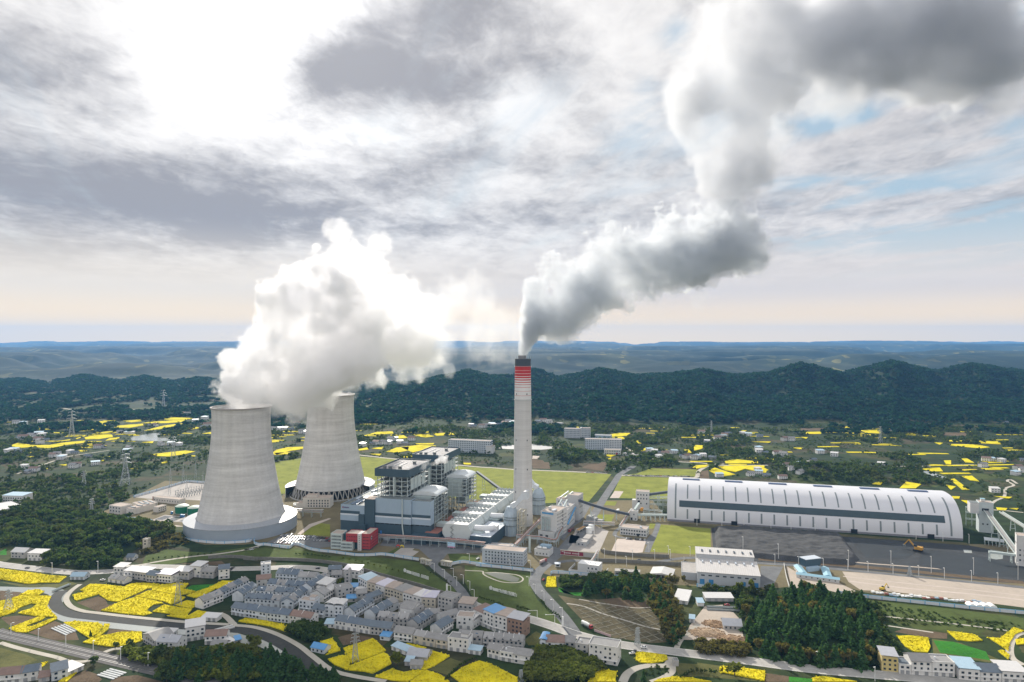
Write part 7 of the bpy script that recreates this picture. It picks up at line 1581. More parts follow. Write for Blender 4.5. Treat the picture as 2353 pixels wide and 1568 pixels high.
# shrubs planted in lines
SH = crown_mesh('shrub', 'broad', 60, BROAD, 500, False); SH2 = crown_mesh('shrub_pale', 'broad', 60, SPRING, 501, False)
def shrub_line(s, n, label, group, me=SH, h=2.2):
    p = path(s, 8); d = [0.]
    for i in range(1, len(p)): d.append(d[-1]+(p[i]-p[i-1]).length)
    for k in range(n):
        t = d[-1]*(k+.5)/n; i = min(max(1, int(np.searchsorted(d, t))), len(p)-1); q = p[i-1].lerp(p[i], (t-d[i-1])/max(1e-6, d[i]-d[i-1]))
        o = link('shrub', me, None, (q.x, q.y, -.1), rg.random()*6); o.scale = (h*.75, h*.75, h*rg.uniform(.8, 1.2)); tag(o, label, 'shrub', group)
shrub_line('E:1340,310 1420,275 1550,265 1690,255 1800,245 1950,225', 11, 'clipped dark shrub along the pale path below the tower', 'shrubs along the slope path', h=2.8)
shrub_line('F:560,235 700,240 900,265', 10, 'young tree planted on the sunny strip of the grass slope', 'young trees on the sunny slope', SH, 3)
shrub_line('F:980,270 1180,310 1380,360 1600,420', 11, 'young pale tree on the dark grass slope above the highway', 'young trees on the dark slope', SH2, 2.8)
shrub_line('F:1790,400 1880,440 1960,480 2020,490', 7, 'round shrub on the left verge of the entrance road', 'shrubs on the left verge', h=2.2)
shrub_line('G:130,630 220,660 360,700', 11, 'small shrub on the lawn edge above the highway houses', 'shrubs on the lawn edge', h=2.4)
shrub_line('G:470,720 520,735 590,755', 4, 'dark round shrub on the lower lawn', 'dark shrubs on the lower lawn', h=3.4)
shrub_line('G:690,650 760,740 850,800 880,830', 14, 'shrub on the verge of the truck road', 'shrubs on the truck road verge', h=2.6)
shrub_line('G:1960,1370 2100,1310 2300,1330', 10, 'dark bush along the meadow edge at the bottom', 'bushes along the bottom meadow', h=3.5)
shrub_line('F:1940,1390 2000,1320 2100,1240 2220,1180', 18, 'hedge bush along the ditch between yellow fields', 'hedge along the ditch', h=2.6)
shrub_line('H:560,900 800,950 1100,980 1240,1000', 14, 'pale bare tree lining the highway under the knoll wood', 'bare trees lining the highway', TMS[0], 9)
# ------------------------------------------------------------------ fences, lamps, pylons, signs, vehicles
FENW = M('fence_white', (.66, .69, .73), .6, .08, .3, 0, .06); FENB = M('fence_blue', (.16, .42, .66), .6, .1, .4)
def fence(s, label, h=2.7, gap=11.0):
    p = path(s, 4); a = p[0]; r = empty('perimeter_fence', a, 0, label, 'fence', 'white fences with blue posts'); q = [v-a for v in p]
    m = MB()
    for i in range(len(q)-1): m.beam(q[i]+Vector((0, 0, h/2)), q[i+1]+Vector((0, 0, h/2)), .25, h)
    m.build('panel', FENW, r); m = MB()
    for i in range(len(q)-1): m.beam(q[i]+Vector((0, 0, h+.1)), q[i+1]+Vector((0, 0, h+.1)), .4, .22)
    m.build('top_rail', FENB, r); acc = 0; nxt = 0; n = 0
    post = MB().box(-.3, .3, -.3, .3, 0, h+.3).mesh('post', FENB)
    for i in range(len(q)-1):
        d = q[i+1]-q[i]; L = d.length
        while nxt <= acc+L and n < 95:
            link('post', post, r, q[i]+d*((nxt-acc)/L)); nxt += gap; n += 1
        acc += L
    return r
fence('E:1595,0 1600,50 1640,80 1720,105 1850,122 2000,133 2150,128 2270,118 2300,100', 'white fence curving round the foot of the near cooling tower')
fence('F:0,128 100,122 200,100 195,130 240,150 300,148 420,165 520,175 560,147 620,155 700,187 800,205 900,215 1050,235 1150,245 1280,243 1370,238 1500,255 1700,288', 'long white fence on top of the grass slope before the red office')
fence('F:1990,330 2100,308 2200,322 2353,345 | G:100,335 320,355 625,388', 'white fence in front of the grey office beside the gatehouse')
fence('G:785,420 800,405 900,408 1100,425 1250,440 1400,450', 'white fence below the walled pump station')
fence('H:0,415 100,425 200,435 330,448 460,458', 'white fence along the front of the warehouse')
fence('H:1030,470 1190,492 1500,525 1800,557 2100,588 2353,612 2450,622', 'longest white fence at the edge of the sand yard')
fence('T:560,362 700,325 1000,240 1300,150 1520,92 1700,96 1900,112', 'pale wall round the switchyard', 3.0, 14)
fence('T:0,700 130,720 300,745 500,762 700,785 880,805 870,850 815,890', 'pale wall below the water plant buildings', 2.6, 14)
def walls():
    st = M('retaining_stone', (.19, .185, .165), .95, .4, .4, 0, .3)
    for s, h, lb in (('E:1900,268 2100,262 2250,272 2353,285 | F:100,278 300,282 560,290 800,305 1060,345 1300,415 1500,470 1700,525 1950,605', 3.2, 'long dark stone retaining wall above the highway'), ('S:600,1120 700,1150 1100,1190 1500,1215 1840,1230', 3.5, 'dark retaining wall below the pale hardstanding'), ('S:500,1300 900,1310 1300,1335 1700,1355 2080,1365 2110,1260', 3.5, 'dark retaining wall above the low workshop')):
        p = path(s, 3); m = MB()
        for i in range(len(p)-1): m.beam(p[i]+Vector((0, 0, h/2)), p[i+1]+Vector((0, 0, h/2)), .8, h)
        o = m.build('retaining_wall', st); tag(o, lb, 'wall')
    for s, h, mt, lb in (('H:0,822 150,838 360,862', 2.6, M('fence_bright_blue', (.08, .30, .55), .6), 'bright blue sheet fence below the timber yard'), ('H:625,258 640,340 665,430', 2.4, OFFW, 'white wall left of the blue roofed camp'), ('G:1180,930 1260,960 1330,985', 1.8, M('board_pale_red', (.58, .42, .42), .7, .3, 1.5), 'pale red banner fence along the foot of the lattice slope')):
        p = path(s, 3); m = MB()
        for i in range(len(p)-1): m.beam(p[i]+Vector((0, 0, h/2)), p[i+1]+Vector((0, 0, h/2)), .3, h)
        tag(m.build('sheet_fence', mt), lb, 'fence')
walls()
def lamp_mesh(h, arm):
    m = MB(); m.beam((0, 0, 0), (0, 0, h), .32); m.beam((0, 0, h-.1), (arm, 0, h+.5), .22); m.box(arm-.5, arm+1.0, -.28, .28, h+.35, h+.62); return m.mesh('street_lamp', LETTER)
LM = lamp_mesh(8.5, 1.8); LM2 = lamp_mesh(10, 0.6)
def lamps(s, label, group, me=LM, rz=None):
    for i, q in enumerate(pts(s)):
        p = F0(q); tag(link('street_lamp', me, None, p, rz if rz is not None else rad(200)), label, 'street lamp', group)
lamps('F:1840,390 1935,450 2045,520 1990,600 2015,440 2105,500 2165,560 2205,640', 'white street lamp along the curved entrance road', 'lamps of the entrance road')
lamps('G:585,520 645,590 722,655 808,735 890,810 602,460', 'white street lamp on the left side of the truck road', 'lamps of the truck road')
lamps('G:42,300 238,330 415,360 600,365', 'street lamp standing at the fence before the grey office', 'lamps before the grey office')
lamps('H:560,255 730,272 908,285 1085,295 1230,310 1410,325 1595,340 1780,358 1975,378 2165,395', 'white lamp post along the narrow road between coal yard and sand yard', 'lamps between coal and sand', LM2)
lamps('H:330,165 585,222 1090,270 1395,275 1685,318 1990,330 2310,365', 'tall thin floodlight mast on the kerb of the coal yard', 'masts on the coal kerb', lamp_mesh(16, .3))
lamps('S:545,1330 665,1240 1175,1260 1065,1390 1470,1130 1830,1190 1865,1260 2225,1200 1580,1260', 'white lamp post beside the small yard lanes right of the tank yard', 'lamps of the tank yard lanes', LM2)
lamps('R:235,1030 745,1070 1240,1105 | H:10,10'.split('|')[0].strip(), 'thin white lamp post before the right half of the long shed', 'lamps before the shed', LM2)
lamps('D:320,862 475,868 612,878 780,888 905,898 1055,908', 'thin white lamp post before the left half of the long shed', 'lamps before the shed', LM2)
lamps('S:870,1330', 'very tall slim mast standing before the pale hardstanding', None, lamp_mesh(28, .2)); lamps('S:480,830', 'tall slim mast between the two white tanks and the office', None, lamp_mesh(24, .2))
lamps('E:475,425', 'concrete pole at the field edge below the highway', None, lamp_mesh(12, .2)); lamps('E:893,400', 'concrete pole with a red box at the left road fork', None, lamp_mesh(11, .2))
lamps('G:660,830 820,868', 'highway lamp with a long arm near the village', 'long arm highway lamps', lamp_mesh(8, 7), rad(195)); lamps('H:690,958 865,978', 'white pole beside the highway under the knoll wood', 'poles under the knoll wood', lamp_mesh(9, .2))
lamps('H:1280,1095', 'pole in front of the yellow house', None, lamp_mesh(9, .2))
def pylon(q, h, w, label, arms=3):
    p = G(q); r = empty('pylon', p, rad(20), label, 'pylon', 'lattice power pylons'); st = M('pylon_steel', (.42, .45, .47), .5, .1, .4, .4); t = max(.16, h*.006)
    m = MB(); lv = [0, .2, .38, .54, .68, .8, .9, 1.0]; wd = lambda f: w*(1-f)**1.25*.5+.5
    for i in range(len(lv)-1):
        a, b = lv[i], lv[i+1]
        for sx, sy in ((-1, -1), (1, -1), (1, 1), (-1, 1)):
            m.beam((sx*wd(a), sy*wd(a), a*h), (sx*wd(b), sy*wd(b), b*h), t*1.6)
        for (x1, y1), (x2, y2) in (((-1, -1), (1, -1)), ((1, -1), (1, 1)), ((1, 1), (-1, 1)), ((-1, 1), (-1, -1))):
            m.beam((x1*wd(a), y1*wd(a), a*h), (x2*wd(b), y2*wd(b), b*h), t); m.beam((x2*wd(a), y2*wd(a), a*h), (x1*wd(b), y1*wd(b), b*h), t); m.beam((x1*wd(b), y1*wd(b), b*h), (x2*wd(b), y2*wd(b), b*h), t)
    m.build('mast', st, r)
    for k in range(arms):
        f = .70+.13*k; L = h*(.17-.025*k); m = MB()
        for s in (-1, 1):
            for y in (-1, 1): m.beam((s*wd(f), y*wd(f), f*h), (s*L, 0, f*h+.4), t*1.2); m.beam((s*wd(f), y*wd(f), f*h+h*.045), (s*L, 0, f*h+.5), t)
            m.beam((s*L, 0, f*h+.4), (s*L, 0, f*h-h*.045), t*1.3)
        m.build('cross_arm', st, r)
    return r
for q, h, w, lb in ((A(1143, 890), 49, 13, 'tallest lattice pylon left of the switchyard'), (A(765, 905), 24, 6, 'slim lattice pylon left of the tallest one'), (A(835, 1165), 21, 4, 'thin pylon rising from the wood near the water plant'), (A(655, 450), 60, 10, 'hazy pylon among the left yellow fields'), (A(1580, 640), 40, 7, 'faint pylon right of the bright pond'), (A(1490, 195), 62, 10, 'far pylon at the foot of the left hills'), (E(1622, 690), 24, 5, 'lattice pylon standing in the large yellow field'), (E(78, 735), 17, 5, 'lattice pylon at the left edge of the near yellow fields'), (F(1120, 1205), 20, 3.4, 'slender pylon in the yellow field under the front row'), (Gc(512, 1395), 8, 2.6, 'small pylon top at the bottom edge'), (D(1460, 345), 36, 6, 'faint pylon under the wooded ridge'), (D(410, 285), 30, 5, 'faint pylon left of the hillside hamlet'), (Gc(1575, 1060), 13, 2.5, 'small lattice pole on the highway verge'), (H(1530, 335), 9, 2.4, 'low lattice pole by the coal kerb')):
    pylon(q, h, w, lb)
# lettering on the slopes: white characters on little frames
def to_mesh(o):
    dg = bpy.context.evaluated_depsgraph_get(); me = bpy.data.meshes.new_from_object(o.evaluated_get(dg)); n = bpy.data.objects.new(o.name.split('.')[0], me); COL.objects.link(n); n.parent = o.parent; n.location = o.location; n.rotation_euler = o.rotation_euler
    bpy.data.objects.remove(o); return n
def slope_sign(a, b, label, body, size, logo):
    r, W = site(a, b, 'slope_sign', label, 'sign'); 
    m = MB(); m.lathe([(size*.55, -.12), (size*.55, .12)], 20, cap=True); o = m.build('emblem', LETTER, r, (size*.5, 0, size*.65)); o.rotation_euler = (rad(90), 0, 0)
    MB().box(size*1.2, size*1.2+logo, -.1, .1, .3, size*.9).build('name_board', LETTER, r)
    x = size*1.5+logo; n = len(body); st = (W-x)/n
    for i, ch in enumerate(body):
        if ch == ' ': continue
        if ch == '#':
            m = MB(); c = x+st*(i+.5); s = size*.42; m.box(c-s, c+s, -.08, .08, 1.9*s, 2.2*s); m.box(c-s, c+s, -.08, .08, .9*s, 1.2*s); m.box(c-s, c-s*.7, -.09, .09, .2*s, 2.2*s); m.box(c+s*.7, c+s, -.09, .09, .2*s, 2.2*s); m.box(c-s*.15, c+s*.15, -.1, .1, .2*s, 2.3*s); m.box(c-s*.8, c+s*.8, -.07, .07, .1*s, .35*s); m.build('character', LETTER, r)
        else: to_mesh(text(r, 'character', ch, x+st*(i+.5), 0, .25, size*1.12, LETTER, .12))
    m = MB(); 
    for k in np.linspace(0, W, 14): m.beam((k, .1, 0), (k, .1, size*.6), .12)
    m.beam((0, .12, .2), (W, .12, .2), .12); m.build('frame', STEEL, r)
slope_sign(Gc(225, 552), Gc(470, 616), 'row of white upright characters with a round emblem on the lawn above the highway houses', '为社会赋能 为经济助力', 3.1, 6.5)
slope_sign(F(1562, 392), F(1788, 462), 'row of white upright characters on the slope left of the entrance road', '#### ####', 3.3, 7)
for o in list(SC.objects):
    if o.type == 'FONT': to_mesh(o)
def gate():
    for i, (a, b, lb) in enumerate(((F(1712, 312), F(1748, 318), 'left pale gatehouse at the entrance'), (F(1756, 325), F(1802, 332), 'second pale gatehouse, touching the left kerb'), (F(1900, 330), F(1942, 338), 'third pale gatehouse right of the entrance road'), (F(1950, 338), F(1990, 345), 'rightmost pale gatehouse beside the fence'))):
        r, W = site(a, b, 'gatehouse', lb, 'gatehouse', 'gatehouses'); c = M('cream_concrete', (.50, .47, .38)); MB().box(.4, W-.4, .4, 3, 0, 4.2).build('core', OFFW, r); MB().box(-.4, W+.4, -.4, 3.6, 4.2, 4.9).build('roof', c, r)
        for x in np.linspace(0, W-.6, 3): MB().box(x, x+.6, -.2, .3, 0, 4.2).build('pillar', c, r)
        win(r, W/2, .35, 2.2, 1.4, 1.6)
    p = F0(F(1955, 590)); r = empty('marker_pillar', p, 0, 'white marker pillar where the entrance road meets the highway', 'pillar'); MB().box(-.7, .7, -.4, .4, .4, 9).build('pillar', LETTER, r); MB().box(-1.2, 1.2, -.9, .9, 0, .4).build('foot', CONC, r)
    p = F0(Gc(893, 890)); r = empty('marker_pillar', p, 0, 'white marker pillar where the truck road meets the highway', 'pillar'); MB().box(-.7, .7, -.4, .4, .4, 8).build('pillar', LETTER, r); MB().box(-1.2, 1.2, -.9, .9, 0, .4).build('foot', CONC, r)
    r, W = site((1028.5, 1261), (1045.5, 1262.5), 'billboard', 'pink and pale blue billboard in front of the pipe rack', 'billboard')
    bm, t, b = newmat('billboard_print'); q = opos(t); x, y, z = sep(q); f = (z+noise(q, .5, 3)*2.0)
    c = mix(f.ss(2.6, 4.6), (.62, .20, .34), (.45, .66, .80)); t.links.new(c.k, b.inputs['Base Color']); MB().box(0, W, -.15, .15, 1.6, 7.2).build('panel', bm, r)
    for x_ in (W*.2, W*.8): MB().box(x_-.15, x_+.15, .16, .45, 0, 1.7).build('leg', STEEL, r)
    for k in range(2): MB().box(.8+k*2.2, 2.4+k*2.2, -.2, -.16, 5.6, 6.2).build('print_bar', M('print_grey_blue', (.25, .33, .42), .6), r)
    r, W = site(Gc(825, 345), Gc(870, 345), 'weigh_house', 'small weigh house with a dark opening beside the truck gate', 'weigh house'); MB().box(0, W, 0, 4, 0, 3.2).build('wall', OFFW, r); MB().box(-.6, W+.6, -1.5, 4.4, 3.2, 3.5).build('roof', CLAD, r); win(r, W/2, -.05, 1.6, W*.6, 1.6, mat=DARK)
    for q_, lb in ((F(1215, 100), ''),): pass
    for q_, mt, lb in ((F(1510, 165), M('flower_red', (.55, .06, .05)), 'red inflatable arch piece on the dark lawn'), (F(1545, 168), M('flower_yellow', (.65, .50, .04)), 'yellow inflatable piece on the dark lawn')):
        p = F0(q_); m = MB(); m.tube([(-2, 0, 0), (-1.6, 0, 1.6), (0, 0, 2.4), (1.6, 0, 1.6), (2, 0, 0)], .7, 8); tag(m.build('inflatable', mt, None, p, smooth=True), lb, 'inflatable')
gate()
# vehicles
CARC = dict(white=(.70, .70, .70), silver=(.40, .41, .43), black=(.03, .03, .035), red=(.35, .04, .04), blue=(.08, .16, .34), grey=(.16, .17, .18))
CP = {k: M('car_'+k, v, .3, .05, .5, 0, 0, .5) for k, v in CARC.items()}; TYRE = M('tyre', (.02, .02, .02), .9)
def car_mesh(c, suv=False):
    m = MB(); h = .25 if suv else 0
    v = [(-2.25, .55), (-2.2, .95+h), (-1.0, 1.02+h), (-.45, 1.46+h), (1.15, 1.46+h), (1.95, 1.0+h), (2.25, .95+h), (2.25, .45), (-2.25, .4)]
    for y0, y1, pr in ((-.9, .9, [v[0], v[1], v[2], (1.95, 1.0+h), v[6], v[7], v[8]]),):
        n = len(pr); m.add([(x, y0, z) for x, z in pr]+[(x, y1, z) for x, z in pr], [tuple(range(n)), tuple(range(n, 2*n))[::-1]]+[(i, n+i, n+(i+1) % n, (i+1) % n) for i in range(n)], 0)
    pr = [(-1.0, 1.02+h), (-.45, 1.44+h), (1.15, 1.44+h), (1.9, 1.0+h)]; n = 4
    m.add([(x, -.78, z) for x, z in pr]+[(x, .78, z) for x, z in pr], [tuple(range(n)), tuple(range(n, 2*n))[::-1]]+[(i, n+i, n+(i+1) % n, (i+1) % n) for i in range(n)], 1)
    m.box(-.4, 1.1, -.74, .74, 1.44+h, 1.5+h, 0)
    for x in (-1.4, 1.4):
        for y in (-.85, .85):
            b = len(m.v); k = 10
            for s in (-.12, .12): m.v += [(x+.34*math.cos(2*math.pi*i/k), y+s, .34+.34*math.sin(2*math.pi*i/k)) for i in range(k)]
            for i in range(k): m.f.append((b+i, b+k+i, b+k+(i+1) % k, b+(i+1) % k)); m.m.append(2)
            m.f += [tuple(b+i for i in range(k)), tuple(b+k+i for i in range(k))[::-1]]; m.m += [2, 2]
    return m.mesh('car', [CP[c], GLASS, TYRE])
CMESH = {(c, s): car_mesh(c, s) for c in CARC for s in (False, True)}
rc = random.Random(8)
def car(q, rz, where, group, col=None, kind='car', p=None):
    c = col or rc.choices(list(CARC), (7, 5, 5, 1.4, 1, 4))[0]; s = rc.random() < .4; p = p or F0(q); p = Vector((p.x, p.y, .13))
    return tag(link('parked_car', CMESH[(c, s)], None, p, rz), f'{c} {"tall car" if s else "car"} {where}', 'car', group)
def car_row(a, b, n, where, group, face, skip=.1):
    p, q = F0(a), F0(b)
    for i in range(n):
        if rc.random() < skip: continue
        car(None, face+rc.uniform(-.04, .04), where, group, None, p=p.lerp(q, i/max(1, n-1)))
fa = rad(-15)+math.pi/2
for a, b, n, w in ((F(450, 62), F(540, 55), 5, 'in the back row of the car park'), (F(480, 75), F(740, 72), 12, 'in the second row of the car park'), (F(430, 92), F(690, 95), 11, 'in the third row of the car park'), (F(420, 105), F(620, 112), 9, 'in the fourth row of the car park'), (F(395, 125), F(600, 133), 9, 'in the front row of the car park by the fence'), (F(760, 80), F(890, 92), 6, 'in the upper bay next to the red office'), (F(750, 105), F(890, 112), 6, 'in the lower bay next to the red office')):
    car_row(a, b, n, w, 'cars in the plant car park', fa)
car_row(S(1065, 885), S(1400, 912), 9, 'parked before the two storey office', 'cars before the two storey office', fa, .15)
car_row(C(1470, 806), C(2040, 818), 26, 'parked in line on the far edge of the lawn road', 'cars lined on the lawn road', rad(-4), .2)
car_row(C(1090, 778), C(1290, 786), 9, 'parked on the back road left of the junction', 'cars on the back road', rad(-4), .2)
car_row(C(1400, 738), C(1545, 745), 12, 'in the small school car park', 'cars at the school', rad(80), .1); car_row(C(1340, 748), C(1390, 750), 4, 'at the edge of the school car park', 'cars at the school', rad(80), .1); car_row(C(1500, 640), C(1570, 650), 5, 'in the yard of the school annex', 'cars at the school', rad(80), .1)
for q, rz, c, w in ((E(250, 358), -5, 'grey', 'driving alone on the highway at the left'), (E(690, 400), -3, 'black', 'on the highway before the left road fork'), (F(540, 357), -5, 'white', 'on the highway above the village terraces'), (F(780, 362), -6, 'black', 'on the sunny stretch of highway behind the village'), (Gc(1630, 1087), -6, 'white', 'on the highway right of the lattice slope'), (Gc(1525, 1140), 10, 'white', 'parked beside the big white block'), (Gc(1548, 1122), 60, 'black', 'parked behind the white one at the big white block'), (S(1290, 1285), -3, 'black', 'on the narrow yard road'), (E(935, 470), 5, 'white', 'standing on the square at the left road fork'), (Gc(120, 275), 60, 'white', 'parked beside the grey office'), (E(2295, 190), 15, 'white', 'on the pale slope path'), (Gc(718, 465), 70, 'red', 'at the head of the truck road'), (H(215, 552), -5, 'red', 'under the open timber shed')):
    car(q, rad(rz), w, None, c)
def truck(q, rz, label, body, cab='red', kind='tank'):
    r = empty('truck', F0(q)+Vector((0, 0, .13)), rz, label, 'truck'); MB().box(-6, -3.9, -1.25, 1.25, .8, 3.4).build('cab', CP[cab], r); MB().box(-6.05, -5.9, -1.1, 1.1, 2.1, 3.0).build('windscreen', GLASS, r); MB().box(-3.8, 6, -1.1, 1.1, .8, 1.2).build('chassis', DECK, r)
    if kind == 'tank':
        m = MB(); m.lathe([(.1, -4.6), (1.2, -4.3), (1.45, -1), (1.45, 1), (1.2, 4.3), (.1, 4.6)], 18); o = m.build('tank', body, r, (1.2, 0, 2.6), smooth=50); o.rotation_euler = (0, rad(90), 0)
    else: MB().box(-3.6, 6, -1.25, 1.25, 1.25, 3.2).build('body', body, r)
    for x in (-5, 2.6, 4.4):
        for y in (-1.1, 1.1):
            m = MB(); m.lathe([(.1, -.18), (.5, -.18), (.5, .18), (.1, .18)], 12); o = m.build('wheel', TYRE, r, (x, y, .5)); o.rotation_euler = (rad(90), 0, 0)
truck(Gc(1112, 895), rad(125), 'tanker truck with a red cab and white tank turning into the highway', LETTER); truck(Gc(712, 312), rad(-122), 'tanker truck with a pinkish load at the truck gate', M('tank_pink', (.52, .38, .36), .5)); truck(C(970, 1315), rad(60), 'dark red dump truck in the shade beside the tank yard', M('dump_dark', (.14, .07, .06)), 'red', 'box'); truck(C(1390, 1140), rad(62), 'white box truck below the black belt gallery', LETTER, 'white', 'box')
def excavator(q, s, label, col, rz):
    r = empty('excavator', F0(q), rz, label, 'excavator', 'excavators'); r.scale = (s, s, s); ym = M(col, (.55, .30, .06) if col == 'digger_orange' else (.60, .42, .05), .5, .15, .4)
    for y in (-1.3, 1.3): MB().box(-2.2, 2.2, y-.35, y+.35, 0, .9).build('track', TYRE, r)
    MB().box(-2.4, 1.6, -1.4, 1.4, 1.1, 2.6).build('body', ym, r); MB().box(.2, 1.8, .2, 1.35, 2.6, 3.6).build('cab', GLASS, r)
    MB().beam((1.2, 0, 1.8), (4.6, 0, 5.6), .55, .7).build('boom', ym, r); MB().beam((4.6, 0, 5.6), (7.0, 0, 2.4), .45, .5).build('arm', ym, r)
    m = MB(); m.add([(6.5, -.7, 2.4), (7.5, -.7, 2.4), (7.3, -.7, 1.2), (6.3, -.7, 1.4), (6.5, .7, 2.4), (7.5, .7, 2.4), (7.3, .7, 1.2), (6.3, .7, 1.4)], [(0, 3, 2, 1), (4, 5, 6, 7), (0, 1, 5, 4), (1, 2, 6, 5), (2, 3, 7, 6), (3, 0, 4, 7)]); m.build('bucket', DECK, r)
excavator(R(270, 1250), 1.9, 'large orange excavator with raised arm on the black coal ground', 'digger_orange', rad(135)); excavator(H(1335, 440), 1.0, 'small yellow excavator on the sand yard', 'digger_yellow', rad(20))
# timber, scrap and pipe stacks
TIM = M('timber', (.30, .20, .12), .9, .5, .8)
def pile(q, rx, ry, h, label, mat, n, L, seed):
    rng = random.Random(seed); m = MB(); p = F0(q)
    for i in range(n):
        a = rng.random()*6.28; t = rng.random()**.5; x, y = rx*t*math.cos(a), ry*t*math.sin(a); z = h*(1-t)*rng.random()+.25; b = rng.random()*6.28; l = L*rng.uniform(.5, 1)
        m.beam((x-l/2*math.cos(b), y-l/2*math.sin(b), z), (x+l/2*math.cos(b), y+l/2*math.sin(b), z+rng.uniform(-.3, .5)), rng.uniform(.3, .7))
    m.lathe([(1, 0), (.75, h*.35), (.3, h*.75), (.02, h)], 14); 
    k = 14*4; m.v[-k:] = [(x*rx*.9, y*ry*.9, z) for x, y, z in m.v[-k:]]
    tag(m.build('timber_pile', mat, None, p), label, 'pile')
pile(H(110, 680), 8, 6, 2.4, 'brown heap of scrap timber at the top of the wood yard', TIM, 90, 4, 1); pile(H(70, 745), 13, 8, 2.6, 'large messy heap of pale scrap timber in the wood yard', M('pale_timber', (.40, .29, .19), .9, .5, .8), 170, 4, 2); pile(H(240, 790), 11, 7, 2.2, 'brown timber heap beside the grey pitched shed', TIM, 120, 4, 3); pile(Gc(2330, 880), 9, 6, 2.2, 'dark timber heap at the left of the wood yard', TIM, 90, 4, 4); pile(Gc(2200, 960), 11, 6, 1.8, 'low pale timber heap near the blue fence', M('pale_timber', (.40, .29, .19), .9, .5, .8), 110, 4, 5)
for q, n, lb in ((H(195, 572), 7, 'stack of long dark beams in the timber yard'), (H(195, 590), 5, 'second stack of long dark beams in the timber yard')):
    p = F0(q); m = MB()
    for i in range(n): m.box(-14, 14, i*.55, i*.55+.45, 0, .9-.12*(i % 2))
    tag(m.build('beam_stack', DECK, None, p, rad(-6)), lb, 'stack')
rs = random.Random(3)
for i in range(26):
    t = i/25; q = H(1260+t*760, 462+t*70+rs.uniform(-7, 7)); p = F0(q); m = MB(); c = rs.choice(['pale_green_panel', 'white_metal', 'rust_roof', 'blue_cladding', 'letter_white'])
    for k in range(4): m.beam((0, k*.5, .2), (rs.uniform(4, 8), k*.5, .2), .4)
    m.box(0, 3, -.2, 2.0, .4, rs.uniform(.8, 1.5))
    tag(m.build('material_stack', MATS[c], None, p, rs.uniform(-.5, .2)), 'stack of building material on the edge of the sand yard', 'stack', 'material stacks beside the long fence')
for i, x in enumerate((1985, 2035, 2085, 2135)):
    p = F0(H(x, 560+(x-1985)*.06)); m = MB(); n = 8; pr = [(3.0*math.cos(math.pi*k/n), 2.4*math.sin(math.pi*k/n)) for k in range(n+1)]; v = [(a, 0, z) for a, z in pr]+[(a, 7, z) for a, z in pr]
    m.add(v, [(k, k+1, n+2+k, n+1+k) for k in range(n)]+[tuple(range(n+1))[::-1], tuple(range(n+1, 2*n+2))]); tag(m.build('arched_shelter', LETTER, None, p, rad(-8), smooth=30), ('first', 'second', 'third', 'last')[i]+' of four white arched shelters by the long fence', 'shelter', 'white arched shelters')
for a, b, n, lb in ((E(470, 905), E(600, 965), 6, 'left white plastic covered seed beds on the brown field'), (E(890, 1330), E(1040, 1370), 5, 'white plastic covered seed beds at the bottom edge')):
    p, q = F0(a), F0(b)
    for i in range(n):
        m = MB(); d = (q-p); nn = Vector((-d.y, d.x, 0)).normalized(); c = p+nn*(i*2.2); m.beam(c+Vector((0, 0, .3)), c+d+Vector((0, 0, .3)), 1.3, .5); tag(m.build('seed_bed', M('plastic_film', (.50, .52, .52), .3, .2, .5)), lb, 'seed bed', lb)
r, W = site(E(1960, 940), E(2130, 895), 'river_bridge', 'small pale concrete bridge over the river by the village', 'bridge'); MB().box(0, W, -2.4, 2.4, .2, .9).build('deck', CONC, r)
for y in (-2.4, 2.2): MB().box(0, W, y, y+.2, .9, 1.7).build('railing', LETTER, r)
for x in (W*.3, W*.65): MB().box(x, x+.8, -2, 2, 0, .2).build('pier', CONC, r)
r, W = site(E(480, 575), E(640, 510), 'river_bridge', 'thin footbridge over the upper stream beside the embankment', 'bridge'); MB().box(0, W, -1, 1, .4, .9).build('deck', CONC, r)
for y in (-1, .85): MB().box(0, W, y, y+.15, .9, 1.7).build('railing', STEEL, r)
for i in range(6):
    p = F0(E(100+i*250, 965+i*57)); tag(link('line_pole', lamp_mesh(9, 1.5) if i == 0 else bpy.data.meshes['street_lamp.009'] if 'street_lamp.009' in bpy.data.meshes else LM2, None, p), 'dark overhead line pole beside the railway', 'pole', 'poles along the railway')
# ------------------------------------------------------------------ steam and smoke: real volumes on voxel grids
def lat(n, cells, rng):
    """interpolation matrix n x (cells+2)"""
    c = int(math.ceil(cells))+2; t = np.linspace(0, cells-1e-6, n); i = t.astype(int); f = t-i; f = f*f*(3-2*f)
    W = np.zeros((n, c), np.float32); W[np.arange(n), i] = 1-f; W[np.arange(n), i+1] += f; return W
def fbm3(shape, ext, size, octs, rng, billow=False, gain=.5):
    tot = np.zeros(shape, np.float32); a = 1.; s = 0.
    for o in range(octs):
        Ws = [lat(n, max(e/size, .6), rng) for n, e in zip(shape, ext)]
        L = rng.random([w.shape[1] for w in Ws], dtype=np.float32)
        r = np.tensordot(Ws[0], L, (1, 0)); r = np.tensordot(r, Ws[1], (1, 1)); r = np.tensordot(r, Ws[2], (1, 1))
        if billow: r = np.abs(2*r-1)
        tot += a*r; s += a; a *= gain; size *= .5
    return tot/s
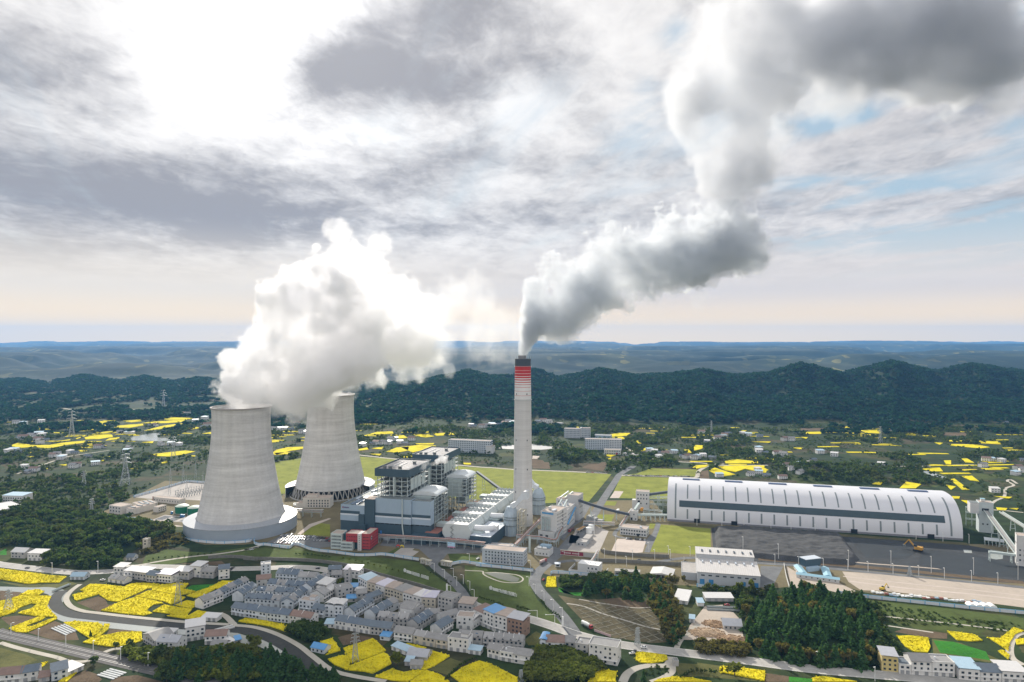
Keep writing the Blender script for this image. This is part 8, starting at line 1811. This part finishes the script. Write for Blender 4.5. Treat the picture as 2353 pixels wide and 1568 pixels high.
def volume_object(name, blobs, voxel, mat, dens, soft, amp, size, seed, pad=1.35, label=None, cat=None, octs=6, zmax=None, warp=.5, off=.06, grow=1.0, mod=.35):
    """blobs: (px, py, radius in survey px, distance Y, weight, softness factor)"""
    rng = np.random.default_rng(seed)
    bs = []
    for px, py, r, Y, w, sf in blobs:
        bs.append(((px-CX)/FOC*Y, Y, CAMH-(py-CY)/FOC*Y, r/FOC*Y, w, sf))
    bs = np.array(bs); lo = (bs[:, :3]-bs[:, 3:4]*pad).min(0); hi = (bs[:, :3]+bs[:, 3:4]*pad).max(0)
    if zmax: hi[2] = min(hi[2], zmax)
    n = np.maximum(np.ceil((hi-lo)/voxel).astype(int)+1, 4); hi = lo+(n-1)*voxel; bs[:, 3] *= grow
    ax = [lo[i]+np.arange(n[i])*voxel for i in range(3)]
    ext = (n-1)*voxel
    f = np.full(n, -9., np.float32); wt = np.zeros(n, np.float32); wsum = np.full(n, 1e-6, np.float32); sfw = np.zeros(n, np.float32)
    std = lambda q: (q-q.mean())/q.std()
    W1 = [std(fbm3(n, ext, size*1.5, 2, rng))*size*.22*warp*2 for _ in range(3)]; W2 = [std(fbm3(n, ext, size*.42, 2, rng))*size*.075*warp*2+std(fbm3(n, ext, size*.17, 2, rng))*size*.036 for _ in range(3)]
    for cx, cy, cz, r, w, sf in bs:
        sl = []
        for i, c in enumerate((cx, cy, cz)):
            a = max(0, int((c-r*2-lo[i])/voxel)); b = min(n[i], int((c+r*2-lo[i])/voxel)+2); sl.append(slice(a, b))
        X, Yy, Z = np.meshgrid(ax[0][sl[0]]-cx, ax[1][sl[1]]-cy, ax[2][sl[2]]-cz, indexing='ij')
        sl = tuple(sl); k_ = min(1.0, (r/size)**1.3)
        X = X+(W1[0][sl]+W2[0][sl])*k_; Yy = Yy+(W1[1][sl]+W2[1][sl])*k_; Z = Z+(W1[2][sl]+W2[2][sl])*k_
        d = 1-np.sqrt(X*X+Yy*Yy+Z*Z)/r
        f[sl] = np.maximum(f[sl], d); k = np.exp(6*d).astype(np.float32)
        wt[sl] += k*w; sfw[sl] += k*sf; wsum[sl] += k
    wt /= wsum; sfw = np.maximum(sfw/wsum, .3)
    nz = fbm3(n, ext, size, octs, rng, True, .56); nz2 = fbm3(n, ext, size*1.6, 3, rng)
    g = f - amp*.125*std(nz) + .11*std(nz2) + off
    d = np.clip(g/(soft*sfw), 0, 1); d = d*d*(3-2*d)*wt*dens
    d *= np.clip(.75+mod*std(nz2), .08, 1.6)
    for i in range(3):
        e = np.minimum(np.arange(n[i]), n[i]-1-np.arange(n[i])); sh = [1, 1, 1]; sh[i] = -1
        d *= np.clip(e/6., 0, 1).reshape(sh)
    flat = np.ascontiguousarray(d.transpose(2, 1, 0)).ravel().astype(np.float32)
    me = bpy.data.meshes.new(name); me.vertices.add(len(flat))
    at = me.attributes.new('dens', 'FLOAT', 'POINT'); at.data.foreach_set('value', flat)
    me.materials.append(mat)
    o = link(name, me)
    ng = bpy.data.node_groups.new(name+'_grid', 'GeometryNodeTree')
    ng.interface.new_socket('Geometry', in_out='INPUT', socket_type='NodeSocketGeometry')
    ng.interface.new_socket('Geometry', in_out='OUTPUT', socket_type='NodeSocketGeometry')
    gi = ng.nodes.new('NodeGroupInput'); go = ng.nodes.new('NodeGroupOutput'); L = ng.links.new
    vc = ng.nodes.new('GeometryNodeVolumeCube'); p = ng.nodes.new('GeometryNodeInputPosition')
    sub = ng.nodes.new('ShaderNodeVectorMath'); sub.operation = 'SUBTRACT'; L(p.outputs[0], sub.inputs[0]); sub.inputs[1].default_value = tuple(lo)
    div = ng.nodes.new('ShaderNodeVectorMath'); div.operation = 'DIVIDE'; L(sub.outputs[0], div.inputs[0]); div.inputs[1].default_value = tuple((hi-lo)/(n-1))
    add = ng.nodes.new('ShaderNodeVectorMath'); add.operation = 'ADD'; L(div.outputs[0], add.inputs[0]); add.inputs[1].default_value = (.5, .5, .5)
    fl = ng.nodes.new('ShaderNodeVectorMath'); fl.operation = 'FLOOR'; L(add.outputs[0], fl.inputs[0])
    dt = ng.nodes.new('ShaderNodeVectorMath'); dt.operation = 'DOT_PRODUCT'; L(fl.outputs[0], dt.inputs[0]); dt.inputs[1].default_value = (1, float(n[0]), float(n[0]*n[1]))
    at = ng.nodes.new('GeometryNodeInputNamedAttribute'); at.data_type = 'FLOAT'; at.inputs[0].default_value = 'dens'
    si = ng.nodes.new('GeometryNodeSampleIndex'); si.data_type = 'FLOAT'; si.domain = 'POINT'; si.clamp = True
    L(gi.outputs[0], si.inputs['Geometry']); L(at.outputs[0], si.inputs['Value']); L(dt.outputs['Value'], si.inputs['Index'])
    L(si.outputs[0], vc.inputs['Density']); vc.inputs['Background'].default_value = 0
    vc.inputs['Min'].default_value = tuple(lo); vc.inputs['Max'].default_value = tuple(hi)
    for i, k in enumerate('XYZ'): vc.inputs['Resolution '+k].default_value = int(n[i])
    sm = ng.nodes.new('GeometryNodeSetMaterial'); sm.inputs['Material'].default_value = mat
    L(vc.outputs[0], sm.inputs[0]); L(sm.outputs[0], go.inputs[0])
    md = o.modifiers.new('grid', 'NODES'); md.node_group = ng
    print(name, n, len(flat), float(d.max()), float((d > .001).mean()))
    return tag(o, label, cat, None, 'stuff')
def vmat(name, col, aniso, absorb=(0,0,0)):
    m = bpy.data.materials.new(name); m.use_nodes = True; t = m.node_tree; t.nodes.clear()
    o = t.nodes.new('ShaderNodeOutputMaterial'); v = t.nodes.new('ShaderNodeVolumePrincipled')
    v.inputs['Color'].default_value = (*col, 1); v.inputs['Density'].default_value = 1.0; v.inputs['Anisotropy'].default_value = aniso
    v.inputs['Absorption Color'].default_value = (*absorb, 1)
    t.links.new(v.outputs[0], o.inputs['Volume']); return m
STEAM = [(556,926,52,827,1,1),(532,905,30,827,1.2,1),(534,872,32,827,1,1),(528,838,26,827,1,1),(568,885,60,827,1.1,1),(550,836,42,827,1,1),(580,805,42,827,1,1),(600,770,40,828,.9,1),(600,850,62,827,1,1),(640,900,52,840,1,1),(660,930,26,850,1,1),(690,890,60,860,1,1),(625,800,50,830,1,1),(665,785,70,835,1,1),(705,830,80,850,1,1),
 (640,735,42,830,.8,1.2),(690,705,66,835,1,1),(725,765,82,850,1,1),(705,645,56,840,1,1),(735,615,48,840,.9,1.2),(775,665,64,850,1,1.1),(775,585,40,850,.7,1.5),(790,535,36,850,.55,2),(765,520,22,850,.4,2),(815,590,52,855,.5,2),(860,560,40,860,.35,2.2),(840,640,56,860,.6,1.8),
 (835,720,74,870,.8,1.5),(780,720,74,860,1,1.1),(775,805,84,880,1,1),(755,868,52,940,1,1),(785,885,32,1010,1,1),(735,888,38,960,1,1),(765,892,26,1014,1,1),(850,850,46,1005,1,1),(835,800,76,960,1,1),(905,835,52,1000,1,1),(905,770,66,960,.9,1.3),(950,845,34,1005,1,1),(965,795,50,985,.8,1.4),
 (905,690,54,930,.35,1.8),(975,720,60,960,.20,2.2),(1030,745,62,975,.14,2.4),(1085,770,58,985,.10,2.4),(960,770,50,970,.4,1.8),(1010,800,46,985,.25,2),(1000,835,24,1005,.55,1.5),(1035,850,16,1010,.45,1.6),(1020,805,34,990,.14,2.4),(1110,715,56,980,.07,2.4),(1165,745,52,985,.06,2.4),(1150,800,44,990,.06,2.4),(1050,690,60,975,.08,2.4),(690,930,20,880,.8,1.2)]
SMOKE = [(1200,814,8,842,3,1),(1203,803,10,842,3,1),(1209,789,14,842,2.4,1),(1220,772,19,842,2,1),(1236,750,27,843,1.6,1),(1256,725,36,844,1.3,1),(1228,704,24,842,1.3,1),(1252,692,40,844,1.3,1),(1238,662,27,842,1.2,1),(1288,752,28,846,1.2,1),(1268,772,14,846,1,1),(1302,695,50,848,1.2,1),(1288,640,36,846,1.1,1),(1332,668,50,850,1.2,1),(1365,645,54,852,1.1,1),
 (1402,668,42,854,1.1,1),(1375,602,42,852,1,1),(1400,572,34,854,.9,1.1),(1412,525,26,854,.7,1.3),(1388,512,16,854,.5,1.5),(1432,612,56,856,1,1),(1472,636,44,858,1,1.1),(1502,590,60,860,1,1.1),(1542,624,38,862,.9,1.2),(1562,572,62,864,1.1,1.1),(1602,602,50,866,1,1.1),(1622,560,62,866,1.1,1.1),(1652,602,42,868,.9,1.2),(1682,562,56,870,1,1.1),(1715,582,38,872,.85,1.2),(1738,580,24,872,.6,1.4),(1690,530,46,870,.9,1.2),(1640,640,20,868,.22,2),(1600,690,20,868,.14,2.2),(1560,660,24,866,.25,2),(1655,515,44,868,.55,1.7)]
UPPER = [(1695,510,50,870,1.1,1.4),(1706,465,52,872,.95,1.5),(1700,410,60,874,.8,1.6),(1692,350,74,876,.7,1.8),(1685,285,88,878,.5,2),(1640,230,80,876,.5,1.8),(1710,205,90,880,.6,1.8),(1645,150,70,876,.45,1.8),(1725,130,84,882,.6,1.8),(1705,55,90,884,.6,1.8),(1640,50,60,880,.35,2.2),(1800,205,66,890,.5,2),(1825,120,84,895,.6,2),(1805,35,84,895,.6,2),
 (1890,80,92,900,.65,2),(1905,175,66,905,.5,2),(1965,120,92,910,.7,2),(2045,100,104,920,.8,2),(2130,80,112,930,.95,2),(2205,60,104,940,1,2),(2255,140,86,945,.9,2),(2185,180,76,940,.7,2),(2105,190,66,930,.55,2),(2300,90,60,950,.55,2.2),(2000,10,104,915,.6,2),(1900,-10,104,905,.6,2),(1925,255,34,905,.35,1.8),(1938,290,22,906,.28,1.8),(1855,245,42,895,.3,2.2),(2100,-20,120,930,.8,2),(2220,-20,100,940,.9,2),(1740,-30,100,890,.6,2),(2310,200,50,950,.35,2.4)]
ms = vmat('steam_volume', (.984,.984,.988), .3)
mk = vmat('smoke_volume', (.78,.805,.835), .3)
mu = vmat('drifting_smoke_volume', (.77,.785,.815), .35)
volume_object('steam_cloud', STEAM, 1.7, ms, .105, .17, 1.7, 36, 3, off=.08, warp=.32, grow=1.04, mod=.40, label='bright white steam billowing from both cooling towers', cat='steam')
volume_object('smoke_plume', SMOKE, 1.4, mk, .085, .17, 2.0, 27, 5, warp=.34, off=.16, grow=1.16, mod=.25, label='dense grey smoke leaning away from the chimney top', cat='smoke')
volume_object('drifting_smoke', UPPER, 2.8, mu, .056, .22, 2.0, 62, 9, zmax=722, warp=.42, off=.16, grow=1.05, mod=.35, label='thin grey smoke column rising and spreading high above the chimney', cat='smoke')
WISP = [(931,1078,1.6,800,1,1),(937,1075,3.2,800,1,1),(945,1072,4.2,803,1,1),(953,1071,5,806,1,1),(962,1067,6.5,810,1,1),(972,1069,7,815,1,1),(980,1063,7,820,1,1),(968,1077,5,812,.8,1),(992,1066,6,826,.8,1),(1003,1061,7,832,.9,1),(1013,1057,7,838,.9,1.2),(1022,1059,6.5,842,.8,1.2),(1026,1051,5,846,.6,1.4),(1010,1047,3.5,838,.5,1.4)]
volume_object('roof_steam', WISP, .7, ms, .22, .2, 1.0, 9, 6, label='small white steam wisp drifting off the nearer boiler roof', cat='steam')
# ------------------------------------------------------------------ haze
hb = MB().box(-24500, 24500, -1200, 24500, -60, 745).build('haze', [])
hm = bpy.data.materials.new('haze_air'); hm.use_nodes = True; t = hm.node_tree; t.nodes.clear()
o_ = t.nodes.new('ShaderNodeOutputMaterial'); v_ = t.nodes.new('ShaderNodeVolumePrincipled')
v_.inputs['Color'].default_value = (.22, .52, 1, 1); v_.inputs['Density'].default_value = 4.0e-5; v_.inputs['Anisotropy'].default_value = .15
t.links.new(v_.outputs[0], o_.inputs['Volume']); hm.cycles.homogeneous_volume = True if hasattr(hm.cycles, 'homogeneous_volume') else False
hb.data.materials.append(hm); tag(hb, 'pale blue haze over the far country', 'haze', None, 'stuff')
